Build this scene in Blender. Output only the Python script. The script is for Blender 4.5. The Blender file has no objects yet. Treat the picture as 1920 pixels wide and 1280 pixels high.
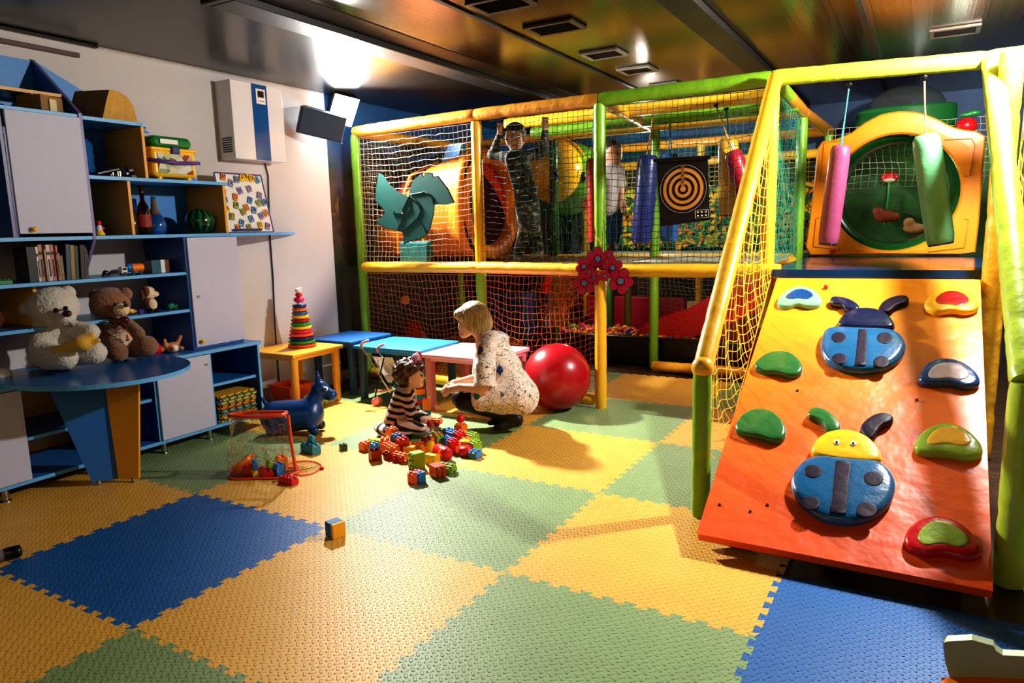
import bpy, bmesh, math, random
import numpy as np
from mathutils import Matrix, Vector
random.seed(7)
COL = bpy.context.scene.collection
V = Vector
PI = math.pi

# ------------------------------------------------------------------ camera model (surveyed from the floor mats, 1 mat = 1 m)
FPX = 1324.355
CAM = np.array([3.42950905, -2.35429127, 1.41103931])
def _rot(pan, pit, rol):
    f = np.array([math.sin(pan)*math.cos(pit), math.cos(pan)*math.cos(pit), math.sin(pit)])
    r = np.cross(f, [0, 0, 1]); r /= np.linalg.norm(r); u = np.cross(r, f)
    c, s = math.cos(rol), math.sin(rol)
    return np.array([r*c+u*s, u*c-r*s, -f])
RC = _rot(-0.527357210, -0.157929001, -0.0247713592)
FWD = -RC[2]
def ray(x, y): return RC.T @ np.array([(x-960)/FPX, (640-y)/FPX, -1.0])
def UZ(x, y, z=0.0):
    d = ray(x, y); return V(CAM + d*(z-CAM[2])/d[2])
def UX(x, y, X):
    d = ray(x, y); return V(CAM + d*(X-CAM[0])/d[0])
def UY(x, y, Y):
    d = ray(x, y); return V(CAM + d*(Y-CAM[1])/d[1])
def depth(P): return float(FWD @ (np.array(P)-CAM))
def AT(x, y, ref, off=0.0): return V(CAM + ray(x, y)*(depth(ref)+off))
def ppm(ref): return FPX/depth(ref)      # pixels per metre at a reference point

cam = bpy.data.cameras.new('camera'); camo = bpy.data.objects.new('camera', cam); COL.objects.link(camo)
cam.sensor_width = 36.0; cam.lens = FPX/1920*36.0; cam.clip_start = .05
M = Matrix.Identity(4)
for i in range(3):
    for j in range(3): M[i][j] = RC[j][i]
    M[i][3] = CAM[i]
camo.matrix_world = M
bpy.context.scene.camera = camo

# ------------------------------------------------------------------ materials
def lin(c):
    c = c.lstrip('#'); o = []
    for i in (0, 2, 4):
        v = int(c[i:i+2], 16)/255
        o.append(v/12.92 if v <= .04045 else ((v+.055)/1.055)**2.4)
    return (*o, 1)
MATS = {}
def mat(name, col, rough=.5, metal=0, var=.12, bs=40, bump=.06, bd=.01, spec=.5, coat=0, sheen=0, trans=0, emis=0, alpha=1, ior=1.45, sss=0):
    if name in MATS: return MATS[name]
    m = bpy.data.materials.new(name); m.use_nodes = True; MATS[name] = m
    nt = m.node_tree; N = nt.nodes; L = nt.links; b = N['Principled BSDF']
    c = lin(col)
    tc = N.new('ShaderNodeTexCoord'); nz = N.new('ShaderNodeTexNoise'); nz.inputs['Scale'].default_value = bs; nz.inputs['Detail'].default_value = 4
    L.new(tc.outputs['Object'], nz.inputs['Vector'])
    mx = N.new('ShaderNodeMix'); mx.data_type = 'RGBA'
    mx.inputs[6].default_value = (*[x*(1-var) for x in c[:3]], 1); mx.inputs[7].default_value = (*[min(1, x*(1+var)) for x in c[:3]], 1)
    L.new(nz.outputs['Fac'], mx.inputs[0]); L.new(mx.outputs[2], b.inputs['Base Color'])
    if bump:
        bp = N.new('ShaderNodeBump'); bp.inputs['Strength'].default_value = bump; bp.inputs['Distance'].default_value = bd
        L.new(nz.outputs['Fac'], bp.inputs['Height']); L.new(bp.outputs['Normal'], b.inputs['Normal'])
    b.inputs['Roughness'].default_value = rough; b.inputs['Metallic'].default_value = metal
    b.inputs['Specular IOR Level'].default_value = spec; b.inputs['Coat Weight'].default_value = coat; b.inputs['Coat Roughness'].default_value = .12
    b.inputs['Sheen Weight'].default_value = sheen; b.inputs['Transmission Weight'].default_value = trans; b.inputs['IOR'].default_value = ior
    b.inputs['Alpha'].default_value = alpha
    if sss: b.inputs['Subsurface Weight'].default_value = sss; b.inputs['Subsurface Radius'].default_value = (.02, .008, .004)
    if emis: b.inputs['Emission Color'].default_value = c; b.inputs['Emission Strength'].default_value = emis
    return m
def nodes(m): return m.node_tree.nodes, m.node_tree.links, m.node_tree.nodes['Principled BSDF']
def ramp(N, stops, interp='LINEAR'):
    r = N.new('ShaderNodeValToRGB'); r.color_ramp.interpolation = interp
    e = r.color_ramp.elements
    while len(e) < len(stops): e.new(.5)
    for k, (p, c) in enumerate(stops): e[k].position = p; e[k].color = lin(c) if isinstance(c, str) else c
    return r

# ------------------------------------------------------------------ mesh builder
def frame(n, up=(0, 0, 1)):
    n = V(n).normalized(); u = V(up)
    if abs(n.dot(u)) > .95: u = V((1, 0, 0))
    a = u.cross(n).normalized(); return a, n.cross(a).normalized(), n
class MB:
    def __init__(s): s.v = []; s.f = []; s.m = []; s.s = []
    def add(s, vs, fs, m=0, sm=False):
        o = len(s.v); s.v += [tuple(x) for x in vs]
        for f in fs: s.f.append([i+o for i in f]); s.m.append(m); s.s.append(sm)
        return s
    def box(s, c, d, R=None, m=0):
        c = V(c); pts = []
        for x in (-.5, .5):
            for y in (-.5, .5):
                for z in (-.5, .5):
                    p = V((x*d[0], y*d[1], z*d[2])); pts.append(c+(R @ p if R else p))
        return s.add(pts, [(0, 1, 3, 2), (4, 6, 7, 5), (0, 4, 5, 1), (2, 3, 7, 6), (0, 2, 6, 4), (1, 5, 7, 3)], m)
    def bb(s, x0, x1, y0, y1, z0, z1, m=0):
        return s.box(((x0+x1)/2, (y0+y1)/2, (z0+z1)/2), (abs(x1-x0), abs(y1-y0), abs(z1-z0)), None, m)
    def cyl(s, a, b, ra, rb=None, n=16, m=0, cap=True, sm=True):
        a, b = V(a), V(b); rb = ra if rb is None else rb; e1, e2, _ = frame(b-a)
        vs = []
        for p, r in ((a, ra), (b, rb)):
            for k in range(n):
                t = 2*PI*k/n; vs.append(p+e1*(r*math.cos(t))+e2*(r*math.sin(t)))
        s.add(vs, [(k, (k+1) % n, n+(k+1) % n, n+k) for k in range(n)], m, sm)
        if cap: s.add(vs, [list(range(n))[::-1], list(range(n, 2*n))], m)
        return s
    def tube(s, pts, r, n=8, closed=False, m=0, cap=True):
        pts = [V(p) for p in pts]; N = len(pts); rs = r if isinstance(r, (list, tuple)) else [r]*N
        T = []
        for i in range(N):
            a = pts[(i-1) % N] if (closed or i) else pts[0]; b = pts[(i+1) % N] if (closed or i < N-1) else pts[-1]
            d = b-a; T.append(d.normalized() if d.length > 1e-9 else V((0, 0, 1)))
        e1, e2, _ = frame(T[0]); vs = []
        for i in range(N):
            e1 = (e1-T[i]*e1.dot(T[i])); e1 = e1.normalized() if e1.length > 1e-6 else frame(T[i])[0]; e2 = T[i].cross(e1)
            for k in range(n):
                t = 2*PI*k/n; vs.append(pts[i]+e1*(rs[i]*math.cos(t))+e2*(rs[i]*math.sin(t)))
        fs = []
        for i in range(N if closed else N-1):
            j = (i+1) % N
            for k in range(n): fs.append((i*n+k, i*n+(k+1) % n, j*n+(k+1) % n, j*n+k))
        s.add(vs, fs, m, n > 4)
        if cap and not closed: s.add(vs, [list(range(n))[::-1], list(range((N-1)*n, N*n))], m)
        return s
    def lathe(s, prof, c=(0, 0, 0), ax=(0, 0, 1), n=24, m=0, sm=True, sq=(1, 1), cap=True):
        e1, e2, e3 = frame(ax); c = V(c); vs = []
        for r, z in prof:
            for k in range(n):
                t = 2*PI*k/n; vs.append(c+e3*z+e1*(r*sq[0]*math.cos(t))+e2*(r*sq[1]*math.sin(t)))
        P = len(prof)
        s.add(vs, [(i*n+k, i*n+(k+1) % n, (i+1)*n+(k+1) % n, (i+1)*n+k) for i in range(P-1) for k in range(n)], m, sm)
        if cap and prof[0][0] > 1e-6: s.add(vs, [list(range(n))[::-1]], m)
        if cap and prof[-1][0] > 1e-6: s.add(vs, [list(range((P-1)*n, P*n))], m)
        return s
    def ball(s, c, r, n=16, m=0, ax=(0, 0, 1)):
        r = (r, r, r) if not isinstance(r, (tuple, list)) else r
        k = n//2; prof = [(max(1e-7, math.sin(PI*i/k)), -math.cos(PI*i/k)) for i in range(k+1)]
        o = len(s.v); s.lathe(prof, n=n, m=m)
        for i in range(o, len(s.v)):
            p = s.v[i]; s.v[i] = (c[0]+p[0]*r[0], c[1]+p[1]*r[1], c[2]+p[2]*r[2])
        return s
    def prism(s, poly, d, m=0, side=None):          # poly: list of 3D points (planar); d: extrusion vector
        d = V(d); P = [V(p) for p in poly]; n = len(P)
        nn = V((0, 0, 0))
        for i in range(n): nn += P[i].cross(P[(i+1) % n])
        if nn.dot(d) < 0: P = P[::-1]
        vs = P+[p+d for p in P]
        s.add(vs, [list(range(n))[::-1], list(range(n, 2*n))], m)
        s.add(vs, [(i, (i+1) % n, n+(i+1) % n, n+i) for i in range(n)], m if side is None else side)
        return s
    def pillow(s, poly, nrm, h, m=0):               # a stuffed flat shape
        P = [V(p) for p in poly]; nrm = V(nrm).normalized(); n = len(P)
        nn = V((0, 0, 0))
        for i in range(n): nn += (P[i]-P[0]).cross(P[(i+1) % n]-P[0])
        if nn.dot(nrm) < 0: P = P[::-1]
        c = sum(P, V((0, 0, 0)))/n; vs = []
        prof = [(1, 0), (1.012, .4), (.99, .72), (.945, .91), (.86, 1), (.45, 1.06), (.0, 1.08)]
        for sc, z in prof[:-1]:
            for p in P: vs.append(c+(p-c)*sc+nrm*(h*z))
        vs.append(c+nrm*(h*1.02)); k = len(prof)-1
        fs = [(i*n+j, i*n+(j+1) % n, (i+1)*n+(j+1) % n, (i+1)*n+j) for i in range(k-1) for j in range(n)]
        fs += [((k-1)*n+j, (k-1)*n+(j+1) % n, k*n) for j in range(n)]
        return s.add(vs, fs, m, True)
    def xf(s, Mx):
        s.v = [tuple(Mx @ V(p)) for p in s.v]; return s
    def build(s, name, mats, parent=None, bevel=0, seg=2, sub=0, lab=None):
        me = bpy.data.meshes.new(name); me.from_pydata(s.v, [], s.f); me.update()
        for x in (mats if isinstance(mats, (list, tuple)) else [mats]): me.materials.append(x)
        me.polygons.foreach_set('material_index', s.m); me.polygons.foreach_set('use_smooth', s.s)
        o = bpy.data.objects.new(name, me); COL.objects.link(o)
        if bevel:
            b = o.modifiers.new('b', 'BEVEL'); b.width = bevel; b.segments = seg; b.limit_method = 'ANGLE'; b.angle_limit = math.radians(50)
        if sub:
            b = o.modifiers.new('s', 'SUBSURF'); b.levels = b.render_levels = sub
        if parent: attach(o, parent)
        if lab: o['label'] = lab
        return o
def attach(o, parent):
    o.parent = parent
    if parent.type == 'EMPTY': o.matrix_parent_inverse = Matrix.Translation(-parent.location)
def tag(o, label=None, cat=None, group=None, kind=None):
    if label: o['label'] = label
    if cat: o['category'] = cat
    if group: o['group'] = group
    if kind: o['kind'] = kind
    return o
def thing(name, label, cat, loc, group=None):
    o = bpy.data.objects.new(name, None); COL.objects.link(o); o.location = V(loc); o.empty_display_size = .05
    return tag(o, label, cat, group)
def struct(o): o['kind'] = 'structure'; return o
def dup(o, parent=None, delta=None, keep=True):
    c = o.copy(); COL.objects.link(c)
    if parent: c.parent = parent
    if delta is not None: c.location = o.location+V(delta)
    for ch in o.children: dup(ch, c)
    return c
def setmat(o, m):                                   # per-object material on shared mesh
    o.material_slots[0].link = 'OBJECT'; o.material_slots[0].material = m
def chaikin(P, it=2):
    P = [V(p) for p in P]
    for _ in range(it):
        Q = []
        for i in range(len(P)):
            a, b = P[i], P[(i+1) % len(P)]; Q += [a*.75+b*.25, a*.25+b*.75]
        P = Q
    return P
def text_mesh(ch, size, name, m, ext=.001):
    cu = bpy.data.curves.new(name, 'FONT'); cu.body = ch; cu.size = size; cu.extrude = ext; cu.align_x = 'CENTER'; cu.align_y = 'CENTER'
    o = bpy.data.objects.new(name, cu); COL.objects.link(o)
    bpy.context.view_layer.update()
    me = bpy.data.meshes.new_from_object(o.evaluated_get(bpy.context.evaluated_depsgraph_get()))
    bpy.data.objects.remove(o); bpy.data.curves.remove(cu)
    me.name = name; me.materials.clear(); me.materials.append(m); return me

# ------------------------------------------------------------------ blended bodies (signed distance field -> surface nets)
def Pc(a, b, ra, rb, m=0, k=None): return ('c', np.array(a, float), np.array(b, float), ra, rb, m, k)
def Pe(c, r, m=0, k=None, R=None): return ('e', np.array(c, float), np.array(r if isinstance(r, (tuple, list)) else (r, r, r), float), R, None, m, k)
def Sub(p): return ('sub', p)
def _ev(p, X):
    if p[0] == 'c':
        a, b = p[1], p[2]; ab = b-a; L = ab @ ab+1e-12
        t = np.clip(((X-a) @ ab)/L, 0, 1)
        return np.linalg.norm(X-a-t[..., None]*ab, axis=-1)-(p[3]+(p[4]-p[3])*t)
    Y = X-p[1]
    if p[3] is not None: Y = Y @ p[3]
    k0 = np.linalg.norm(Y/p[2], axis=-1); k1 = np.linalg.norm(Y/(p[2]**2), axis=-1)+1e-9
    return k0*(k0-1)/k1
def _bb(p):
    if p[0] == 'c':
        r = max(p[3], p[4]); return np.minimum(p[1], p[2])-r, np.maximum(p[1], p[2])+r
    r = p[2] if p[3] is None else np.full(3, p[2].max()); return p[1]-r, p[1]+r
def blob(prims, h, k=.02, fuzz=0):
    pos = [p for p in prims if p[0] != 'sub']
    lo = np.min([_bb(p)[0] for p in pos], 0)-3*h-k; hi = np.max([_bb(p)[1] for p in pos], 0)+3*h+k
    n = np.ceil((hi-lo)/h).astype(int)+1; D = np.full(n, 10.0)
    for p in prims:
        q = p[1] if p[0] == 'sub' else p; kk = q[6] if q[6] is not None else k
        a, b = _bb(q); i0 = np.clip(((a-kk-2*h-lo)/h).astype(int), 0, n-1); i1 = np.clip(np.ceil((b+kk+2*h-lo)/h).astype(int)+1, 1, n)
        sl = tuple(slice(x, y) for x, y in zip(i0, i1))
        G = np.stack(np.meshgrid(*[lo[d]+h*np.arange(i0[d], i1[d]) for d in range(3)], indexing='ij'), -1)
        d = _ev(q, G); A = D[sl]
        if p[0] == 'sub': D[sl] = np.maximum(A, -d)
        else:
            t = np.clip(.5+.5*(A-d)/kk, 0, 1); D[sl] = A*(1-t)+d*t-kk*t*(1-t)
    S = D < 0
    c = [S[x:n[0]-1+x, y:n[1]-1+y, z:n[2]-1+z] for x in (0, 1) for y in (0, 1) for z in (0, 1)]
    al = np.logical_and.reduce(c); an = np.logical_or.reduce(c); act = an & ~al
    idx = -np.ones(act.shape, int); cells = np.argwhere(act); idx[act] = np.arange(len(cells))
    acc = np.zeros((len(cells), 3)); cnt = np.zeros(len(cells))
    cor = [(x, y, z) for x in (0, 1) for y in (0, 1) for z in (0, 1)]
    for i in range(8):
        for j in range(i+1, 8):
            if sum(abs(u-w) for u, w in zip(cor[i], cor[j])) != 1: continue
            pa = cells+cor[i]; pb = cells+cor[j]
            da = D[pa[:, 0], pa[:, 1], pa[:, 2]]; db = D[pb[:, 0], pb[:, 1], pb[:, 2]]
            x = (da < 0) != (db < 0); t = np.where(x, da/np.where(x, da-db, 1), 0)
            acc += np.where(x[:, None], pa+(pb-pa)*t[:, None], 0); cnt += x
    Vt = lo+h*acc/cnt[:, None]
    F = []
    for ax in range(3):
        s0 = [slice(None)]*3; s1 = [slice(None)]*3; s0[ax] = slice(0, -1); s1[ax] = slice(1, None)
        E = np.argwhere(S[tuple(s0)] != S[tuple(s1)]); u, w = (ax+1) % 3, (ax+2) % 3
        E = E[(E[:, u] > 0) & (E[:, w] > 0) & (E[:, u] < n[u]-1) & (E[:, w] < n[w]-1)]
        q = []
        for du, dw in ((-1, -1), (0, -1), (0, 0), (-1, 0)):
            e = E.copy(); e[:, u] += du; e[:, w] += dw; q.append(idx[e[:, 0], e[:, 1], e[:, 2]])
        q = np.stack(q, 1); ins = S[E[:, 0], E[:, 1], E[:, 2]]
        q[~ins] = q[~ins][:, ::-1]; F.append(q)
    F = np.concatenate(F); F = F[(F >= 0).all(1)]
    # two rounds of gentle smoothing
    for _ in range(2):
        sm = np.zeros_like(Vt); ct = np.zeros(len(Vt))
        for a in range(4):
            for b in ((a+1) % 4, (a+3) % 4): np.add.at(sm, F[:, a], Vt[F[:, b]]); np.add.at(ct, F[:, a], 1)
        Vt = Vt*.5+.5*sm/np.maximum(ct, 1)[:, None]
    if fuzz:
        rg = np.random.default_rng(3); cen = Vt[F].mean(1)
        nr = np.cross(Vt[F[:, 2]]-Vt[F[:, 0]], Vt[F[:, 3]]-Vt[F[:, 1]]); vn = np.zeros_like(Vt)
        for a in range(4): np.add.at(vn, F[:, a], nr)
        vn /= np.linalg.norm(vn, axis=1)[:, None]+1e-9
        Vt = Vt+vn*(rg.normal(0, fuzz, len(Vt)))[:, None]
    C = Vt[F].mean(1)
    dm = np.stack([_ev(p, C) for p in pos], 1).argmin(1); mi = np.array([p[5] for p in pos])[dm]
    return Vt, F, mi
def blob_obj(name, prims, mats, parent=None, h=.008, k=.02, fuzz=0, lab=None):
    Vt, F, mi = blob(prims, h, k, fuzz)
    me = bpy.data.meshes.new(name); me.from_pydata(Vt.tolist(), [], F.tolist()); me.update()
    for x in (mats if isinstance(mats, (list, tuple)) else [mats]): me.materials.append(x)
    me.polygons.foreach_set('material_index', mi.astype(np.int32)); me.polygons.foreach_set('use_smooth', np.ones(len(F), bool))
    o = bpy.data.objects.new(name, me); COL.objects.link(o)
    if parent: attach(o, parent)
    if lab: o['label'] = lab
    return o
# ------------------------------------------------------------------ palette
def vinyl(n, c, **k): return mat(n, c, **{**dict(rough=.34, var=.07, bs=14, bump=.25, bd=.02, coat=.15), **k})
YEL = vinyl('yellow_vinyl', '#E8AE2A'); GRN = vinyl('green_vinyl', '#76A823'); ORV = vinyl('orange_vinyl', '#E06A14')
WORN = vinyl('worn_orange_yellow_vinyl', '#D8922A'); LIME = vinyl('lime_vinyl', '#A9C437'); DGRN = vinyl('dark_green_vinyl', '#2C5A1C')
ORP = mat('orange_plastic', '#F28C10', rough=.35, bs=5, var=.06, bump=.03, bd=.02)
def pl(n, c, rough=.32, **k): return mat(n, c, rough=rough, **{**dict(var=.05, bs=30, bump=.02), **k})
RED = pl('red_plastic', '#C8141C'); DRED = pl('dark_red_plastic', '#8E1016'); ORG = pl('orange_brick', '#F27A1A'); YLP = pl('yellow_plastic', '#F5BE22')
BLP = pl('blue_plastic', '#2A78C0'); LGP = pl('lime_plastic', '#86B02C'); TEAL = pl('teal_plastic', '#1C7888'); ROR = pl('red_orange_plastic', '#E04A1C')
NAVY = pl('navy_plastic', '#1E2A66'); GRP = pl('green_plastic', '#1E7A34'); PNK = pl('pink_plastic', '#D02A5A'); WHT = pl('white_plastic', '#E6E4DE'); BLK = pl('black_plastic', '#0C0C0E', rough=.3)
PURP = pl('purple_plastic', '#4A2C8C'); DKG = pl('dark_green_plastic', '#145038')
LAMB = mat('blue_laminate', '#2A69AE', rough=.33, var=.04, bs=60, bump=.02)
LAMD = mat('deep_blue_laminate', '#1F4F96', rough=.36, var=.04, bs=60, bump=.02)
EDGE = mat('light_blue_edge_band', '#5AA4DA', rough=.4, var=.03)
LILAC = mat('lilac_grey_laminate', '#B2B2C6', rough=.5, var=.05, bs=250, bump=.03)
VIOE = mat('violet_edge_band', '#665A8C', rough=.4, var=.04)
YLAM = mat('yellow_laminate', '#D99A2A', rough=.42, var=.05, bs=80, bump=.02)
YBACK = mat('yellow_back_panel', '#C8A056', rough=.5, var=.05, bs=80)
METAL = mat('brushed_metal', '#A8A49A', rough=.28, metal=1, var=.06)
DKM = mat('dark_metal', '#2A2826', rough=.4, metal=.8)
SKIN = mat('skin', '#E2AE8E', rough=.5, var=.05, bs=60, bump=.03, sss=.08)
CHROME = mat('chrome', '#D8D8D8', rough=.12, metal=1, var=.02)

# ------------------------------------------------------------------ room shell
WX = -1.38; CZ = 2.67; BY = 6.3
def wallpaper():
    m = mat('wallpaper', '#C6C2C0', rough=.7, var=.05, bs=180, bump=.18, bd=.004)
    return m
def mural(name, seed, sky):
    m = bpy.data.materials.new(name); m.use_nodes = True; N, L, b = nodes(m)
    tc = N.new('ShaderNodeTexCoord'); sp = N.new('ShaderNodeSeparateXYZ'); L.new(tc.outputs['Object'], sp.inputs[0])
    nz = N.new('ShaderNodeTexNoise'); nz.inputs['Scale'].default_value = 3.2; nz.inputs['Detail'].default_value = 6
    mp = N.new('ShaderNodeMapping'); mp.inputs['Location'].default_value = (seed, seed*2, 0); L.new(tc.outputs['Object'], mp.inputs[0]); L.new(mp.outputs[0], nz.inputs['Vector'])
    r1 = ramp(N, [(.3, '#0A1408'), (.42, '#1E3A12'), (.47, '#3A2614'), (.56, '#4A3222'), (.64, '#241812'), (.75, '#8A5A1E')]); L.new(nz.outputs['Fac'], r1.inputs[0])
    n2 = N.new('ShaderNodeTexNoise'); n2.inputs['Scale'].default_value = 1.3; L.new(mp.outputs[0], n2.inputs['Vector'])
    r2 = ramp(N, [(.35, sky), (.6, '#14446E'), (.78, '#3A6A8A')]); L.new(n2.outputs['Fac'], r2.inputs[0])
    a = N.new('ShaderNodeMath'); a.operation = 'MULTIPLY_ADD'; a.inputs[1].default_value = .9; L.new(nz.outputs['Fac'], a.inputs[0]); L.new(sp.outputs['Z'], a.inputs[2])
    r3 = ramp(N, [(.0, (0, 0, 0, 1)), (1, (1, 1, 1, 1))]); mr = N.new('ShaderNodeMapRange'); mr.inputs[1].default_value = 2.3; mr.inputs[2].default_value = 2.75
    L.new(a.outputs[0], mr.inputs[0])
    mx = N.new('ShaderNodeMix'); mx.data_type = 'RGBA'; L.new(mr.outputs[0], mx.inputs[0]); L.new(r1.outputs[0], mx.inputs[6]); L.new(r2.outputs[0], mx.inputs[7])
    dk = N.new('ShaderNodeMapRange'); dk.inputs[1].default_value = .4; dk.inputs[2].default_value = 1.6; dk.inputs[3].default_value = .12; L.new(sp.outputs['Z'], dk.inputs[0]); mm = N.new('ShaderNodeMix'); mm.data_type = 'RGBA'; mm.blend_type = 'MULTIPLY'; mm.inputs[0].default_value = 1; L.new(mx.outputs[2], mm.inputs[6]); L.new(dk.outputs[0], mm.inputs[7]); L.new(mm.outputs[2], b.inputs['Base Color']); b.inputs['Roughness'].default_value = .6  # darkness multiplied into the mural colour towards the floor
    return m
CORNER = 2.61
struct(MB().bb(WX-.12, WX, -5.2, CORNER, -.02, CZ).build('wall_left', wallpaper()))
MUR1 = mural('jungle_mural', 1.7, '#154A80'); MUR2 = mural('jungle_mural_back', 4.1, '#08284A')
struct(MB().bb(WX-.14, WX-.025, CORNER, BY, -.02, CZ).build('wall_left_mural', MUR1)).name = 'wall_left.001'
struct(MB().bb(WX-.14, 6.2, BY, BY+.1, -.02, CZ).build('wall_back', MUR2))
DARKW = mat('dark_brown_wall', '#3A2416', rough=.6, var=.3, bs=6)
struct(MB().bb(5.6, 5.7, -5.2, BY, -.02, CZ).build('wall_right', DARKW))
struct(MB().bb(WX-.14, 5.7, -5.3, -5.2, -.02, CZ).build('wall_front', mat('rear_wall_paint', '#8A7A66', rough=.8)))
# ceiling: dark brown glossy laminate boards
CE = bpy.data.materials.new('glossy_brown_ceiling_board'); CE.use_nodes = True; N, L, b = nodes(CE)
tc = N.new('ShaderNodeTexCoord'); mp = N.new('ShaderNodeMapping'); mp.inputs['Scale'].default_value = (40, .9, 1); L.new(tc.outputs['Object'], mp.inputs[0])
nz = N.new('ShaderNodeTexNoise'); nz.inputs['Scale'].default_value = 1.5; nz.inputs['Detail'].default_value = 5; L.new(mp.outputs[0], nz.inputs['Vector'])
r = ramp(N, [(.3, '#2A1E14'), (.55, '#3E2C1C'), (.8, '#4E3A22')]); L.new(nz.outputs['Fac'], r.inputs[0])
br = N.new('ShaderNodeTexBrick'); br.inputs['Scale'].default_value = 1; br.inputs['Brick Width'].default_value = 1.4; br.inputs['Row Height'].default_value = .205
br.inputs['Mortar Size'].default_value = .004; br.inputs['Color1'].default_value = (1, 1, 1, 1); br.inputs['Color2'].default_value = (.62, .6, .58, 1); br.inputs['Mortar'].default_value = (.12, .1, .08, 1)
rt = N.new('ShaderNodeMapping'); rt.inputs['Rotation'].default_value = (0, 0, PI/2); L.new(tc.outputs['Object'], rt.inputs[0]); L.new(rt.outputs[0], br.inputs['Vector'])
mu = N.new('ShaderNodeMix'); mu.data_type = 'RGBA'; mu.blend_type = 'MULTIPLY'; mu.inputs[0].default_value = 1; L.new(r.outputs[0], mu.inputs[6]); L.new(br.outputs['Color'], mu.inputs[7]); L.new(mu.outputs[2], b.inputs['Base Color'])
b.inputs['Roughness'].default_value = .2; b.inputs['Specular IOR Level'].default_value = 1; b.inputs['Metallic'].default_value = .45
bp = N.new('ShaderNodeBump'); bp.inputs['Strength'].default_value = .08; bp.inputs['Distance'].default_value = .01; L.new(nz.outputs['Fac'], bp.inputs['Height']); L.new(bp.outputs[0], b.inputs['Normal'])
struct(MB().bb(.03, 5.7, -5.2, BY, CZ, CZ+.08).build('ceiling', CE))
struct(MB().bb(WX-.14, .03, -5.2, BY, CZ, CZ+.08).build('ceiling', mat('near_black_ceiling_board', '#17130F', rough=.27, var=.25, bs=8, bump=.05, spec=.45)))
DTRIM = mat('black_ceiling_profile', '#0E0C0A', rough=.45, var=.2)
struct(MB().bb(.03, .24, .33, BY, CZ-.045, CZ-.001).build('trim_1', DTRIM, bevel=.008))
struct(MB().bb(.242, .44, .33, BY, CZ-.004, CZ-.001).build('recess_dark_strip', DTRIM))  # flush dark strip standing in for the dark of the ceiling recess
struct(MB().bb(1.02, 1.05, -4, BY, CZ-.012, CZ-.001).build('trim_2', DTRIM))
struct(MB().bb(2.08, 2.26, -4, BY, CZ-.05, CZ-.001).build('trim_3', DTRIM, bevel=.008))
struct(MB().bb(3.0, 3.04, -4, BY, CZ-.012, CZ-.001).build('trim_4', DTRIM))
struct(MB().bb(.03, 1.03, .28, .33, CZ-.045, CZ-.001).build('trim_5', DTRIM, bevel=.008))
struct(MB().bb(WX, WX+.02, -5, .42, CZ-.1, CZ-.07).build('trim_6', mat('brown_cable_strip', '#4A2A1E', rough=.5), bevel=.004))
struct(MB().bb(WX-.02, WX-.005, CORNER, BY, 0, .09).build('baseboard_left', mat('gold_skirting', '#B89A4A', rough=.35, metal=.5)))
# bare dark floor boards under everything
FL = bpy.data.materials.new('dark_floor_boards'); FL.use_nodes = True; N, L, b = nodes(FL)
tc = N.new('ShaderNodeTexCoord'); mp = N.new('ShaderNodeMapping'); mp.inputs['Scale'].default_value = (1.2, 14, 1); L.new(tc.outputs['Object'], mp.inputs[0])
nz = N.new('ShaderNodeTexNoise'); nz.inputs['Scale'].default_value = 4; nz.inputs['Detail'].default_value = 6; L.new(mp.outputs[0], nz.inputs['Vector'])
r = ramp(N, [(.3, '#1E120C'), (.6, '#402A1C'), (.8, '#5A4030')]); L.new(nz.outputs['Fac'], r.inputs[0]); L.new(r.outputs[0], b.inputs['Base Color']); b.inputs['Roughness'].default_value = .4
struct(MB().bb(WX-.14, 5.7, -5.2, BY, -.06, -.013).build('floor', FL))

# ceiling vents
vent_m = mat('vent_frame', '#4A4034', rough=.35, metal=.3); vent_d = mat('vent_dark', '#060606', rough=.6)
def vent(px, py, w, d, label, rot=0, fm=vent_m):
    p = UZ(px, py, CZ-.004); t = thing('ceiling_vent', label, 'vent', (p.x, p.y, CZ-.02), 'ceiling vents')
    x, y = p.x, p.y
    m = MB()
    for a, b_, c, e in ((x-w/2, x+w/2, y-d/2, y-d/2+.03), (x-w/2, x+w/2, y+d/2-.03, y+d/2), (x-w/2, x-w/2+.03, y-d/2+.03, y+d/2-.03), (x+w/2-.03, x+w/2, y-d/2+.03, y+d/2-.03)): m.bb(a, b_, c, e, CZ-.02, CZ-.001)
    m.build('vent_frame', fm, t, bevel=.004)
    m = MB().bb(x-w/2+.03, x+w/2-.03, y-d/2+.03, y+d/2-.03, CZ-.006, CZ-.002); m.build('backing', vent_d, t)
    m = MB(); n = 5
    for k in range(n):
        yy = y-d/2+.03+(d-.06)*(k+.5)/n; m.box((x, yy, CZ-.012), (w-.06, .006, .012), Matrix.Rotation(.6, 3, 'X'))
    m.build('slats', DKM, t)
bright_vent = mat('vent_frame_bright', '#8A8478', rough=.3, metal=.3)
vent(940, 5, .34, .24, 'dark square ceiling vent at the top middle, nearest of the row')
vent(1040, 50, .34, .24, 'ceiling vent second from the front in the row of vents')
vent(1132, 100, .3, .24, 'ceiling vent third from the front, with a pale frame', fm=bright_vent)
vent(1195, 130, .28, .24, 'ceiling vent fourth in the row, with a pale frame', fm=bright_vent)
vent(1250, 159, .26, .24, 'farthest ceiling vent of the row, just above the climbing frame', fm=bright_vent)
vent(1790, 57, .3, .24, 'lone ceiling vent above the ramp at upper right')
vent(70, 72, .26, .62, 'long slotted ceiling vent over the blue wall unit', fm=DKM)

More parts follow.
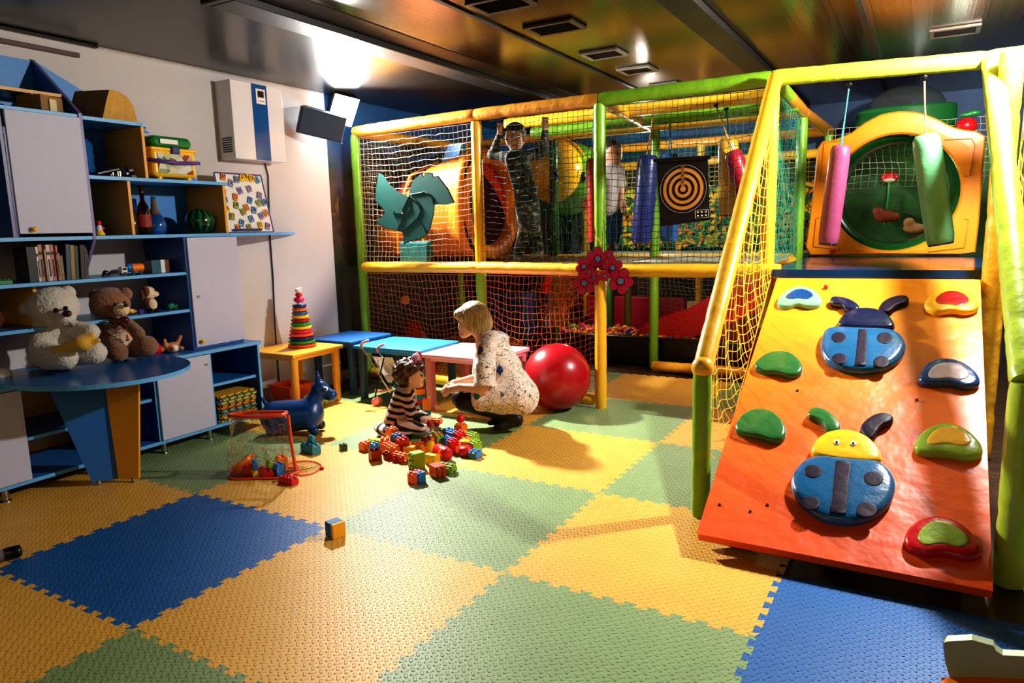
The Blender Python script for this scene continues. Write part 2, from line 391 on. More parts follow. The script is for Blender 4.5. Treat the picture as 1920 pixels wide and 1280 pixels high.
# ------------------------------------------------------------------ foam mats with jigsaw edges
def foam(name, col):
    m = bpy.data.materials.new(name); m.use_nodes = True; N, L, b = nodes(m)
    tc = N.new('ShaderNodeTexCoord'); mp = N.new('ShaderNodeMapping'); mp.inputs['Scale'].default_value = (38, 38, 38); mp.inputs['Rotation'].default_value = (0, 0, PI/4); L.new(tc.outputs['Object'], mp.inputs[0])
    sp = N.new('ShaderNodeSeparateXYZ'); L.new(mp.outputs[0], sp.inputs[0])
    def mth(op, a, b_=None, c=None):
        n = N.new('ShaderNodeMath'); n.operation = op
        for i, x in enumerate((a, b_, c)):
            if x is None: continue
            if isinstance(x, (int, float)): n.inputs[i].default_value = x
            else: L.new(x, n.inputs[i])
        return n.outputs[0]
    X, Y = sp.outputs['X'], sp.outputs['Y']
    par = mth('MODULO', mth('ADD', mth('ADD', mth('FLOOR', X), mth('FLOOR', Y)), 1000), 2)
    u = mth('ABSOLUTE', mth('SUBTRACT', mth('FRACT', X), .5)); v = mth('ABSOLUTE', mth('SUBTRACT', mth('FRACT', Y), .5))
    def bar(a, c):   # thin in a, long in c
        return mth('MULTIPLY', mth('SMOOTH_MIN', mth('MULTIPLY', mth('MAXIMUM', mth('SUBTRACT', .2, a), 0), 8), 1, .2), mth('MULTIPLY_ADD', mth('MAXIMUM', mth('SUBTRACT', .5, c), 0), 6, 0))
    h1 = mth('MINIMUM', bar(u, v), 1); h2 = mth('MINIMUM', bar(v, u), 1)
    h = mth('ADD', mth('MULTIPLY', h1, par), mth('MULTIPLY', h2, mth('SUBTRACT', 1, par)))
    bp = N.new('ShaderNodeBump'); bp.inputs['Strength'].default_value = .8; bp.inputs['Distance'].default_value = .0045; L.new(h, bp.inputs['Height']); L.new(bp.outputs[0], b.inputs['Normal'])
    nz = N.new('ShaderNodeTexNoise'); nz.inputs['Scale'].default_value = 5; nz.inputs['Detail'].default_value = 5; L.new(tc.outputs['Object'], nz.inputs['Vector'])
    c = lin(col); mx = N.new('ShaderNodeMix'); mx.data_type = 'RGBA'; mx.inputs[6].default_value = (*[x*.86 for x in c[:3]], 1); mx.inputs[7].default_value = (*[min(1, x*1.1) for x in c[:3]], 1)
    L.new(nz.outputs['Fac'], mx.inputs[0]); L.new(mx.outputs[2], b.inputs['Base Color']); b.inputs['Roughness'].default_value = .48; b.inputs['Specular IOR Level'].default_value = .4
    return m
FY, FG, FB = foam('yellow_foam', '#DBA542'), foam('green_foam', '#7C9462'), foam('blue_foam', '#125A9C')
NODE = {(1, 0): UZ(618, 988), (1, 1): UZ(848, 874), (0, -1): UZ(-14, 1067)}
def node(i, j):
    p = NODE.get((i, j)); return V((p.x, p.y)) if p else V((float(i), float(j)))
EDGES = {}
def edge(a, b_, n=11, amp=.0125):
    if (a, b_) in EDGES: return EDGES[(a, b_)]
    if (b_, a) in EDGES: return EDGES[(b_, a)][::-1]
    P, Q = node(*a), node(*b_); d = Q-P; nr = V((-d.y, d.x)).normalized(); pts = [P]
    for k in range(n):
        for t, s in (((.3, -1), (.2, 1), (.8, 1), (.7, -1))):
            pts.append(P+d*((k+t)/n)+nr*(amp*s))
    pts.append(Q); EDGES[(a, b_)] = pts; return pts
def foam_mat(i, j, m, label, clip=None):
    c = [(i, j), (i+1, j), (i+1, j+1), (i, j+1)]; poly = []
    for k in range(4): poly += edge(c[k], c[(k+1) % 4])[:-1]
    poly = [V((max(p.x, WX+.001), p.y)) for p in poly]
    if clip: poly = [V((p.x, min(p.y, clip))) if p.y > clip else p for p in poly]
    MBx = MB().prism([(p.x, p.y, -.0125) for p in poly], (0, 0, .0125))
    tag(MBx.build('foam_mat', m), label, 'floor mat', 'jigsaw foam floor mats')
for i, j, m, l in [
 (0, -1, FB, 'large dark blue jigsaw foam mat in the left foreground'),
 (1, -1, FY, 'yellow jigsaw foam mat right of the dark blue mat, small cube on its far corner'),
 (2, -1, FG, 'green jigsaw foam mat at bottom centre, left of the bright blue mats'),
 (1, -2, FG, 'olive green jigsaw foam mat at the bottom edge below the dark blue mat'),
 (2, -2, FY, 'sliver of yellow jigsaw foam mat below the bottom centre green mat'),
 (0, -2, FY, 'yellow jigsaw foam mat in the bottom left corner of the photo'),
 (-1, -1, FY, 'golden jigsaw foam mat behind the dark blue mat, under the half-round table'),
 (-1, 0, FG, 'green jigsaw foam mat under the clear bag, in front of the lower cabinet door'),
 (0, 0, FY, 'yellow jigsaw foam mat carrying the hand net and the lone red brick'),
 (1, 0, FG, 'pale green jigsaw foam mat in the middle with a soft shadow stripe'),
 (2, 0, FY, 'bright yellow jigsaw foam mat running under the left corner of the orange ramp'),
 (0, 1, FG, 'pale green jigsaw foam mat under the seated toddler'),
 (1, 1, FY, 'pale yellow jigsaw foam mat with the shadow of the crouching woman'),
 (2, 1, FG, 'green jigsaw foam mat beside the green post of the ramp'),
 (1, 2, FG, 'green jigsaw foam mat under the foot of the yellow middle post'),
 (-1, 1, FY, 'sandy jigsaw foam mat in front of the blue rubber donkey'),
 (0, 2, FY, 'shaded golden jigsaw foam mat beneath the pink table'),
 (2, 2, FY, 'shaded golden jigsaw foam mat behind the green ramp post'),
 (-1, 2, FG, 'shaded green jigsaw foam mat beneath the blue tables'),
 (-2, 1, FG, 'green jigsaw foam mat against the wall under the yellow table'),
 (-2, 0, FY, 'yellow jigsaw foam mat under the tall cupboard'),
 (-2, -1, FG, 'green jigsaw foam mat deep under the left cabinet'),
 (1, 3, FY, 'shaded golden jigsaw foam mat in front of the black ball pit wall'),
 (2, 3, FG, 'shaded green jigsaw foam mat behind the ramp, inside the frame'),
 (0, 3, FG, 'shaded green jigsaw foam mat inside the frame behind the pink table'),
 (-1, 3, FY, 'shaded golden jigsaw foam mat inside the frame at far left'),
 (3, -1, FB, 'bright blue jigsaw foam mat in the right foreground'),
 (3, -2, FB, 'bright blue jigsaw foam mat under the pale green plastic toy'),
 (4, 0, FG, 'green jigsaw foam mat at the right edge beyond the ramp post'),
 (4, 1, FY, 'yellow jigsaw foam mat at the far right behind the ramp post')]:
    foam_mat(i, j, m, l)
foam_mat(3, 0, FB, 'bright blue jigsaw foam mat cut off along the bottom of the ramp', clip=.5)
# ------------------------------------------------------------------ blue wall unit along the left wall
WB = WX+.006          # back of the furniture
def board(par, name, x0, x1, y0, y1, z0, z1, m=LAMB, edge=None, emat=EDGE, et=.004):
    """a laminate board; edge 'x' puts a pale banding on its room-facing edge"""
    mb = MB(); mb.bb(x0, x1, y0, y1, z0, z1, 0)
    if edge == 'x': mb.bb(x1-.0005, x1+et, y0, y1, z0, z1, 1)
    return mb.build(name, [m, emat], par, bevel=.0015, seg=1)
def knob(par, x, y, z, m=YLP):
    MB().lathe([(.004, 0), (.006, .008), (.013, .014), (.015, .022), (.011, .03), (0, .032)], (x, y, z), (1, 0, 0), 14).build('knob', m, par)
def lock(par, x, y, z):
    MB().lathe([(.011, 0), (.011, .004), (.009, .006), (.003, .006), (.003, .003), (0, .003)], (x, y, z), (1, 0, 0), 16).build('lock', METAL, par)
F1, F2, T = -.83, -.93, .022
# base cabinets -------------------------------------------------
bc = thing('base_cabinet', 'low blue base cabinet on metal feet with lilac door and open shelves at right', 'cabinet', (-1.1, .7, .0))
board(bc, 'bottom_board', WB, F1, .19, 1.2, .07, .092, LAMB, 'x')
for y in (.19, .345, .765): board(bc, 'side_panel', WB, F1-.004, y, y+.02, .093, .607, LAMD, 'x', EDGE)
board(bc, 'side_panel', WB, F1, 1.18, 1.2, .093, .607, LAMD, 'x', EDGE)
board(bc, 'back_panel', WB, WB+.006, .21, 1.18, .093, .607, LAMD)
board(bc, 'shelf', WB+.006, F1-.03, .212, .343, .36, .38, LAMB, 'x')
board(bc, 'shelf', WB+.006, F1-.03, .787, 1.178, .36, .38, LAMB, 'x')
d = board(bc, 'door', F1, F1+.018, .36, .762, .095, .605, LILAC); lock(d, F1+.018, .73, .54)
for x, y in ((-.865, .39), (-.865, .74), (-1.3, .3), (-1.3, 1.1)):
    MB().cyl((x, y, 0), (x, y, .07), .017, n=18).lathe([(.026, 0), (.024, .006), (.017, .008)], (x, y, 0)).build('foot', METAL, bc)
lc = thing('base_cabinet', 'low base cabinet at the left edge with lilac door and yellow-backed open shelves', 'cabinet', (-1.1, -.5, 0))
board(lc, 'bottom_board', WB, F1, -1.25, .165, .07, .092, LAMB, 'x')
board(lc, 'side_panel', WB, F1-.004, -.45, -.43, .093, .607, LAMD, 'x'); board(lc, 'side_panel', WB, F1-.004, .145, .165, .093, .607, YLAM, 'x', YLAM)
board(lc, 'side_panel', WB, F1-.004, -1.25, -1.23, .093, .607, LAMD)
board(lc, 'back_panel', WB, WB+.006, -.43, .145, .093, .607, YBACK); board(lc, 'back_panel', WB, WB+.006, -1.23, -.45, .093, .607, LAMD)
board(lc, 'shelf', WB+.006, F1-.05, -.428, .143, .3, .32, LAMB, 'x')
d = board(lc, 'door', F1, F1+.018, -.85, -.435, .095, .605, LILAC)
for x, y in ((-.865, -.56), (-.865, -.06), (-1.3, -.5)):
    MB().cyl((x, y, 0), (x, y, .07), .02, n=18).lathe([(.03, 0), (.028, .006), (.02, .008)], (x, y, 0)).build('foot', METAL, lc)
wt = MB(); wt.bb(WB, F1+.012, -1.25, 1.215, .609, .633, 0); wt.bb(F1+.0115, F1+.016, -1.25, 1.215, .609, .633, 1)
tag(wt.build('worktop', [LAMB, EDGE], None, bevel=.002), 'long blue worktop running along the wall on the base cabinets', 'worktop')
# half round table ----------------------------------------------
ht = thing('half_round_table', 'glossy blue half-round table top on crossed blue and yellow legs, carrying two teddy bears', 'table', (-.6, -.05, 0))
cx, cy = -.81, -.06; poly = []
for k in range(37):
    a = -PI/2+PI*k/36; poly.append((cx+.64*math.cos(a)**.85 if math.cos(a) > 1e-6 else cx, cy+.47*math.sin(a), .637))
poly += [(cx-.24, cy+.47, .637), (cx-.24, cy-.47, .637)]
GLB = mat('glossy_blue_laminate', '#24609E', rough=.22, var=.03, bump=.01)
MB().prism(poly, (0, 0, .024), 0, 1).build('table_top', [GLB, EDGE], ht, bevel=.003)
MB().prism([(-.66, -.2, .02), (-.58, -.07, .02), (-.571, -.055, .635), (-.745, -.338, .635)], (-.017, .01, 0), 0).build('leg', LAMB, ht, bevel=.002, lab='blue tapering leg board')
MB().prism([(-.575, -.095, .02), (-.475, -.035, .02), (-.42, -.002, .635), (-.59, -.104, .635)], (-.01, .017, 0), 0).build('leg', YLAM, ht, bevel=.002, lab='yellow leg board')
for p in ((-.645, -.17), (-.5, -.05)): MB().lathe([(.013, 0), (.013, .012), (.008, .02), (.008, .03)], (p[0], p[1], 0)).build('glide', METAL, ht)
# tall cupboard -------------------------------------------------
tcb = thing('tall_cupboard', 'tall narrow lilac-door cupboard standing on the worktop', 'cupboard', (-1.15, .94, .634))
board(tcb, 'side_panel', WB, F2, .725, .745, .634, 1.408, LAMD, 'x', LAMD); board(tcb, 'side_panel', WB, F2, 1.13, 1.15, .634, 1.408, LAMD)
board(tcb, 'back_panel', WB, WB+.006, .745, 1.13, .634, 1.408, LAMD); board(tcb, 'bottom_board', WB, F2, .745, 1.13, .634, .652, LAMB)
d = board(tcb, 'door', F2+.001, F2+.019, .742, 1.148, .65, 1.406, LILAC); knob(d, F2+.019, .78, .69); lock(d, F2+.019, .79, 1.0)
# open shelves --------------------------------------------------
for z, l in ((.9, 'blue wall shelf just above the bears heads, with the toy dog'), (1.155, 'blue wall shelf carrying the row of books')):
    tag(board(None, 'wall_shelf', WB, F2, -.95, .724, z, z+.021, LAMB, 'x'), l, 'shelf')
tag(board(None, 'shelf_divider', WB, -1.0, -.22, -.2, .922, 1.154, YLAM, 'x', YLAM), 'small yellow upright board between the two shelves behind the white bear', 'divider')
# long top shelf with tapering end
p = [(WB, -.95), (F2, -.95), (F2, 1.16)]
for k in range(1, 13):
    t = k/12; p.append((F2+(WB-F2)*(t**1.6), 1.16+.98*t**.8))
mb = MB().prism([(x, y, 1.41) for x, y in p], (0, 0, .021), 0, 1)
tag(mb.build('wall_shelf', [LAMB, EDGE], None, bevel=.0015, seg=1), 'long blue wall shelf with a tapering right end, under the magnet board', 'shelf')
# upper cubbies -------------------------------------------------
up = thing('shelf_unit', 'stepped blue upper shelf unit with yellow dividers holding bottles and the toy case', 'shelf unit', (-1.15, .6, 1.432))
CUBB = mat('cubby_back_blue', '#3A86CC', rough=.45, var=.04)
def rounded(y1, z, r=.1):
    q = [(WB, .152), (F2-.02, .152), (F2-.02, y1-r)]
    for k in range(9):
        a = PI/2*k/8; q.append((F2-.02-r+r*math.cos(a), y1-r+r*math.sin(a)))
    q.append((WB, y1)); return MB().prism([(x, y, z) for x, y in q], (0, 0, .021), 0, 1)
rounded(1.16, 1.772, .04).build('shelf', [LAMB, EDGE], up, bevel=.0015, seg=1); rounded(.6, 2.118).build('shelf', [LAMB, EDGE], up, bevel=.0015, seg=1)
board(up, 'divider', WB, F2-.03, .39, .41, 1.432, 1.771, YLAM, 'x', YLAM); board(up, 'divider', WB, F2-.03, 1.1, 1.12, 1.432, 1.771, YLAM, 'x', YLAM); board(up, 'divider', WB, F2-.03, .52, .54, 1.794, 2.117, YLAM, 'x', YLAM)
board(up, 'back_panel', WB, WB+.006, .152, 1.1, 1.432, 1.771, CUBB); board(up, 'back_panel', WB, WB+.006, .152, .52, 1.794, 2.117, CUBB)
for pl_ in ([(.542, 1.794), (1.1, 1.794), (1.1, 1.9), (1.35, 1.776)], ):
    pass
MB().prism([(WB, .99, 1.794), (WB, 1.3, 1.794), (WB, .99, 1.93)], (.006, 0, 0)).build('gusset', CUBB, up)
MB().prism([(WB, 1.5, 1.432), (WB, 1.84, 1.432), (WB, 1.5, 1.62)], (.006, 0, 0)).build('gusset', CUBB, up)
# gable cupboard ------------------------------------------------
gc = thing('house_cupboard', 'house-shaped upper cupboard with lilac door, violet gable board and blue roof panel', 'cupboard', (-1.15, -.1, 1.432))
prof = [(WB, 2.51), (-1.31, 2.46), (F2, 2.15), (F2+.004, 1.41), (-1.09, 1.178), (WB, 1.178)]
MB().prism([(x, .12, z) for x, z in prof], (0, .02, 0), 0, 1).build('gable_board', [LAMD, VIOE], gc, bevel=.002, seg=1)
MB().prism([(x, -.315, z) for x, z in [(WB, 2.12), (F2, 2.12), (F2+.004, 1.432), (WB, 1.432)]], (0, .02, 0), 0, 1).build('side_panel', [LAMD, VIOE], gc, bevel=.002, seg=1)
board(gc, 'top_board', WB, F2-.012, -.95, .118, 2.122, 2.142, LAMB, 'x')
board(gc, 'back_panel', WB, WB+.006, -.29, .118, 1.434, 2.12, LAMD)
MB().prism([(WB, -.95, 2.144), (WB, .118, 2.144), (WB, .118, 2.5), (WB, -.95, 2.5)], (.006, 0, 0)).build('roof_panel', CUBB, gc)
MB().prism([(WB, .142, 2.144), (WB, .86, 2.144), (WB, .142, 2.5)], (.006, 0, 0)).build('roof_panel', CUBB, gc)
board(gc, 'upper_shelf', WB+.007, -1.08, -.95, .118, 2.25, 2.27, LAMD, 'x', YLAM)
d = board(gc, 'door', F2+.004, F2+.022, -.288, .112, 1.45, 2.118, LILAC); knob(d, F2+.022, -.22, 1.475)
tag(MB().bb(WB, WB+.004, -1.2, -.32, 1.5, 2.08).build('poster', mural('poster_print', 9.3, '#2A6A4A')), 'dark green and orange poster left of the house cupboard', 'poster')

# ------------------------------------------------------------------ things on the shelves
# half round yellow foam wedge on top
q = UX(205, 226, -1.1); cw = thing('foam_half_round', 'half-round yellow sponge block with torn edge on top of the shelf unit', 'foam block', (-1.1, .3, 2.14))
SPG = mat('yellow_sponge', '#C89A4A', rough=.9, var=.25, bs=25, bump=.5)
fp = [UX(x, y, -1.0) for x, y in ((192, 224), (196, 205), (200, 186), (205, 168), (214, 169), (222, 171), (230, 176), (237, 181), (244, 189), (249, 198), (253, 209), (258, 227))]
for p in fp: p.z = max(p.z, 2.141)
fp[0].z = fp[-1].z = 2.141
MB().prism(fp, (-.2, -.1, -.0), 0, 1).build('foam_body', [SPG, mat('sponge_side_shade', '#6A5230', rough=.9, var=.3, bs=30)], cw, bevel=.006)  # side faces coloured darker for the shadow on them
cb = MB().box((-1.06, -.02, 2.142+.046), (.16, .16, .09), Matrix.Rotation(.35, 3, 'Z'))
CARD = mat('cardboard', '#8A6A3E', rough=.8, var=.15)
cb = tag(cb.build('cardboard_box', CARD, None, bevel=.003), 'small cardboard box on top of the house cupboard under the yellow shelf', 'box')
tp = MB().box((-1.06, -.02, 2.142+.0925), (.05, .16, .002), Matrix.Rotation(.35, 3, 'Z')).box((-.978, .009, 2.18), (.002, .05, .07), Matrix.Rotation(.35, 3, 'Z')); tp.build('packing_tape', mat('glossy_tape', '#D8C8A0', rough=.15), cb)
# water jug
JUG = mat('blue_jug_plastic', '#2E7CB8', rough=.15, trans=.5, var=.04, bump=.02)
MBj = MB().lathe([(.0, 0), (.085, .002), (.09, .02), (.088, .06), (.093, .07), (.088, .08), (.088, .13), (.093, .14), (.088, .15), (.09, .2), (.075, .235), (.035, .255), (.03, .275), (0, .276)], (-1.22, .25, 1.794))
tag(MBj.build('water_bottle', JUG), 'blue ribbed water jug in the upper left cubby', 'bottle')
# black office things
hp = thing('hole_punch', 'black desk hole punch lying in the upper cubby beside the water jug', 'hole punch', (-1.08, .36, 1.794))
MB().bb(-1.16, -1.02, .28, .42, 1.794, 1.804).build('base', BLK, hp, bevel=.004)
MB().box((-1.09, .35, 1.835), (.04, .16, .025), Matrix.Rotation(.25, 3, 'X')).build('lever', BLK, hp, bevel=.008); MB().cyl((-1.05, .4, 1.804), (-1.05, .4, 1.835), .02).cyl((-1.13, .4, 1.804), (-1.13, .4, 1.835), .02).build('punch', CHROME, hp)
st = thing('tape_dispenser', 'small chrome and black tape dispenser in the upper cubby by the yellow divider', 'dispenser', (-1.04, .47, 1.794))
MB().bb(-1.1, -1.0, .45, .49, 1.794, 1.815).build('base', BLK, st, bevel=.004); MB().cyl((-1.05, .455, 1.845), (-1.05, .487, 1.845), .03, n=20).build('tape_roll', CHROME, st, bevel=.003)
# toy case
bx = thing('toy_case', 'yellow toy carry case with green lid, picture label and violet handle', 'case', (-1.12, .78, 1.794))
ky = .775
MB().bb(-1.27, -1.0, ky-.165, ky+.165, 1.81, 2.0).build('case_body', YLP, bx, bevel=.03, seg=4)
MB().bb(-1.275, -.995, ky-.172, ky+.172, 1.985, 2.005).build('rim', YLP, bx, bevel=.006)
MB().bb(-1.265, -1.005, ky-.155, ky+.155, 2.005, 2.085).build('lid', GRP, bx, bevel=.04, seg=5)
MB().bb(-1.0, -.996, ky-.1, ky+.03, 2.03, 2.06).build('lid_window', WHT, bx, bevel=.001)
for y in (-.11, .11):
    for x in (-1.24, -1.03): MB().cyl((x, ky+y, 1.794), (x, ky+y, 1.815), .018).build('foot', YLP, bx)
PIC = bpy.data.materials.new('toy_case_print'); PIC.use_nodes = True; N, L, b = nodes(PIC)
tc = N.new('ShaderNodeTexCoord'); nz = N.new('ShaderNodeTexVoronoi'); nz.inputs['Scale'].default_value = 22; L.new(tc.outputs['Object'], nz.inputs['Vector'])
sp = N.new('ShaderNodeSeparateColor'); L.new(nz.outputs['Color'], sp.inputs[0]); r = ramp(N, [(0, '#D8D4C8'), (.35, '#B8C8A0'), (.5, '#C0863A'), (.62, '#D8D0C0'), (.8, '#5A8A4A'), (.92, '#A03A2A')]); L.new(sp.outputs[0], r.inputs[0]); L.new(r.outputs[0], b.inputs['Base Color']); b.inputs['Roughness'].default_value = .2
MB().bb(-.999, -.994, ky-.13, ky+.13, 1.835, 1.965).build('picture_label', PIC, bx, bevel=.002)
MB().bb(-.993, -.98, ky-.03, ky+.03, 1.965, 2.015).build('clasp', NAVY, bx, bevel=.006)
MB().tube([(-1.13, ky-.185, 1.93), (-1.02, ky-.185, 1.92), (-.975, ky-.165, 1.915), (-.965, ky, 1.905), (-.975, ky+.165, 1.915), (-1.02, ky+.185, 1.92), (-1.13, ky+.185, 1.93)], .012, 10).build('handle', PURP, bx)
# bottles
def bottle(x, y, prof, m, name, label, extras=()):
    t = thing(name, label, 'bottle', (x, y, 1.432))
    MB().lathe(prof, (x, y, 1.432)).build('glass_body', m, t)
    for n2, pr, m2 in extras: MB().lathe(pr, (x, y, 1.432)).build(n2, m2, t)
GLD = mat('dark_glass', '#1A0A06', rough=.06, trans=.25, var=.02, bump=0); GLB2 = mat('blue_glass', '#2A78B8', rough=.05, trans=.7, var=.02, bump=0); GLO = mat('olive_glass', '#3A3A12', rough=.06, trans=.3, var=.02, bump=0)
bottle(-1.05, .455, [(0, 0), (.034, 0), (.036, .02), (.034, .13), (.02, .16), (.012, .19), (.012, .25), (0, .251)], GLO, 'wine_bottle', 'dark olive glass bottle half hidden by the yellow divider', [('cap', [(.014, .22), (.014, .255), (0, .256)], mat('gold_foil', '#B08A3A', rough=.3, metal=.8))])
bottle(-1.02, .52, [(0, 0), (.04, 0), (.043, .02), (.042, .15), (.03, .19), (.014, .22), (.013, .31), (0, .311)], GLD, 'wine_bottle', 'tall dark brown bottle with red label on the long shelf', [('label_band', [(.0436, .05), (.0436, .13)], mat('red_label_paper', '#8A2A22', rough=.6, var=.3, bs=60)), ('cap', [(.015, .27), (.015, .318), (0, .319)], mat('bronze_foil', '#4A2A1A', rough=.3, metal=.7))])
bottle(-1.04, .61, [(0, 0), (.05, 0), (.068, .03), (.07, .065), (.06, .1), (.035, .135), (.018, .17), (.013, .24), (.015, .25), (0, .251)], GLB2, 'decanter', 'round blue glass decanter with brown wrapped neck', [('neck_wrap', [(.0365, .135), (.0195, .17), (.0145, .23)], mat('brown_cord_wrap', '#6A4A30', rough=.8, var=.3, bs=120))])
bottle(-1.17, .56, [(0, 0), (.033, 0), (.035, .02), (.033, .12), (.014, .18), (.012, .24), (0, .241)], GLB2, 'wine_bottle', 'slim blue bottle behind the tall dark brown one', [])
# watermelon ball
WM = bpy.data.materials.new('watermelon_skin'); WM.use_nodes = True; N, L, b = nodes(WM)
tc = N.new('ShaderNodeTexCoord'); wv = N.new('ShaderNodeTexGradient'); wv.gradient_type = 'RADIAL'; mp = N.new('ShaderNodeMapping'); mp.inputs['Location'].default_value = (1.08, -.98, 0); L.new(tc.outputs['Object'], mp.inputs[0]); L.new(mp.outputs[0], wv.inputs[0])
mm = N.new('ShaderNodeMath'); mm.operation = 'MULTIPLY'; mm.inputs[1].default_value = 11; L.new(wv.outputs['Fac'], mm.inputs[0]); nz = N.new('ShaderNodeTexNoise'); nz.inputs['Scale'].default_value = 30; L.new(tc.outputs['Object'], nz.inputs['Vector'])
ma = N.new('ShaderNodeMath'); ma.operation = 'MULTIPLY_ADD'; ma.inputs[1].default_value = .5; L.new(nz.outputs['Fac'], ma.inputs[0]); L.new(mm.outputs[0], ma.inputs[2]); fr = N.new('ShaderNodeMath'); fr.operation = 'FRACT'; L.new(ma.outputs[0], fr.inputs[0])
r = ramp(N, [(.0, '#061A0C'), (.45, '#0A2A14'), (.55, '#1E6A3A'), (.9, '#1E6A3A'), (1, '#061A0C')]); L.new(fr.outputs[0], r.inputs[0]); L.new(r.outputs[0], b.inputs['Base Color']); b.inputs['Roughness'].default_value = .2
wm = tag(MB().ball((-1.08, .98, 1.432+.088), (.1, .1, .088), 28).build('watermelon', WM), 'striped green toy watermelon in the right cubby', 'watermelon')
MB().cyl((-1.08, .98, 1.518), (-1.075, .985, 1.53), .005, .003).build('stem', DKG, wm)
# small figurine behind the gable board
fg = thing('figurine', 'tiny red, white and yellow figurine at the bottom left of the lower cubby', 'figurine', (-.99, .2, 1.432))
MB().lathe([(0, 0), (.028, 0), (.03, .012), (.018, .03), (0, .032)], (-.99, .2, 1.432)).build('base', YLP, fg); blob_obj('figure_body', [Pe((-.99, .2, 1.475), (.02, .02, .024), 0), Pe((-.99, .2, 1.51), .016, 1), Pe((-.975, .215, 1.475), .01, 1)], [WHT, RED], fg, .004, .006)
# magnet board leaning at the wall
mb0 = thing('magnet_board', 'white magnet board full of letter tiles leaning on the wall above the long shelf', 'magnet board', (-1.16, 1.47, 1.432))
A0, A1 = V((-1.13, 1.25, 1.434)), V((-1.13, 1.69, 1.434)); upv = (V((-1.23, 1.25, 1.885))-A0); hgt = upv.length; upv.normalize(); nrm = V((0, 1, 0)).cross(upv).normalized()
if nrm.x < 0: nrm = -nrm
def onb(u, w, d=0): return A0+(A1-A0)*u+upv*(hgt*w)+nrm*d
MBx = MB().prism([onb(0, 0), onb(1, 0), onb(1, 1), onb(0, 1)], -nrm*.012); MBx.build('board_panel', mat('gloss_white_board', '#E8E6E2', rough=.2, var=.02), mb0)
m = MB()
for a, c in (((0, 0), (1, 0)), ((0, 1), (1, 1)), ((0, 0), (0, 1)), ((1, 0), (1, 1))): m.tube([onb(*a), onb(*c)], .007, 4)
m.build('frame', VIOE, mb0)
m = MB()
m.prism([onb(.1, .02, .006), onb(.7, .02, .006), onb(.7, .055, .006), onb(.1, .055, .006)], nrm*.02); m.build('pen_tray', NAVY, mb0, bevel=.003)
MG = [pl('magnet_blue', '#6AA0C0'), pl('magnet_lilac', '#9A90B8'), pl('magnet_orange', '#D08A4A'), pl('magnet_olive', '#9AA04A'), pl('magnet_yellow', '#F0C020'), pl('magnet_sky', '#5A90B8')]
LT = [pl('letter_navy', '#16204A'), pl('letter_red', '#8A2020')]
MAGN = [(.13, .93, 'И', 2, 1), (.27, .83, 'Х', 1, 0), (.42, .9, 'Ш', 0, 1), (.55, .93, 'Р', 4, 1), (.66, .95, 'М', 4, 0), (.77, .93, 'Я', 4, 1), (.9, .91, 'Е', 0, 0), (.44, .71, 'К', 1, 0), (.66, .75, 'Э', 1, 1), (.06, .67, 'Я', 2, 0), (.06, .55, 'Ж', 0, 0), (.3, .6, 'О', 2, 1), (.87, .64, 'Д', 1, 0), (.62, .55, 'Б', 5, 0), (.28, .46, 'А', 3, 0), (.81, .5, 'Г', 3, 0), (.94, .52, 'Ш', 5, 0), (.5, .42, 'Ц', 2, 1), (.4, .35, 'С', 3, 1), (.66, .38, 'Ж', 0, 0), (.13, .27, 'П', 3, 1), (.05, .4, 'А', 4, 0), (.55, .23, 'А', 5, 0), (.8, .28, 'В', 1, 0), (.93, .33, 'П', 2, 1), (.31, .16, 'В', 0, 0), (.2, .08, 'Н', 2, 0), (.46, .08, 'Е', 3, 1), (.73, .12, 'К', 4, 1), (.9, .1, 'И', 1, 1)]
Rb = Matrix((V((0, 1, 0)), upv, nrm)).transposed()
CN = ['blue', 'lilac', 'orange', 'olive', 'yellow', 'sky blue']; LTXT = {}
seen = {}
rg = random.Random(4)
for u, w, ch, ci, li in MAGN:
    a = rg.uniform(-.5, .5); R2 = Rb @ Matrix.Rotation(a, 3, 'Z'); c = onb(u*.94+.03, w, .0105)
    o = MB().box((0, 0, 0), (.042, .056, .006), None).build('magnet_tile', MG[ci], None, bevel=.003)
    o.location = c; o.rotation_euler = R2.to_euler()
    vert = 'top' if w > .75 else 'upper middle' if w > .5 else 'lower middle' if w > .25 else 'bottom'; hor = 'left' if u < .33 else 'centre' if u < .67 else 'right'
    lab = f'{CN[ci]} magnet tile with the letter {ch} at {vert} {hor} of the magnet board'
    tag(o, lab, 'magnet', 'letter magnets on the board')
    key = (ch, li)
    if key not in LTXT: LTXT[key] = text_mesh(ch, .046, 'letter', LT[li])
    l = bpy.data.objects.new('letter', LTXT[key]); COL.objects.link(l); l.parent = o; l.location = (0, 0, .0045)
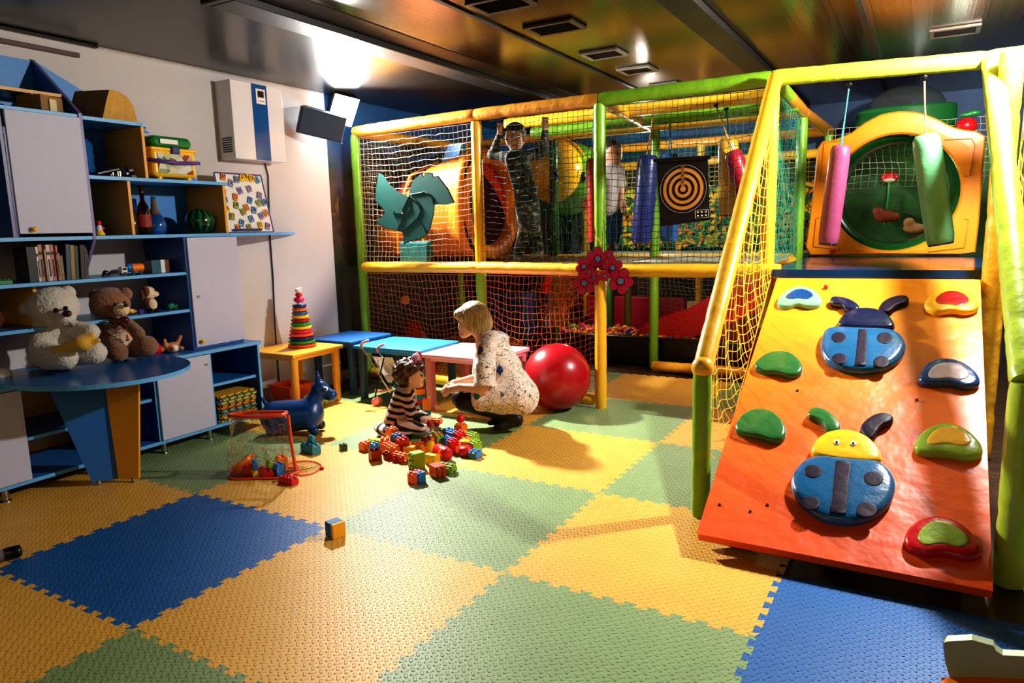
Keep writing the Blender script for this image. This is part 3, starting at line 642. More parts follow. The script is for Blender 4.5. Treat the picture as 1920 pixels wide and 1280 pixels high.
# books
by = [UX(58+i, 525, -1.0).y for i in (0,)]
BK = [(0.000, .056, .20, '#101014'), (.06, .018, .20, '#C8C8C4'), (.081, .026, .213, '#A8785A'), (.11, .012, .185, '#9A8A7A'), (.125, .027, .21, '#C8AEA4'), (.155, .026, .21, '#A8726A'), (.184, .014, .205, '#B8652E'), (.2, .012, .16, '#8A8478'), (.215, .018, .145, '#8A6A2A'), (.236, .03, .212, '#16424E'), (.27, .03, .205, '#8A6A3A'), (.303, .026, .2, '#14381E'), (.333, .03, .205, '#0E1418'), (.366, .026, .205, '#463A32')]
BL = ['thick black book at the left end of the row of books', 'grey white ringed book beside the thick black one', 'tan spined book with red top near the left of the row', 'thin grey-brown book between two pale spines', 'pale pink spined book left of centre in the row', 'dusty red spined book in the middle of the row', 'thin orange-brown spined book in the middle of the row', 'short thin grey book left of the low yellow-brown one', 'shortest yellow-brown book in the row', 'dark teal book right of the shortest book', 'leaning mustard brown book in the right half of the row', 'dark green book in the right half of the row', 'near-black book second from the right end of the row', 'brown-grey book at the right end of the row']
y0 = UX(60, 525, -1.0).y-.018
PAPER = mat('book_pages', '#CFC6B4', rough=.8, var=.1, bs=150)
for i, ((dy, w, h, c), l) in enumerate(zip(BK, BL)):
    x1 = -.985-.006*(i % 3); z = 1.1765; yy = y0+dy*.86; w *= .86; cm = mat('book_cover_%s' % c.lstrip('#').lower(), c, rough=.5, var=.25, bs=40)
    t = thing('book', l, 'book', (x1, yy+w/2, z), 'books on the shelf')
    lean = Matrix.Translation((x1, yy, z)) @ Matrix.Rotation(-.07 if i in (9, 10, 11, 12, 13) else 0, 4, 'X') @ Matrix.Translation((-x1, -yy, -z))
    MB().bb(x1-.15, x1, yy, yy+.002, z, z+h).bb(x1-.15, x1, yy+w-.003, yy+w-.001, z, z+h).bb(x1-.002, x1, yy, yy+w-.001, z, z+h).xf(lean).build('cover', cm, t, bevel=.0008, seg=1)
    MB().bb(x1-.145, x1-.003, yy+.0025, yy+w-.0035, z+.004, z+h-.004).xf(lean).build('pages', PAPER, t)
    if i in (1, 2, 4, 5, 6, 13): MB().bb(x1+.0002, x1+.0008, yy+.002, yy+w-.004, z+h*.72, z+h*.8).bb(x1+.0002, x1+.0008, yy+w*.3, yy+w*.7, z+h*.12, z+h*.6).xf(lean).build('spine_print', mat('spine_print_%d' % i, '#3A1A1A' if i in (2, 4, 5) else '#2A2A2A', rough=.6, var=.5, bs=400), t)
def wheelset(par, pts, r, w, m=BLK):
    for p in pts: MB().cyl((p[0]-w/2, p[1], p[2]), (p[0]+w/2, p[1], p[2]), r, n=14).build('wheel', m, par)
# small toys on the book shelf (top surface 1.176)
def shelf_pt(px, py, z, x=-1.02): p = UX(px, py, x); return V((x, p.y, z))
p = shelf_pt(200, 517, 1.1765); t = thing('toy_car', 'tiny black toy car on the book shelf', 'toy car', p)
blob_obj('car_body', [Pe(p+V((0, 0, .018)), (.016, .028, .014)), Pe(p+V((0, -.005, .03)), (.013, .016, .012))], BLK, t, .004, .01); wheelset(t, [p+V((s*.013, k*.016, .007)) for s in (-1, 1) for k in (-1, 1)], .007, .006)
p = shelf_pt(247, 515, 1.1765); t = thing('toy_tanker', 'toy tanker truck with white cab and orange tank on the book shelf', 'toy truck', p)
MB().bb(p.x-.02, p.x+.02, p.y-.075, p.y-.035, p.z+.012, p.z+.055).build('cab', WHT, t, bevel=.006); MB().bb(p.x-.018, p.x+.018, p.y-.033, p.y+.07, p.z+.01, p.z+.022).build('chassis', BLP, t, bevel=.003)
MB().cyl((p.x, p.y-.0, p.z+.046), (p.x, p.y+.075, p.z+.046), .026, n=20).build('tank', ORG, t, bevel=.006); MB().ball((p.x, p.y-.015, p.z+.05), .024, 14).build('dome', BLP, t); wheelset(t, [p+V((s*.02, k, .012)) for s in (-1, 1) for k in (-.055, .0, .05)], .012, .01)
MB().bb(p.x+.02, p.x+.0215, p.y-.068, p.y-.042, p.z+.033, p.z+.05).build('windscreen', BLK, t)
p = shelf_pt(299, 512, 1.1765, -1.08); t = thing('toy_box', 'small blue, white and brown carton at the right end of the book shelf', 'box', p)
MB().bb(p.x-.06, p.x+.03, p.y-.07, p.y+.07, p.z, p.z+.085).build('carton', pl('carton_brown', '#6A3A2A'), t, bevel=.002)
MB().bb(p.x+.0302, p.x+.031, p.y-.07, p.y-.005, p.z, p.z+.085).build('blue_side', pl('carton_teal', '#1A5A6A'), t, lab='blue printed panel'); MB().bb(p.x+.0302, p.x+.031, p.y-.004, p.y+.025, p.z, p.z+.085).build('white_band', WHT, t)
p = shelf_pt(8, 530, 1.1765); t = thing('toy_brick', 'flat green toy brick at the left edge of the book shelf', 'toy brick', p)
MB().bb(p.x-.03, p.x+.03, p.y-.04, p.y+.03, p.z, p.z+.02).build('brick', GRP, t, bevel=.002); m = MB()
for a in (-.018, .018):
    for c in (-.025, .012): m.cyl((p.x+a, p.y+c, p.z+.02), (p.x+a, p.y+c, p.z+.027), .008, n=10)
m.build('studs', GRP, t)
# toys on the lower shelf (top .921)
z = .9215
p = shelf_pt(247, 588, z); t = thing('toy_truck', 'tiny yellow toy truck on the shelf beside the brown bear head', 'toy truck', p)
MB().bb(p.x-.014, p.x+.014, p.y-.02, p.y+.012, p.z+.008, p.z+.035).bb(p.x-.014, p.x+.014, p.y+.012, p.y+.03, p.z+.008, p.z+.024).build('truck_body', YLP, t, bevel=.004); wheelset(t, [p+V((s*.013, k, .008)) for s in (-1, 1) for k in (-.012, .02)], .008, .006)
p = shelf_pt(264, 586, z); tag(MB().bb(p.x-.012, p.x+.012, p.y-.016, p.y+.016, p.z, p.z+.024).cyl((p.x, p.y, p.z+.024), (p.x, p.y, p.z+.03), .008).build('toy_brick', PURP, None, bevel=.002), 'tiny violet toy brick beside the small yellow truck', 'toy brick')
p = shelf_pt(283, 586, z); t = thing('toy_dog', 'small seated toy dog with brown ears and white muzzle on the shelf', 'toy dog', p)
BRN = mat('brown_plush', '#6A3A1E', rough=.9, var=.25, bs=120, bump=.4, sheen=.3); CRM = mat('cream_plush', '#D8C4A0', rough=.9, var=.15, bs=120, bump=.4, sheen=.3)
blob_obj('dog_body', [Pe(p+V((0, 0, .05)), (.042, .045, .05), 0), Pe(p+V((.03, 0, .055)), (.022, .028, .032), 1), Pe(p+V((0, .0, .13)), (.04, .04, .042), 1), Pe(p+V((.005, -.028, .14)), (.034, .02, .034), 0), Pe(p+V((.02, .032, .118)), (.022, .026, .018), 1), Pe(p+V((.03, -.022, .012)), (.03, .016, .013), 2), Pe(p+V((.035, .024, .012)), (.03, .016, .013), 2)], [BRN, CRM, BLK], t, .005, .012)
blob_obj('ear', [Pe(p+V((.0, -.048, .12)), (.018, .014, .04))], BRN, t, .005, .01); blob_obj('ear', [Pe(p+V((-.02, .04, .12)), (.018, .014, .036))], BRN, t, .005, .01)
MB().ball(p+V((.035, .052, .122)), .007, 10).build('nose', BLK, t); MB().ball(p+V((.034, .02, .14)), .005, 8).build('eye', BLK, t)
p = shelf_pt(322, 582, z); t = thing('toy_turtle', 'green toy turtle car at the right end of the shelf', 'toy turtle', p)
blob_obj('turtle_body', [Pe(p+V((0, 0, .02)), (.024, .034, .01), 0), Pe(p+V((0, .04, .024)), (.011, .012, .01), 0)]+[Pe(p+V((s*.02, k, .008)), (.008, .009, .008), 0) for s in (-1, 1) for k in (-.022, .022)], [GRP], t, .004, .006); MB().ball(p+V((0, -.002, .028)), (.02, .026, .017), 14).build('shell', TEAL, t)
# worktop toys
p = V((-1.05, .47, .6335)); t = thing('baby_doll', 'naked baby doll lying on its back with arms raised on the worktop', 'doll', p)
dl = UX(322, 648, -1.0); q = V((-1.0, dl.y, .6335)); t.location = q
DSK = mat('doll_skin', '#C8845A', rough=.45, var=.05)
blob_obj('doll_body', [Pe(q+V((0, 0, .035)), (.035, .05, .035)), Pe(q+V((-.03, -.06, .03)), (.028, .028, .028)), Pc(q+V((.0, .04, .05)), q+V((.02, .06, .1)), .016, .012), Pc(q+V((0, -.045, .05)), q+V((.01, -.055, .09)), .016, .012), Pc(q+V((.02, .02, .03)), q+V((.06, .035, .025)), .02, .014), Pc(q+V((.02, -.02, .03)), q+V((.06, -.03, .025)), .02, .014)], [DSK], t, .005, .012)
blob_obj('diaper', [Pe(q+V((.018, 0, .027)), (.034, .046, .027))], WHT, t, .005, .01)
q = UX(288, 648, -1.05); q = V((-1.05, q.y, .6335)); t = thing('toy_kettle', 'red toy pot with blue lid behind the brown bear on the worktop', 'toy pot', q)
MB().lathe([(0, 0), (.04, 0), (.05, .02), (.05, .05), (.042, .065)], q).build('pot_body', RED, t); MB().lathe([(.043, .065), (.03, .078), (.008, .082), (.008, .095), (0, .096)], q).build('lid', BLP, t); MB().tube([q+V((0, .045, .05)), q+V((0, .075, .05)), q+V((0, .075, .02)), q+V((0, .048, .015))], .006).build('handle', RED, t)
q = UX(2, 665, -1.0); tag(MB().ball((-1.0, q.y, .6335+.04), .04, 18).build('toy_ball', WHT), 'small white ball at the left edge of the worktop', 'ball')
t = thing('plush_toy', 'reddish brown plush animal behind the white bear on the shelf', 'plush toy', (-1.1, -.42, .9215)); q = V((-1.08, -.42, .9215))
blob_obj('plush_body', [Pe(q+V((0, 0, .06)), (.05, .07, .06)), Pe(q+V((.02, -.01, .14)), (.045, .05, .045)), Pe(q+V((.01, -.05, .18)), .018), Pe(q+V((.01, .035, .18)), .018), Pe(q+V((.055, -.01, .13)), (.02, .022, .018))], [mat('rust_plush', '#5A2410', rough=.9, var=.3, bs=120, bump=.4)], t, .006, .015, .0012)
MB().ball(q+V((.075, -.01, .137)), .007, 8).build('nose', BLK, t)

# ------------------------------------------------------------------ on the wall
ap = thing('air_purifier', 'white wall-mounted air unit with blue stripe and small display', 'air unit', (WX, 1.7, 2.0))
X1 = -1.2; a, b_, c, d_ = UX(430, 150, X1), UX(530, 165, X1), UX(443, 298, X1), UX(535, 303, X1); y0, y1, z0, z1 = (a.y+c.y)/2, (b_.y+d_.y)/2, (c.z+d_.z)/2, (a.z+b_.z)/2
GW = mat('gloss_white_panel', '#DCDCE0', rough=.15, var=.02, bump=0)
MB().bb(WX+.002, X1, y0, y1, z0, z1).build('housing', GW, ap, bevel=.004)
yw = y1-y0; MB().bb(X1+.0005, X1+.004, y0+yw*.39, y0+yw*.68, z0+.002, z1-.002).build('stripe', pl('unit_blue', '#0E4E8E', rough=.15), ap)
MB().bb(X1+.0045, X1+.009, y0+yw*.46, y0+yw*.64, z1-.15, z1-.035).build('display', WHT, ap, bevel=.002).name = 'display_frame'
MB().bb(X1+.0092, X1+.01, y0+yw*.49, y0+yw*.61, z1-.1, z1-.05).build('screen', BLK, ap)
m = MB()
for k in range(4): m.bb(X1+.0092, X1+.0105, y0+yw*(.5+.03*k), y0+yw*(.513+.03*k), z1-.132, z1-.124)
m.build('button', NAVY, ap)
m = MB()
for k in range(7): m.bb(-1.34, -1.23, y0-.0025, y0-.0003, z0+.05+k*.017, z0+.06+k*.017)
m.build('side_grille', BLK, ap)
cab = [UX(497, 306, WX+.012), UX(503, 330, WX+.012), UX(506, 440, WX+.012), UX(512, 520, WX+.012), UX(515, 600, WX+.012), UX(519, 660, WX+.01), UX(525, 735, WX+.02)]
tag(MB().tube(cab, .006, 8).build('power_cable', BLK), 'black cable hanging down the white wall from the air unit', 'cable')
spk = thing('loudspeaker', 'dark blue-grey wall speaker tilted beside the bright lamp', 'speaker', (-1.25, 2.4, 2.2))
S0 = V((-1.19, 2.34, 2.36)); Rs = Matrix.Rotation(-.55, 3, 'Z') @ Matrix.Rotation(.3, 3, 'Y') @ Matrix.Rotation(-.2, 3, 'X')
SPK = mat('speaker_grey_blue', '#26364C', rough=.5, var=.1, bs=200)
MB().prism([S0+Rs @ V(q) for q in ((-.1, -.12, -.11), (.06, -.2, -.11), (.1, -.2, -.11), (.1, .2, -.11), (.06, .2, -.11), (-.1, .12, -.11))], Rs @ V((0, 0, .22))).build('cabinet_shell', SPK, spk, bevel=.012)
MB().box(S0+Rs @ V((.103, 0, 0)), (.006, .37, .19), Rs).build('grille', mat('speaker_grille', '#2A3C54', rough=.7, var=.2, bs=300, bump=.3), spk, bevel=.003)
MB().tube([S0+Rs @ V((-.1, 0, 0)), (WX+.01, 2.36, 2.37)], .015).lathe([(.04, 0), (.04, .01)], (WX+.001, 2.36, 2.37), (1, 0, 0)).build('bracket', BLK, spk)
# ------------------------------------------------------------------ children's tables
def kid_table(label, x0, x1, y0, y1, zt, m, mleg, lr=.032, round_leg=True, group='small plastic tables', skip=()):
    t = thing('kids_table', label, 'table', ((x0+x1)/2, (y0+y1)/2, 0), group)
    MB().bb(x0, x1, y0, y1, zt-.032, zt).build('table_top', m, t, bevel=.012, seg=3)
    MB().bb(x0+.03, x1-.03, y0+.03, y0+.045, zt-.06, zt-.033).bb(x0+.03, x1-.03, y1-.045, y1-.03, zt-.06, zt-.033).bb(x0+.03, x0+.045, y0+.045, y1-.045, zt-.06, zt-.033).bb(x1-.045, x1-.03, y0+.045, y1-.045, zt-.06, zt-.033).build('apron', m, t, bevel=.004)
    for i, (x, y) in enumerate(((x0+.055, y0+.055), (x1-.055, y0+.055), (x0+.055, y1-.055), (x1-.055, y1-.055))):
        if round_leg: MB().lathe([(lr*.92, 0), (lr*.95, .01), (lr*1.08, zt-.034)], (x, y, 0), n=20).build('leg', mleg, t)
        else: MB().bb(x-lr, x+lr, y-lr, y+lr, 0, zt-.033).build('leg', mleg, t, bevel=.006)
    return t
TY = mat('yellow_table_plastic', '#E0A02E', rough=.4, var=.05, bs=4); TB1 = mat('blue_table_plastic', '#2A68B4', rough=.4, var=.04); TB1L = mat('slate_blue_leg_plastic', '#1E4878', rough=.45)
TB2 = mat('sky_table_plastic', '#2A86C8', rough=.4, var=.04); TB2L = mat('grey_blue_leg_plastic', '#2A4A6A', rough=.45); TP = mat('pink_table_plastic', '#E0A0AC', rough=.4, var=.04); TPL = mat('rose_leg_plastic', '#C87078', rough=.45)
kid_table('yellow plastic table by the white wall, carrying the stacking ring tower', -1.36, -.81, 1.50, 2.07, .475, TY, TY)
kid_table('blue plastic table in the corner between the yellow and sky blue tables', -1.34, -.82, 2.17, 2.72, .48, TB1, TB1L, .034)
kid_table('sky blue plastic table in the middle of the row of tables, behind the doll stroller', -.74, -.01, 2.1, 2.65, .465, TB2, TB2L, .036)
kid_table('pink plastic table at the right end of the row, behind the crouching woman', .03, .7, 2.03, 2.63, .457, TP, TPL, .03, False)
# stacking ring tower
c = V((-1.06, 1.84, .476)); sr = thing('stacking_ring_toy', 'tall stacking ring tower with a white duck head on the yellow table', 'stacking toy', c)
RC_ = [('#E8501C', .118), ('#1E8A3A', .112), ('#1E2460', .105), ('#E8501C', .1), ('#D0204A', .095), ('#F0C020', .088), ('#1E8A3A', .082), ('#A81420', .077), ('#F0C020', .071), ('#2A5A9A', .067), ('#E86A1C', .063), ('#26306A', .059)]
z = .476
for col, r_ in RC_:
    h = .03; MB().lathe([(r_*.5, z+.002), (r_*.82, z), (r_*.96, z+.006), (r_, z+h*.5), (r_*.96, z+h-.006), (r_*.82, z+h-.001), (r_*.5, z+h-.003)], (c.x, c.y, 0), n=32).build('ring', pl('ring_'+col[1:].lower(), col, rough=.22), sr); z += h
MB().cyl((c.x, c.y, .478), (c.x, c.y, z+.04), .018).build('pole', WHT, sr)
MB().lathe([(.02, z+.012), (.038, z+.02), (.045, z+.035), (.04, z+.052), (.02, z+.06), (.0, z+.061)], (c.x, c.y, 0)).build('top_ring', PNK, sr); MB().lathe([(.012, z+.06), (.026, z+.066), (.03, z+.078), (.02, z+.092), (.0, z+.094)], (c.x, c.y, 0)).build('cap', RED, sr)
hd = blob_obj('duck_head', [Pe((c.x, c.y, z+.112), (.026, .026, .024)), Pe((c.x-.03, c.y, z+.106), (.02, .012, .007)), Pe((c.x+.02, c.y+.01, z+.13), (.012, .01, .01))], [WHT], sr, .004, .01); MB().ball((c.x-.008, c.y-.022, z+.12), .005, 8).build('eye', BLK, hd)

# ------------------------------------------------------------------ red exercise ball
Bc = UZ(1028, 776); BR = .262
XB = mat('red_ball_rubber', '#A50F1C', rough=.3, var=.05, bs=3, bump=.02, coat=.2)
bx_ = V((Bc.x-.0, Bc.y+.16, BR)); eb = MB().ball(bx_, BR, 64).build('exercise_ball', XB); tag(eb, 'big glossy red exercise ball behind the crouching woman', 'ball')
MB().lathe([(0, .0), (.014, 0), (.014, .006), (0, .007)], bx_+V((-.1, .2, .13)).normalized()*(BR-.002), (-.1, .2, .13)).build('valve_plug', WHT, eb)

# ------------------------------------------------------------------ blue rubber hopper donkey
RUB = mat('dark_blue_rubber', '#083A72', rough=.33, var=.06, bs=20, bump=.05)
H0 = UZ(598, 814); H0 = V((H0.x, H0.y+.03, 0)); hd = thing('donkey_hopper', 'dark blue inflatable rubber donkey hopper facing right', 'hopper toy', (H0.x-.2, H0.y, 0))
def hp_(x, y, off=0): return AT(x, y, H0, off)
k_ = 1/ppm(H0)
prims = [Pe(hp_(520, 782), (26*k_,)*3, k=.05), Pc(hp_(520, 782), hp_(578, 776), 31*k_, 29*k_), Pc(hp_(580, 768), hp_(598, 735), 20*k_, 14*k_), Pe(hp_(600, 727), (15*k_,)*3), Pc(hp_(602, 730), hp_(619, 741), 13*k_, 9.5*k_), Pe(hp_(621, 741), 10.5*k_)]
for off, fx, fy in ((-.06, 588, 812), (.07, 600, 800)):
    prims += [Pc(hp_(575, 790, off*.8), hp_(fx, fy-6, off), 12*k_, 7*k_), Pe(hp_(fx+2, fy-3, off), (8*k_,)*3)]
for off, fx, fy in ((-.07, 508, 812), (.07, 517, 800)):
    prims += [Pc(hp_(520, 790, off*.8), hp_(fx, fy-6, off), 13*k_, 8*k_), Pe(hp_(fx+1, fy-3, off), (8*k_,)*3)]
zmin = min(min(p[1][2]-(p[3] if p[0] == 'c' else p[2][2]), (p[2][2]-p[4]) if p[0] == 'c' else 9) for p in prims)
hb = blob_obj('donkey_body', prims, [RUB], hd, .008, .025)
zz = min(v.co.z for v in hb.data.vertices)
for off in (-.028, .03): blob_obj('ear', [Pc(hp_(596, 716, off), hp_(595, 698, off*1.5), 4.5*k_, 2.5*k_), Pc(hp_(596, 718, off), hp_(596, 706, off*1.3), 5*k_, 4.5*k_)], [RUB], hd, .005, .01)
blob_obj('mane', [Pe(hp_(594+4*i, 714+(i-1)**2*1.2, -.01), 4.5*k_) for i in range(4)], [RUB], hd, .005, .008); blob_obj('tail', [Pc(hp_(503, 762), hp_(490, 746), 4.5*k_, 3*k_)], [RUB], hd, .005, .01)
e = hp_(611, 729, -.047); MB().ball(e, .016, 14).build('eye', WHT, hd, lab='white painted eye'); MB().ball(e+V((.005, -.009, .0)), .010, 12).build('pupil', BLK, hd)
for ch in [hd]: ch.location.z -= zz          # stand it on the mat

# ------------------------------------------------------------------ building bricks
def brick(name, m, loc, rz=0, nx=2, ny=2, h=.048, u=.032, tilt=None, label=None, cat='toy brick', group='scattered building bricks', extra=None):
    mb = MB(); X, Y = nx*u/2, ny*u/2
    mb.bb(-X+.0008, X-.0008, -Y+.0008, Y-.0008, 0, h)
    for i in range(nx):
        for j in range(ny): mb.lathe([(.0115, h), (.0115, h+.009), (.009, h+.011), (0, h+.011)], (-X+u*(i+.5), -Y+u*(j+.5), 0), n=12)
    o = mb.build(name, m, None, bevel=.0018); o.location = loc
    Rm = Matrix.Rotation(rz, 3, 'Z')
    if tilt == 'side': Rm = Rm @ Matrix.Rotation(PI/2, 3, 'X'); o.location.z += Y
    elif tilt == 'end': Rm = Rm @ Matrix.Rotation(PI/2, 3, 'Y'); o.location.z += X
    elif tilt: Rm = Rm @ Matrix.Rotation(tilt, 3, 'X')
    o.rotation_euler = Rm.to_euler()
    return tag(o, label, cat, group)
def slope(m, loc, rz, label, u=.036):
    o = MB().prism([(-u, -u, 0), (-u, u, 0), (-u, u, .03), (-u, 0, .062), (-u, -u, .062)], (2*u, 0, 0)).build('slope_brick', m, None, bevel=.002); o.location = loc; o.rotation_euler.z = rz; return tag(o, label, 'toy brick', 'scattered building bricks')
def arch(m, loc, rz, label):
    pts = [(-.065, 0, 0), (-.065, 0, .05), (.065, 0, .05), (.065, 0, 0), (.035, 0, 0)]+[(.035*math.cos(PI*k/8), 0, .033*math.sin(PI*k/8)) for k in range(1, 8)]+[(-.035, 0, 0)]
    o = MB().prism(pts, (0, .05, 0)).build('arch_brick', m, None, bevel=.002); o.location = loc; o.rotation_euler.z = rz; return tag(o, label, 'toy brick', 'scattered building bricks')
def barrel(m, mb2, loc, rz, label):
    t = thing('barrel_brick', label, 'toy brick', loc, 'scattered building bricks'); a = V((math.cos(rz), math.sin(rz), 0)); c = V(loc)+V((0, 0, .042))
    MB().lathe([(0, -.07), (.034, -.07), (.042, -.06), (.042, .06), (.036, .07), (0, .07)], c, a, 24).build('barrel', m, t); MB().lathe([(.0425, .02), (.0435, .022), (.0435, .036), (.0425, .038)], c, a, 24).build('band', mb2, t)
def wheels(m, mbase, loc, rz, label):
    t = thing('wheel_brick', label, 'toy brick', loc, 'scattered building bricks'); ca, sa = math.cos(rz), math.sin(rz); c = V(loc)
    R2 = Matrix.Rotation(rz, 3, 'Z'); mb = MB().box(c+V((0, 0, .032)), (.1, .046, .032), R2)
    for i in (-.034, 0, .034): mb.lathe([(.0115, .048), (.0115, .057), (0, .058)], c+R2 @ V((i, 0, 0)), n=12)
    mb.build('chassis', mbase, t, bevel=.002)
    for i in (-.028, .028):
        for s in (-1, 1): MB().lathe([(0, 0), (.017, 0), (.02, .004), (.02, .012), (.016, .016), (0, .016)], c+R2 @ V((i, s*.024, .02)), R2 @ V((0, s, 0)), 16).build('wheel', m, t)
def fl(zx, zy, z=0): p = UZ(660+zx/6.4, 760+zy/6.4, z); return V((p.x, p.y, z+.0006))
A = -.53
brick('building_brick', ORG, fl(160, 535), A+.2, 2, 2, label='orange brick at the left end of the brick heap')
arch(YLP, fl(270, 505), A+.35, 'yellow arch brick at the left end of the heap, behind the dark red hollow cube')
brick('building_brick', LGP, fl(265, 525), A+.3, 2, 2, .05, label='lime brick beside the yellow arch brick at the left of the heap')
brick('building_brick', DRED, fl(280, 650), A, 2, 2, .066, .034, label='dark red hollow cube with a blue top at the front left of the heap')
brick('building_brick', BLP, fl(280, 650)+V((0, 0, .0785)), A, 1, 2, .02, label='small blue plate lying on the dark red hollow cube')
brick('building_brick', ORG, fl(470, 590), A+.1, 4, 2, .062, .034, label='large orange brick in the middle of the left heap')
brick('building_brick', ORG, fl(405, 530), A-.4, 2, 2, .075, .034, label='amber orange brick leaning behind the large orange one')
brick('building_brick', DRED, fl(430, 640), A+.2, 2, 1, .04, label='dark red flat brick in front of the large orange brick')
wheels(RED, ORG, fl(590, 665), A+.45, 'orange wheeled chassis with two shiny red wheels at the front of the left heap')
brick('building_brick', RED, fl(610, 575), A, 2, 2, .1, .036, label='tall red block behind the wheeled chassis')
brick('building_brick', BLP, fl(540, 545, .0), A+.3, 2, 2, .105, .03, label='blue brick wedged left of the tall red block')
brick('building_brick', ORG, fl(485, 470, .0), A+.5, 2, 2, .11, .032, label='orange brick on top at the back of the left heap')
slope(YLP, fl(700, 590), A+.9, 'yellow slope brick right of the tall red block')
brick('building_brick', YLP, fl(655, 545), A+.2, 2, 2, .05, label='yellow brick tucked behind the tall red block')
brick('building_brick', ORG, fl(1035, 410), A+.1, 2, 2, .035, label='small orange brick just in front of the toddler hand')
brick('building_brick', BLP, fl(1195, 405), A+.25, 4, 2, .06, .034, label='long sky blue brick at the back of the right heap')
brick('building_brick', ORG, fl(1310, 400), A+.5, 2, 2, .1, .034, label='orange block at the back of the right heap')
o = MB().ball((0, 0, .03), .03, 16).build('dome_brick', RED); o.location = fl(1310, 400)+V((0, 0, .1118)); tag(o, 'red dome piece on the very top of the right heap', 'toy brick', 'scattered building bricks')
brick('building_brick', RED, fl(1295, 470), A, 2, 2, .085, .034, label='red brick in the centre of the right heap')
brick('building_brick', LGP, fl(1430, 465), A+.2, 3, 2, .075, .034, label='lime brick at the right of the heap, upper one of two')
brick('building_brick', LGP, fl(1478, 560), A+.1, 2, 2, .07, .034, label='lime brick at the right of the heap, lower one of two')
brick('building_brick', BLP, fl(1478, 625), A+.5, 2, 2, .04, .032, label='sky blue brick lying at the far right end of the heap')
brick('building_brick', ORG, fl(830, 560), A+.15, 4, 2, .05, .034, label='long orange brick at the left of the right heap')
brick('building_brick', DRED, fl(905, 500), A, 2, 2, .06, .032, label='dark red brick behind the long orange brick')
brick('building_brick', ORG, fl(975, 495), A, 2, 2, .058, .03, label='orange brick in the back row between dark red and lime ones')
brick('building_brick', LGP, fl(1050, 490), A, 2, 2, .066, .03, label='lime brick in the back row of the right heap')
brick('building_brick', BLP, fl(1140, 500), A, 3, 2, .062, .03, label='blue brick in the back row of the right heap')
brick('building_brick', RED, fl(1215, 560), A+.05, 2, 2, .08, .03, label='red upright brick right of the red barrel')
brick('building_brick', ORG, fl(1375, 500), A, 3, 2, .055, .03, label='orange-red long brick in the back row right end')
o = MB().lathe([(0, 0), (.03, 0), (.036, .01), (.036, .05), (.026, .066), (.026, .076), (0, .077)], n=20).build('round_brick', YLP); o.location = fl(945, 570); tag(o, 'yellow round brick left of the red barrel', 'toy brick', 'scattered building bricks')
barrel(RED, ORG, fl(1090, 640), A+.05, 'big shiny red barrel with an orange band at the front of the right heap')
o = MB().lathe([(0, 0), (.024, 0), (.03, .06), (.033, .062), (.033, .068), (0, .068)], n=20).build('bucket_brick', YLP); o.location = fl(1350, 540); tag(o, 'yellow bucket piece at the right of the right heap', 'toy brick', 'scattered building bricks')
brick('building_brick', ORG, fl(1270, 550), A, 2, 2, .045, .03, label='orange brick left of the yellow bucket piece')
o = MB().lathe([(0, 0), (.034, 0), (.044, .012), (.044, .045), (.034, .058), (0, .058)], n=20).build('round_brick', RED); o.location = fl(1360, 600); tag(o, 'red round brick in front of the yellow bucket piece', 'toy brick', 'scattered building bricks')
brick('building_brick', LGP, fl(850, 735), A+.12, 2, 3, .075, .034, 'side', label='lime hollow brick on its side in front of the heap')
brick('building_brick', TEAL, fl(765, 725), A+.2, 1, 1, .04, .035, 'side', label='small teal brick left of the lime hollow brick')
slope(YLP, fl(975, 690), A+.5, 'yellow slope brick behind the orange tower brick')
brick('building_brick', ROR, fl(985, 818), A+.1, 2, 2, .085, .034, 'end', label='red-orange brick on end in front of the heap')
wheels(LGP, LGP, fl(1145, 800), A+.5, 'lime wheeled brick at the front right of the heap')
brick('building_brick', ROR, fl(765, 925), A+.25, 2, 2, .058, .034, label='red-orange cube lying nearest to the camera, on the mat seam')
brick('building_brick', BLP, fl(850, 905), A+.25, 2, 2, .05, .032, 'side', label='blue brick stuck to the red-orange cube nearest to the camera')
# tower behind the toddler
def tower(px, py, cols, u, label0, nx=2):
    p = UZ(px, py); z = .0006
    for i, (m, h) in enumerate(cols):
        o = brick('building_brick', m, V((p.x, p.y, z)), A-.1+.03*((i*7) % 3-1), nx, 2, h, u, label=f'{label0[i]} brick, {["lowest", "second", "third", "fourth", "fifth", "sixth", "seventh", "eighth", "ninth", "tenth", "eleventh"][i]} layer of the tall brick tower behind the toddler' if len(cols) > 4 else label0[i], group='bricks of the tower'); z += h
    return p, z
ORN = {'lime': LGP, 'dark red': DRED, 'teal': TEAL, 'red': RED, 'orange': ORG, 'yellow': YLP, 'green': GRP, 'blue': BLP}
seq = ['lime', 'dark red', 'teal', 'red', 'teal', 'orange', 'dark red', 'green', 'lime', 'teal', 'lime']
p, z = tower(789, 786, [(ORN[c_], .04) for c_ in seq], .034, seq)
o = MB().lathe([(.02, 0), (.03, .006), (.034, .03), (.028, .05), (.016, .056), (.016, .066), (0, .067)], n=18).build('round_brick', RED); o.location = V((p.x, p.y, z+.0112)); tag(o, 'red flower-shaped piece crowning the brick tower', 'toy brick', 'bricks of the tower')
tower(801, 789, [(LGP, .045), (TEAL, .04), (ORG, .045), (ORG, .04)][:4], .03, ['lime brick at the foot of the low stack right of the tower', 'teal brick in the low stack right of the tower', 'orange brick in the low stack right of the tower', 'orange brick topping the low stack right of the tower'], 1)
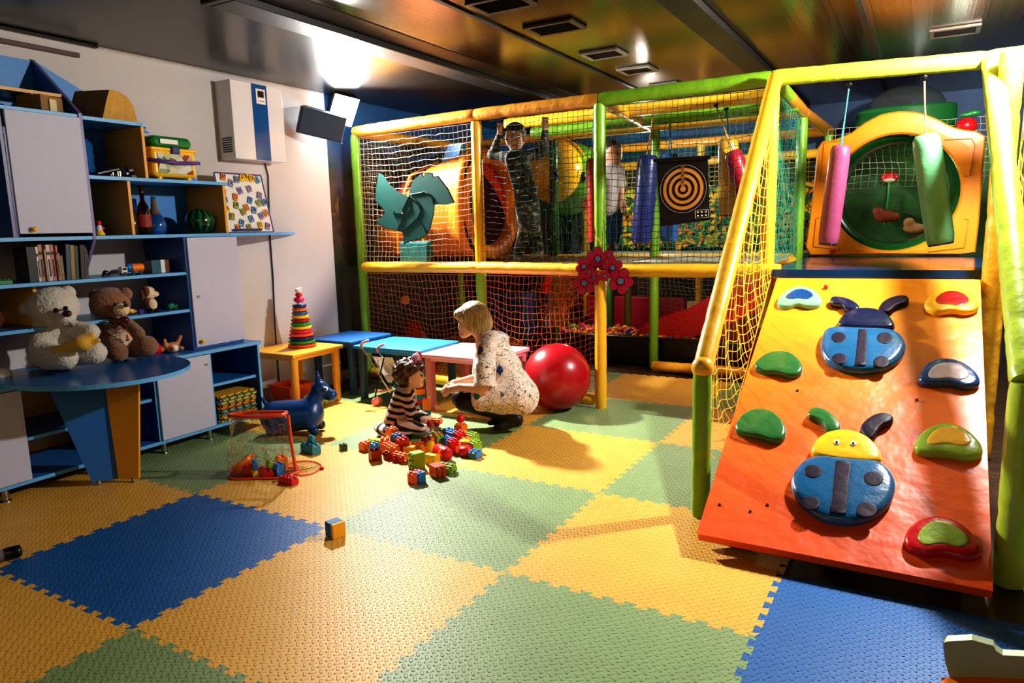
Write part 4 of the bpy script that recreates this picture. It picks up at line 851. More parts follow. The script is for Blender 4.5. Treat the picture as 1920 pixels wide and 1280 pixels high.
# stray bricks
def st_(px, py): p = UZ(px, py); return V((p.x, p.y, .0006))
o = brick('building_brick', TEAL, st_(583, 848), A+.35, 4, 2, .055, .034, label='teal four-wheeled brick wagon standing in front of the donkey', cat='toy brick', group=None)
brick('building_brick', TEAL, st_(583, 848)+V((0, .012, .067)), A+.3, 2, 1, .034, .03, label='teal brick on top of the teal wagon', group=None)
brick('building_brick', DKG, st_(644, 843), A+.1, 2, 2, .03, .022, label='small dark green brick alone right of the donkey', group=None)
brick('building_brick', RED, st_(541, 906), A+.55, 4, 2, .032, .028, label='red brick alone on the yellow mat in front of the hand net', group=None)
# foam cube
q = st_(621, 1009); fc = thing('foam_cube', 'small cube, half blue half yellow, on the corner of the dark blue mat', 'toy block', (q.x, q.y+.03, 0)); R2 = Matrix.Rotation(-.28, 3, 'Z')
q = q+V((0, .03, .037)); MB().box(q+R2 @ V((-.009, 0, 0)), (.055, .068, .073), R2).build('blue_half', pl('foam_cube_blue', '#1468A8', rough=.6), fc, bevel=.003); MB().box(q+R2 @ V((.028, 0, 0)), (.018, .068, .073), R2).build('yellow_half', pl('foam_cube_yellow', '#F0A81C', rough=.6), fc, bevel=.003)

# ------------------------------------------------------------------ clear bag with bricks, hand net, buckets
g = UZ(466, 900); bag = thing('clear_bag', 'clear plastic toy bag with orange trim, standing open with bricks inside', 'bag', (g.x, g.y+.1, 0))
FILM = bpy.data.materials.new('crinkled_clear_film'); FILM.use_nodes = True; N, L, b = nodes(FILM)
tr = N.new('ShaderNodeBsdfTransparent'); tr.inputs[0].default_value = (.97, .98, .97, 1); gl = N.new('ShaderNodeBsdfGlossy'); gl.inputs['Roughness'].default_value = .06; mx = N.new('ShaderNodeMixShader')
fr = N.new('ShaderNodeFresnel'); fr.inputs['IOR'].default_value = 1.5; nz = N.new('ShaderNodeTexNoise'); nz.inputs['Scale'].default_value = 18; nz.inputs['Detail'].default_value = 3; tc = N.new('ShaderNodeTexCoord'); L.new(tc.outputs['Object'], nz.inputs['Vector'])
bp = N.new('ShaderNodeBump'); bp.inputs['Strength'].default_value = 1; bp.inputs['Distance'].default_value = .06; L.new(nz.outputs['Fac'], bp.inputs['Height']); L.new(bp.outputs[0], gl.inputs['Normal']); L.new(bp.outputs[0], fr.inputs['Normal'])
hm = N.new('ShaderNodeMath'); hm.operation = 'MULTIPLY'; hm.inputs[1].default_value = .5; L.new(fr.outputs[0], hm.inputs[0]); L.new(hm.outputs[0], mx.inputs[0]); L.new(tr.outputs[0], mx.inputs[1]); L.new(gl.outputs[0], mx.inputs[2]); L.new(mx.outputs[0], N['Material Output'].inputs['Surface'])
bc_ = V((g.x+.0, g.y+.11, 0)); e1 = V((RC[0][0], RC[0][1], 0)).normalized(); e2 = V((-e1.y, e1.x, 0))
rgb = random.Random(2); rings = []
for i in range(9):
    t = i/8; w = .2-.035*t; dpt = .1-.05*t; row = []
    for k in range(28):
        a = 2*PI*k/28; j = 1+.05*math.sin(5*a+i*1.3)+.03*rgb.uniform(-1, 1); s = abs(math.cos(a))**.7*(1 if math.cos(a) > 0 else -1); s2 = abs(math.sin(a))**.7*(1 if math.sin(a) > 0 else -1)
        row.append(bc_+e1*(w*s*j)+e2*(dpt*s2*j)+V((0, 0, .006+.36*t)))
    rings.append(row)
mb = MB(); n = 28; mb.add([p for r_ in rings for p in r_], [(i*n+k, i*n+(k+1) % n, (i+1)*n+(k+1) % n, (i+1)*n+k) for i in range(8) for k in range(n)], 0, True); mb.build('film', FILM, bag)
mb = MB(); mb.tube([p+V((0, 0, .004)) for p in rings[-1]], .011, 8, True); mb.build('top_trim', ROR, bag); MB().tube([p+V((0, 0, .003)) for p in rings[0]], .006, 8, True).build('bottom_trim', ROR, bag)
MB().tube([bc_+e1*(.175)+V((0, 0, .36)), bc_+e1*.19-e2*.03+V((0, 0, .2)), bc_+e1*.205-e2*.03+V((0, 0, .03))], .009, 8).build('side_trim', ROR, bag)
MB().prism([p+(bc_+V((0, 0, .0))-p)*.04 for p in rings[0]], (0, 0, .002)).build('base', mat('red_clear_base', '#A8281C', rough=.2, alpha=.8), bag)
def inb(a, c, z=0): return bc_+e1*a+e2*c+V((0, 0, .0095+z))
IG = 'bricks inside the clear bag'
brick('building_brick', RED, inb(.03, -.03), A, 4, 2, .03, .03, label='red brick lying flat at the bottom of the clear bag', group=IG)
brick('building_brick', YLP, inb(-.03, -.055), A, 2, 1, .03, .03, label='small yellow brick at the front of the clear bag', group=IG)
brick('building_brick', BLP, inb(-.028, -.055, .042), A, 2, 1, .045, .028, label='blue brick on top of the small yellow brick in the clear bag', group=IG)
brick('building_brick', BLP, inb(.105, -.03), A+.3, 2, 2, .06, .028, label='blue brick at the right side of the clear bag', group=IG)
brick('building_brick', LGP, inb(.05, -.03, .042), A+.2, 2, 1, .034, .028, label='lime brick on the flat red brick in the clear bag', group=IG)
brick('building_brick', ORG, inb(.1, .035), A, 2, 2, .085, .032, label='orange brick standing at the back of the clear bag', group=IG)
o = MB().lathe([(0, 0), (.06, 0), (.07, .008), (.07, .03), (.064, .034), (.06, .012), (0, .01)], n=28).build('round_lid', ORG); o.location = inb(-.105, 0, .055); o.rotation_euler = (.3, -.55, 0); tag(o, 'orange round lid leaning inside the clear bag', 'dish')  # the dish shape is a loose orange lid
brick('building_brick', ROR, inb(-.09, .0), A, 2, 2, .05, .032, label='red-orange brick under the orange lid in the clear bag', group=IG)
# hand net
h0 = UZ(532, 880); h1 = UZ(604, 874); hn = thing('hand_net', 'orange wire hand net lying on the yellow mat right of the clear bag', 'net', ((h0.x+h1.x)/2, (h0.y+h1.y)/2, 0))
px_ = [(526, 884), (545, 868), (570, 865), (590, 867), (604, 873), (600, 881), (585, 890), (565, 893), (545, 890)]
loop = chaikin([V((*UZ(x, y)[:2], .006)) for x, y in px_], 2); MB().tube(loop, .004, 6, True).build('hoop', ROR, hn)
lc_ = sum(loop, V((0, 0, 0)))/len(loop); mb = MB()
for k in range(0, len(loop), 2): mb.tube([loop[k], lc_+(loop[k]-lc_)*.6+V((0, 0, .003)), lc_+V((0, 0, .002))], .0011, 3)
for s in (.25, .45, .65, .83): mb.tube([lc_+(p-lc_)*s+V((0, 0, .0015)) for p in loop], .0011, 3, True)
mb.build('netting', mat('orange_string', '#D8863A', rough=.8), hn); MB().tube([loop[len(loop)//2], loop[len(loop)//2]+V((.02, .01, .003))], .009).build('handle', RED, hn); MB().tube([V((*UZ(540, 885)[:2], .012)), V((*UZ(570, 883)[:2], .013)), V((*UZ(597, 875)[:2], .01))], .004).build('rod', LGP, hn)
# puzzle mats on the cabinet board
pc = ['#D8A02E', '#2A6A3A', '#B8A82E', '#2E5A9A', '#D8A02E', '#4A8A3A', '#E06A2A', '#E06A2A', '#2A6A3A', '#C8B040', '#2E5A9A', '#4A8A3A', '#E06A2A', '#C8B040', '#2A6A3A', '#D8A02E']
def pm_poly(cx, cy, w, d):
    P = []
    for k, (a, b_) in enumerate((((-1, -1), (1, -1)), ((1, -1), (1, 1)), ((1, 1), (-1, 1)), ((-1, 1), (-1, -1)))):
        a, b_ = V((cx+a[0]*w/2, cy+a[1]*d/2)), V((cx+b_[0]*w/2, cy+b_[1]*d/2)); dd = b_-a; nr = V((dd.y, -dd.x)).normalized()
        for j in range(5):
            for t, s in ((.3, 0), (.22, 1), (.78, 1), (.7, 0)): P.append(a+dd*((j+t)/5)+nr*(s*.014-.014))
    return P
FN = {'#D8A02E': 'yellow', '#2A6A3A': 'dark green', '#B8A82E': 'olive yellow', '#2E5A9A': 'blue', '#4A8A3A': 'green', '#E06A2A': 'orange', '#C8B040': 'pale yellow'}
for i in range(16):
    c_ = pc[::-1][i]; z = .0925+i*.0118
    o = MB().prism([(p.x, p.y, z) for p in pm_poly(-1.0+.006*((i*5) % 3), .985+.006*((i*7) % 4), .3, .32)], (0, 0, .011)).build('puzzle_mat', mat('puzzle_'+c_[1:].lower(), c_, rough=.7))
    tag(o, f'{FN[c_]} puzzle mat, number {i+1} from the bottom of the stack in the low cabinet' if i < 15 else 'yellow puzzle mat on top of the stack in the low cabinet', 'puzzle mat', 'stack of small puzzle mats')
# bucket, power strip, green ball under the yellow table
q = V((-1.13, 1.745, 0)); t = thing('toy_crate', 'orange toy crate on the floor beneath the yellow table', 'crate', q)
mb = MB(); w0, w1 = .09, .125
o4 = lambda w, z: [V((q.x-w, q.y-w, z)), V((q.x+w, q.y-w, z)), V((q.x+w, q.y+w, z)), V((q.x-w, q.y+w, z))]
vs = o4(w0, 0)+o4(w1, .17)+o4(w1-.01, .17)+o4(w0-.01, .01); fs = [(0, 3, 2, 1), (12, 13, 14, 15)]
for a in range(3):
    for k in range(4): fs.append((a*4+k, a*4+(k+1) % 4, a*4+4+(k+1) % 4, a*4+4+k))
mb.add(vs, fs); mb.build('crate_body', ROR, t, bevel=.003); MB().tube(o4(w1+.002, .168), .008, 6, True).build('crate_rim', ROR, t)
q = V((-.9, 1.78, .0)); t = thing('power_strip', 'white power strip with sockets propped under the yellow table', 'power strip', q); R2 = Matrix.Rotation(.3, 3, 'Z') @ Matrix.Rotation(1.0, 3, 'Y'); cc = q+V((-.02, 0, .065))
MB().box(cc, (.075, .2, .03), R2).build('strip_body', WHT, t, bevel=.006)
for k in (-.06, 0, .06): MB().lathe([(.02, .0), (.02, .002), (0, .002)], cc+R2 @ V((0, k, .0152)), R2 @ V((0, 0, 1)), 16).build('socket', mat('socket_grey', '#6A6A66'), t)
tag(MB().ball((-.84, 1.84, .032), .032, 18).build('toy_ball', pl('lime_ball', '#A8C828')), 'small lime ball under the yellow table', 'ball')

# ------------------------------------------------------------------ doll stroller
s0 = UZ(716, 752); ref = V((s0.x, s0.y, .2)); sg = thing('doll_stroller', 'folding doll stroller with pink handles and spotted fabric seat', 'stroller', (s0.x+.1, s0.y+.1, 0))
PKG = pl('pink_grip', '#E09098'); PKW = pl('pink_wheel', '#D8786A')
def sp_(x, y, off=0): return AT(x, y, ref, off*.6-.13)
for (hx, hy), off, (ex, ey), (wx, wy) in (((676, 648), -.02, (732, 736), (703, 745)), ((706, 655), .14, (762, 712), (735, 722))):
    a, e, w = sp_(hx+6, hy+8, off), sp_(ex, ey, off), sp_(wx, wy, off)
    MB().tube([a, e], .0065, 8).build('frame_tube', CHROME, sg); MB().tube([sp_(hx+44, hy+22, off), w], .0065, 8).build('frame_tube', DKM, sg)
    MB().tube(chaikin([a+(e-a)*.04, a, sp_(hx, hy, off), sp_(hx+4, hy-6, off), sp_(hx+14, hy-10, off), sp_(hx+15, hy-9, off)], 1)[2:-2], .011, 8).build('handle', PKG, sg)
for a, b_ in ((sp_(703, 733), sp_(735, 728, .1)),): MB().tube([a, sp_(718, 733, .03), b_], .012, 8).build('axle_bar', PKW, sg)
fwd = V((FWD[0], FWD[1], 0)).normalized()
for x, y, off in ((704, 747, -.01), (709, 746, .05), (760, 738, .06), (768, 732, .14)):
    c = sp_(x, y, off); c.z = .036
    mb = MB().lathe([(.01, -.012), (.03, -.012), (.034, -.006), (.034, .006), (.03, .012), (.01, .012)], c, V((.75, -.66, 0)), 22); mb.build('wheel', PKW, sg); MB().lathe([(0, -.014), (.012, -.013), (.012, .013), (0, .014)], c, V((.75, -.66, 0)), 14).build('hub', mat('hub_peach', '#E0A080'), sg)
SEAT = bpy.data.materials.new('spotted_fabric'); SEAT.use_nodes = True; N, L, b = nodes(SEAT); vo = N.new('ShaderNodeTexVoronoi'); vo.inputs['Scale'].default_value = 60; tc = N.new('ShaderNodeTexCoord'); L.new(tc.outputs['Object'], vo.inputs['Vector']); r = ramp(N, [(0, '#6A5A5A'), (.2, '#6A5A5A'), (.26, '#DCD4CC'), (1, '#DCD4CC')]); L.new(vo.outputs['Distance'], r.inputs[0]); L.new(r.outputs[0], b.inputs['Base Color']); b.inputs['Roughness'].default_value = .85
vs = []; nU, nW = 8, 6
for i in range(nU+1):
    for j in range(nW+1):
        u, w = i/nU, j/nW; p0 = sp_(698+38*w, 668+2*w, .0+.1*w); p1 = sp_(728+22*w, 718-14*w, .02+.1*w); p = p0+(p1-p0)*u; sag = math.sin(PI*w)*math.sin(PI*min(1, u*1.2))*.05; vs.append(p+fwd*sag-V((0, 0, sag*.5)))
MB().add(vs, [(i*(nW+1)+j, i*(nW+1)+j+1, (i+1)*(nW+1)+j+1, (i+1)*(nW+1)+j) for i in range(nU) for j in range(nW)], 0, True).build('fabric_seat', SEAT, sg)

# ------------------------------------------------------------------ pieces cut by the frame edge
a, b_ = UZ(-60, 1058, .028), UZ(48, 1030, .028)
bp_ = thing('padded_bar', 'grey tube with a black rubber cap lying at the left edge of the photo', 'tube', (a.x, a.y, 0)); a = V((a.x, a.y, .03)); b_ = V((b_.x, b_.y, .03)); d = (b_-a)
MB().tube([a-d*1.5, a+d*.66], .024, 16).build('tube', mat('grey_tube', '#6A6A70', rough=.4), bp_); MB().lathe([(.026, 0), (.029, .004), (.029, .05), (.025, .062), (0, .068)], a+d*.62, d, 20).build('end_cap', BLK, bp_)
gs = thing('plastic_rocker', 'pale green moulded plastic toy seat with a notch at the bottom right corner', 'toy seat', (3.62, -.5, 0))
PG = mat('pale_green_plastic', '#B4C49A', rough=.3, var=.04, bs=6); rf = V((3.56, -.42, .3))
ol = [(1768, 1206), (1776, 1202), (1812, 1200), (1822, 1199), (1832, 1202), (1862, 1210), (1868, 1220), (1880, 1228), (1900, 1229), (1960, 1232), (1975, 1330), (1800, 1330), (1782, 1275), (1772, 1240)]
zs = UZ(1800, 1330, .0); P = [AT(x, y, rf) for x, y in ol]
front = (V(CAM)-rf); front.z = 0; front.normalize()
MB().prism(P, -front*.03).build('seat_shell', PG, gs, bevel=.01, seg=3)
gz = min(p.z for p in P)
MB().prism([AT(x, y, rf) for x, y in ((1765, 1270), (1830, 1268), (1990, 1275), (1990, 1345), (1760, 1345))], front*.04).build('orange_base', ORG, gs, bevel=.012, seg=3)
lo = min(AT(1770, 1345, rf).z, gz)
MB().bb(rf.x-.1, rf.x+.3, rf.y-.1, rf.y-.02, .0, max(.02, lo+.01)).build('stand', ORG, gs, bevel=.01)
# ------------------------------------------------------------------ two-storey soft play frame
FR = thing('soft_play_frame', 'two-storey climbing frame of yellow and green padded poles hung with nets', 'climbing frame', (1.0, 2.7, 0))
def padded(name, a, b_, r, m, cuffs=True, lab=None):
    a, b_ = V(a), V(b_); L_ = (b_-a).length; n = max(2, int(L_/.04)); rg2 = random.Random(int(abs(a.x*31+a.y*17+b_.z*13)*100))
    pts = []; rs = []
    for i in range(n+1):
        t = i/n; pts.append(a+(b_-a)*t); seam = cuffs and (i % 14 == 7)
        rs.append(r*(1+rg2.uniform(-.018, .018))*(.93 if seam else 1))
    rs[0] *= .9; rs[-1] *= .9
    return MB().tube(pts, rs, 18).build(name, m, FR, lab=lab)
HB = 1.085; HT = 2.345; R1 = .046; R2_ = .05
P0 = V((-1.25, 2.85, 0)); P1 = V((.16, 2.76, 0)); P2 = V((1.296, 2.68, 0)); P3 = V((2.5, 2.76, 0)); P4 = V((3.72, 2.74, 0))
def at(p, z): return V((p.x, p.y, z))
Y2 = 4.4
B0, B1, B2_, B3, B4 = V((-1.25, Y2+.1, 0)), V((.05, Y2, 0)), V((1.154, 4.36, 0)), V((2.46, 4.39, 0)), V((3.86, 4.42, 0))
padded('post', at(P0, 0), at(P0, HT-.03), R1, GRN, lab='green left corner post')
padded('post', at(P1, 0), at(P1, HB), R1, GRN, lab='green lower half of the second post'); padded('post', at(P1, HB), at(P1, HT-.05), R1, YEL, lab='yellow upper half of the second post')
padded('post', at(P2, 0), at(P2, HB-.02), R1, YEL, lab='yellow lower half of the middle post'); padded('post', at(P2, HB), at(P2, HT-.04), R1, GRN, lab='green upper half of the middle post')
padded('post', at(P3, HB-.4), at(P3, HT-.05), R1, YEL, lab='yellow post behind the slanted pole')
padded('beam', at(P0, HT), at(P1, HT+.005), R2_, WORN); padded('beam', at(P1, HT+.005), at(P2, HT-.01), R2_, WORN)
padded('beam', at(P2, HT-.01), at(P3, HT+.01), R2_, GRN, lab='green top beam above the dart target')
padded('beam', at(P0, HB)+V((.05, -.03, 0)), at(P1, HB+.01)+V((0, -.03, 0)), R2_, YEL); padded('beam', at(P1, HB+.01)+V((0, -.03, 0)), at(P2, HB)+V((0, -.03, 0)), R2_, YEL); padded('beam', at(P2, HB)+V((0, -.03, 0)), at(P3, HB)+V((.1, -.05, 0)), R2_, YEL)
# top right green beam over the ramp
TR0 = UZ(1478, 153, 2.35); TR1 = UZ(1852, 112, 2.33)
padded('beam', at(P3, HT+.01), TR1, R2_*1.05, LIME, lab='lime top beam over the ramp with hooks for the punch bags')
padded('beam', TR1, TR1+V((.35, -.02, .0)), R2_*1.1, LIME)
# slanted ramp poles
K1 = V((2.555, .94, .74)); K2 = V((3.79, .82, .8))
padded('slanted_pole', K1, at(P3, HT-.0)+V((.03, -.07, 0)), .047, YEL, lab='yellow slanted pole left of the ramp'); padded('post', (2.555, .94, 0), K1, .045, GRN, lab='green post at the lower left of the ramp')
MB().ball(K1, .054, 16).build('joint_pad', YEL, FR)
padded('slanted_pole', K2, TR1+V((.02, -.06, -.02)), .056, LIME, lab='lime slanted pole right of the ramp'); padded('post', (3.79, .82, 0), K2, .056, LIME, lab='lime post at the lower right of the ramp')
padded('beam', K2+V((0, 0, -.02)), K2+V((.9, .12, .0)), .045, LIME, lab='lime rail leaving the right ramp post')
yp = UY(1890, 200, 2.55).x
padded('post', (yp, 2.55, 0), (yp, 2.55, 2.3), .06, YEL, lab='yellow post at the right end')
# side and rear poles
padded('post', at(B2_, 0), at(B2_, HT-.04), R1, GRN, lab='green rear post behind the dart target'); padded('post', at(B3, 0), at(B3, HT-.05), R1, GRN, lab='green rear post beside the orange arch'); padded('post', at(B1, 0), at(B1, HT-.05), R1, DGRN)
padded('post', at(B0, 0), at(B0, HT-.05), R1, GRN)
padded('post', (.35, 5.2, 0), (.35, 5.2, HB), R1, DGRN); padded('post', (1.15, 6.0, 0), (1.15, 6.0, HT), R1, YEL); padded('post', (2.5, 6.0, 0), (2.5, 6.0, HT), R1, GRN); padded('post', (-.3, 6.0, 0), (-.3, 6.0, HT), R1, YEL)
padded('beam', at(P0, HT), at(B0, HT), R2_, WORN); padded('beam', at(B0, HT), at(B1, HT), R2_, WORN); padded('beam', at(B1, HT), at(B2_, HT), R2_, YEL); padded('beam', at(B2_, HT), at(B3, HT), R2_, YEL)
padded('beam', (.1, 3.35, HT), (2.5, 3.35, HT), R2_, YEL); padded('beam', (.1, 3.85, HT-.02), (2.5, 3.85, HT-.02), R2_, GRN)
a = at(P3, HT); b_ = at(B3, HT); c = a+(b_-a)*.45; padded('beam', a, c, R2_, GRN, lab='short green beam running back from the corner'); padded('beam', c, b_, R2_, WORN)
padded('beam', b_, (2.5, 6.0, HT), R2_, WORN); padded('beam', at(P2, HT-.02), at(B2_, HT-.02), R2_*.9, YEL)
padded('beam', at(B0, HB), at(B1, HB), R2_, YEL); padded('beam', at(B1, HB), at(B2_, HB), R2_, YEL); padded('beam', at(B2_, HB), at(B3, HB), R2_, YEL); padded('beam', (1.15, 6, HB+.2), (2.5, 6, HB+.2), R2_, YEL); padded('beam', (-.3, 6, HT), (2.5, 6, HT), R2_, WORN); padded('beam', (-.3, 6, HT-.22), (2.5, 6, HT-.22), R2_, YEL)
padded('beam', P0+V((.06, -.0, .06)), P1+V((-.06, 0, .06)), R1, YEL, lab='yellow floor beam under the tables'); padded('beam', P1+V((.06, 0, .06)), P2+V((-.06, 0, .06)), R1, YEL, lab='yellow floor beam beside the red ball')
padded('beam', (1.2, 4.2, .055), (2.55, 4.2, .055), .05, WORN, lab='worn padded floor beam in front of the ball pit')
padded('beam', (2.62, 2.62, 1.02), (3.7, 2.66, 1.02), .04, YEL, lab='yellow beam under the edge of the blue platform mat')
# decks
DECKG = mat('grey_deck', '#A8A69A', rough=.3, var=.1, bs=3, bump=.04); DECKB = mat('brown_deck', '#6A4A34', rough=.35, var=.2, bs=4)
MB().bb(-1.2, 1.25, 2.84, 4.34, 1.08, 1.115).build('deck', DECKB, FR, bevel=.008, lab='brown deck boards'); MB().bb(1.34, 2.4, 2.84, 4.34, 1.08, 1.12).build('deck', DECKG, FR, bevel=.008, lab='pale grey deck mat'); MB().bb(-.2, 2.45, 4.45, 5.95, 1.08, 1.115).build('deck', DECKG, FR)
BMAT = mat('blue_platform_vinyl', '#123A66', rough=.16, var=.08, bs=6, bump=.1, coat=.3)
q0, q1 = UZ(1452, 500, 1.09), UZ(1842, 504, 1.09)
MB().prism([(2.57, 2.55, 1.055), (3.74, 2.62, 1.055), (3.84, 4.33, 1.055), (2.53, 4.33, 1.055)], (0, 0, .05)).build('platform_mat', BMAT, FR, bevel=.014, seg=3, lab='glossy dark blue platform mat at the top of the ramp')
# ---- nets
def net(name, c00, c10, c11, c01, nu, nv, r, m, sag=(0, 0, 0), jit=.006, seed=1, lab=None, clip=None):
    c00, c10, c11, c01 = map(V, (c00, c10, c11, c01)); rg3 = random.Random(seed); sag = V(sag); G = []
    ph = rg3.uniform(0, 6)
    for i in range(nu+1):
        row = []
        for j in range(nv+1):
            u, w = i/nu, j/nv; p = (c00*(1-u)+c10*u)*(1-w)+(c01*(1-u)+c11*u)*w
            e = math.sin(PI*u)*math.sin(PI*w)
            p = p+sag*e+V((math.sin(w*7+u*3+ph), 0, math.sin(u*8+ph+w*2)))*(jit*3*e)+V((rg3.uniform(-1, 1), rg3.uniform(-1, 1), rg3.uniform(-1, 1)))*jit*(1 if e > .01 else .2)
            row.append(p)
        G.append(row)
    mb = MB()
    for i in range(nu+1):
        run = [G[i][j] for j in range(nv+1) if not clip or clip(i/nu, j/nv)]
        if len(run) > 1: mb.tube(run, r, 3, cap=False)
    for j in range(nv+1):
        run = [G[i][j] for i in range(nu+1) if not clip or clip(i/nu, j/nv)]
        if len(run) > 1: mb.tube(run, r, 3, cap=False)
    return mb.build(name, m, FR, lab=lab)
def twine(n, c): return mat(n, c, rough=.8, var=.15, bs=90, bump=0)
NW, NT, NO, NY, NG = twine('cream_twine', '#B8AE94'), twine('dark_teal_twine', '#123832'), twine('orange_twine', '#C8743A'), twine('yellow_twine', '#E8B82A'), twine('green_twine', '#2E8A6A')
net('net', (.4, 5.99, .5), (2.45, 5.99, .5), (2.45, 5.99, 1.05), (.4, 5.99, 1.05), 34, 10, .0024, NW, (0, -.12, -.05), seed=31, lab='pale net behind the ball pit')
px5 = UY(1177, 600, 5.45).x; padded('post', (px5, 5.45, .17), (px5, 5.45, HB), .045, mat('mossy_vinyl', '#7A7A2A', rough=.5, var=.5, bs=30))
net('net', at(P0, HB+.05)+V((.05, -.04, 0)), at(P1, HB+.06)+V((-.05, -.04, 0)), at(P1, HT-.06)+V((-.05, 0, 0)), at(P0, HT-.06)+V((.05, 0, 0)), 27, 23, .0019, NW, (0, .05, -.03), seed=3, lab='cream net across the upper left bay')
net('net', at(P1, HB+.05)+V((.05, -.04, 0)), at(P2, HB+.05)+V((-.05, -.04, 0)), at(P2, HT-.06)+V((-.05, 0, 0)), at(P1, HT-.06)+V((.05, 0, 0)), 24, 24, .0024, NT, (0, -.03, -.03), seed=4, lab='dark teal net across the bay with the boy')
net('net', at(P2, HB+.05)+V((.05, -.04, 0)), at(P3, HB+.05)+V((-.05, -.04, 0)), at(P3, HT-.06)+V((-.05, 0, 0)), at(P2, HT-.06)+V((.05, 0, 0)), 25, 24, .0024, NT, (0, .05, -.03), seed=5, lab='dark teal net across the bay with the dart target')
net('net', at(P0, .12)+V((.05, 0, 0)), at(P1, .12)+V((-.05, 0, 0)), at(P1, HB-.06)+V((-.05, -.0, 0)), at(P0, HB-.06)+V((.05, 0, 0)), 27, 20, .0023, NO, (0, .1, -.1), seed=6, jit=.008, lab='orange net across the lower left bay')
net('net', at(P1, .12)+V((.05, 0, 0)), at(P2, .12)+V((-.05, 0, 0)), at(P2, HB-.06)+V((-.05, 0, 0)), at(P1, HB-.06)+V((.05, 0, 0)), 24, 20, .0023, NO, (0, -.06, -.12), seed=7, jit=.008, lab='orange net across the lower middle bay')
net('net', at(B2_, .35)+V((.06, 0, 0)), at(B3, .35)+V((-.06, 0, 0)), at(B3, HB-.06)+V((-.05, 0, 0)), at(B2_, HB-.06)+V((.05, 0, 0)), 22, 14, .002, NT, (0, .05, -.05), seed=8, lab='dark net behind the red slide')
net('net', at(P0, HB+.05)+V((0, .06, 0)), at(B0, HB+.05)+V((0, -.06, 0)), at(B0, HT-.06)+V((0, -.06, 0)), at(P0, HT-.06)+V((0, .06, 0)), 30, 23, .0022, NW, (.12, 0, -.05), seed=9, lab='pale net along the left end of the frame')
net('net', at(P3, HB+.05)+V((.0, .06, 0)), at(B3, HB+.05)+V((0, -.06, 0)), at(B3, HT-.06)+V((0, -.06, 0)), at(P3, HT-.06)+V((0, .06, 0)), 28, 22, .002, NG, (-.05, 0, -.05), seed=10, lab='green net behind the slanted pole')
def side_net(x0, K, yr0, m, lab, bulge, seed):
    yf = lambda z: K.y+.01 if z < K.z else K.y+(2.69-K.y)*(z-K.z)/(HT-K.z)
    yb = lambda z: .6+1.97*(z-.08)/.98 if z < 1.06 else 2.66
    rg4 = random.Random(seed); mb = MB(); ph = rg4.uniform(0, 6)
    def P(y, z):
        a, c = yf(z), yb(z); t = min(1, max(0, (y-a)/max(.01, c-a)))
        xr = 2.565+.1*max(0, 1.06-z)
        return V((x0+(xr-x0)*t+bulge*math.sin(PI*t)+.01*math.sin(y*23+z*9+ph)*math.sin(PI*t), y+.008*math.sin(z*31+y*5), z+.01*math.sin(y*27+ph+z*6)*math.sin(PI*t)-.02*math.sin(PI*t)))
    n = 28
    for i in range(n):
        y = 1.0+(2.62-.98)*i/(n-1); zs_ = [.12+k*.03 for k in range(74)]; run = [P(y, z) for z in zs_ if yf(z) <= y <= yb(z)+.02]
        if len(run) > 2: mb.tube(run, .0023, 3, cap=False)
    for j in range(34):
        z = .36+j*.056
        if yb(z)-yf(z) > .06: mb.tube([P(yf(z)+(yb(z)-yf(z))*k/24, z) for k in range(25)], .0023, 3, cap=False)
    mb.tube([P(yb(.3+.02*k), .3+.02*k) for k in range(38)], .003, 4)
    mb.build('net', m, FR, lab=lab)
side_net(2.575, K1, .7, NY, 'yellow net between the ramp and the slanted pole', -.015, 11)
net('net', (3.8, .85, .14), (3.84, 2.45, HB-.05), (3.86, 2.45, 2.2), K2+V((.03, .04, -.02)), 24, 12, .0024, NY, (.03, 0, -.04), seed=12, lab='yellow net behind the right ramp pole')
net('net', (-.2, 5.96, HB+.05), (2.45, 5.96, HB+.05), (2.45, 5.96, HT-.25), (-.2, 5.96, HT-.25), 40, 18, .0025, NY, (0, -.1, 0), seed=13, lab='yellow net at the back of the upper floor')
net('net', at(B1, HB+.06), at(B2_, HB+.06), at(B2_, HT-.07), at(B1, HT-.07), 20, 22, .0019, NG, (0, -.05, 0), seed=14, lab='green net between the rear posts'); net('net', at(B2_, HB+.06), at(B3, HB+.06), at(B3, HT-.07), at(B2_, HT-.07), 22, 22, .0019, NG, (0, -.05, 0), seed=15, lab='green net behind the dart target')
# hanging shredded camouflage strips: uncountable
rg = random.Random(9); cam_m = [twine('strip_yellow', '#D8A820'), twine('strip_green', '#1E6A4A'), twine('strip_lime', '#8AA82A'), twine('strip_orange', '#C87A1E')]
mb = MB()
for k in range(2600):
    x, y, z = rg.uniform(.2, 2.5), 5.75+rg.uniform(-.06, .1), rg.uniform(HB+.1, HT-.55); a = rg.uniform(0, PI); l, w = rg.uniform(.03, .07), rg.uniform(.012, .024); d = V((math.cos(a), rg.uniform(-.5, .5), math.sin(a)))*l; e = V((-math.sin(a), rg.uniform(-.5, .5), math.cos(a)))*w
    c = V((x, y, z)); mb.add([c-d-e, c+d-e, c+d+e, c-d+e], [(0, 1, 2, 3)], rg.choice([0, 0, 1, 1, 2, 3]))
tag(mb.build('camouflage_strips', cam_m), 'yellow and green shredded strips of camouflage netting at the back of the upper floor', 'camouflage net', None, 'stuff')
mb = MB()
for k in range(900):
    c = V((.35+rg.gauss(0, .09), 3.9+rg.gauss(0, .08), rg.uniform(.45, 1.06))); c.x += .05*math.sin(c.z*9); d = V((rg.uniform(-1, 1), rg.uniform(-.5, .5), rg.uniform(-2, 2))).normalized()*.05
    mb.tube([c-d, c+V((.01, 0, .01)), c+d], .0016, 3, cap=False)
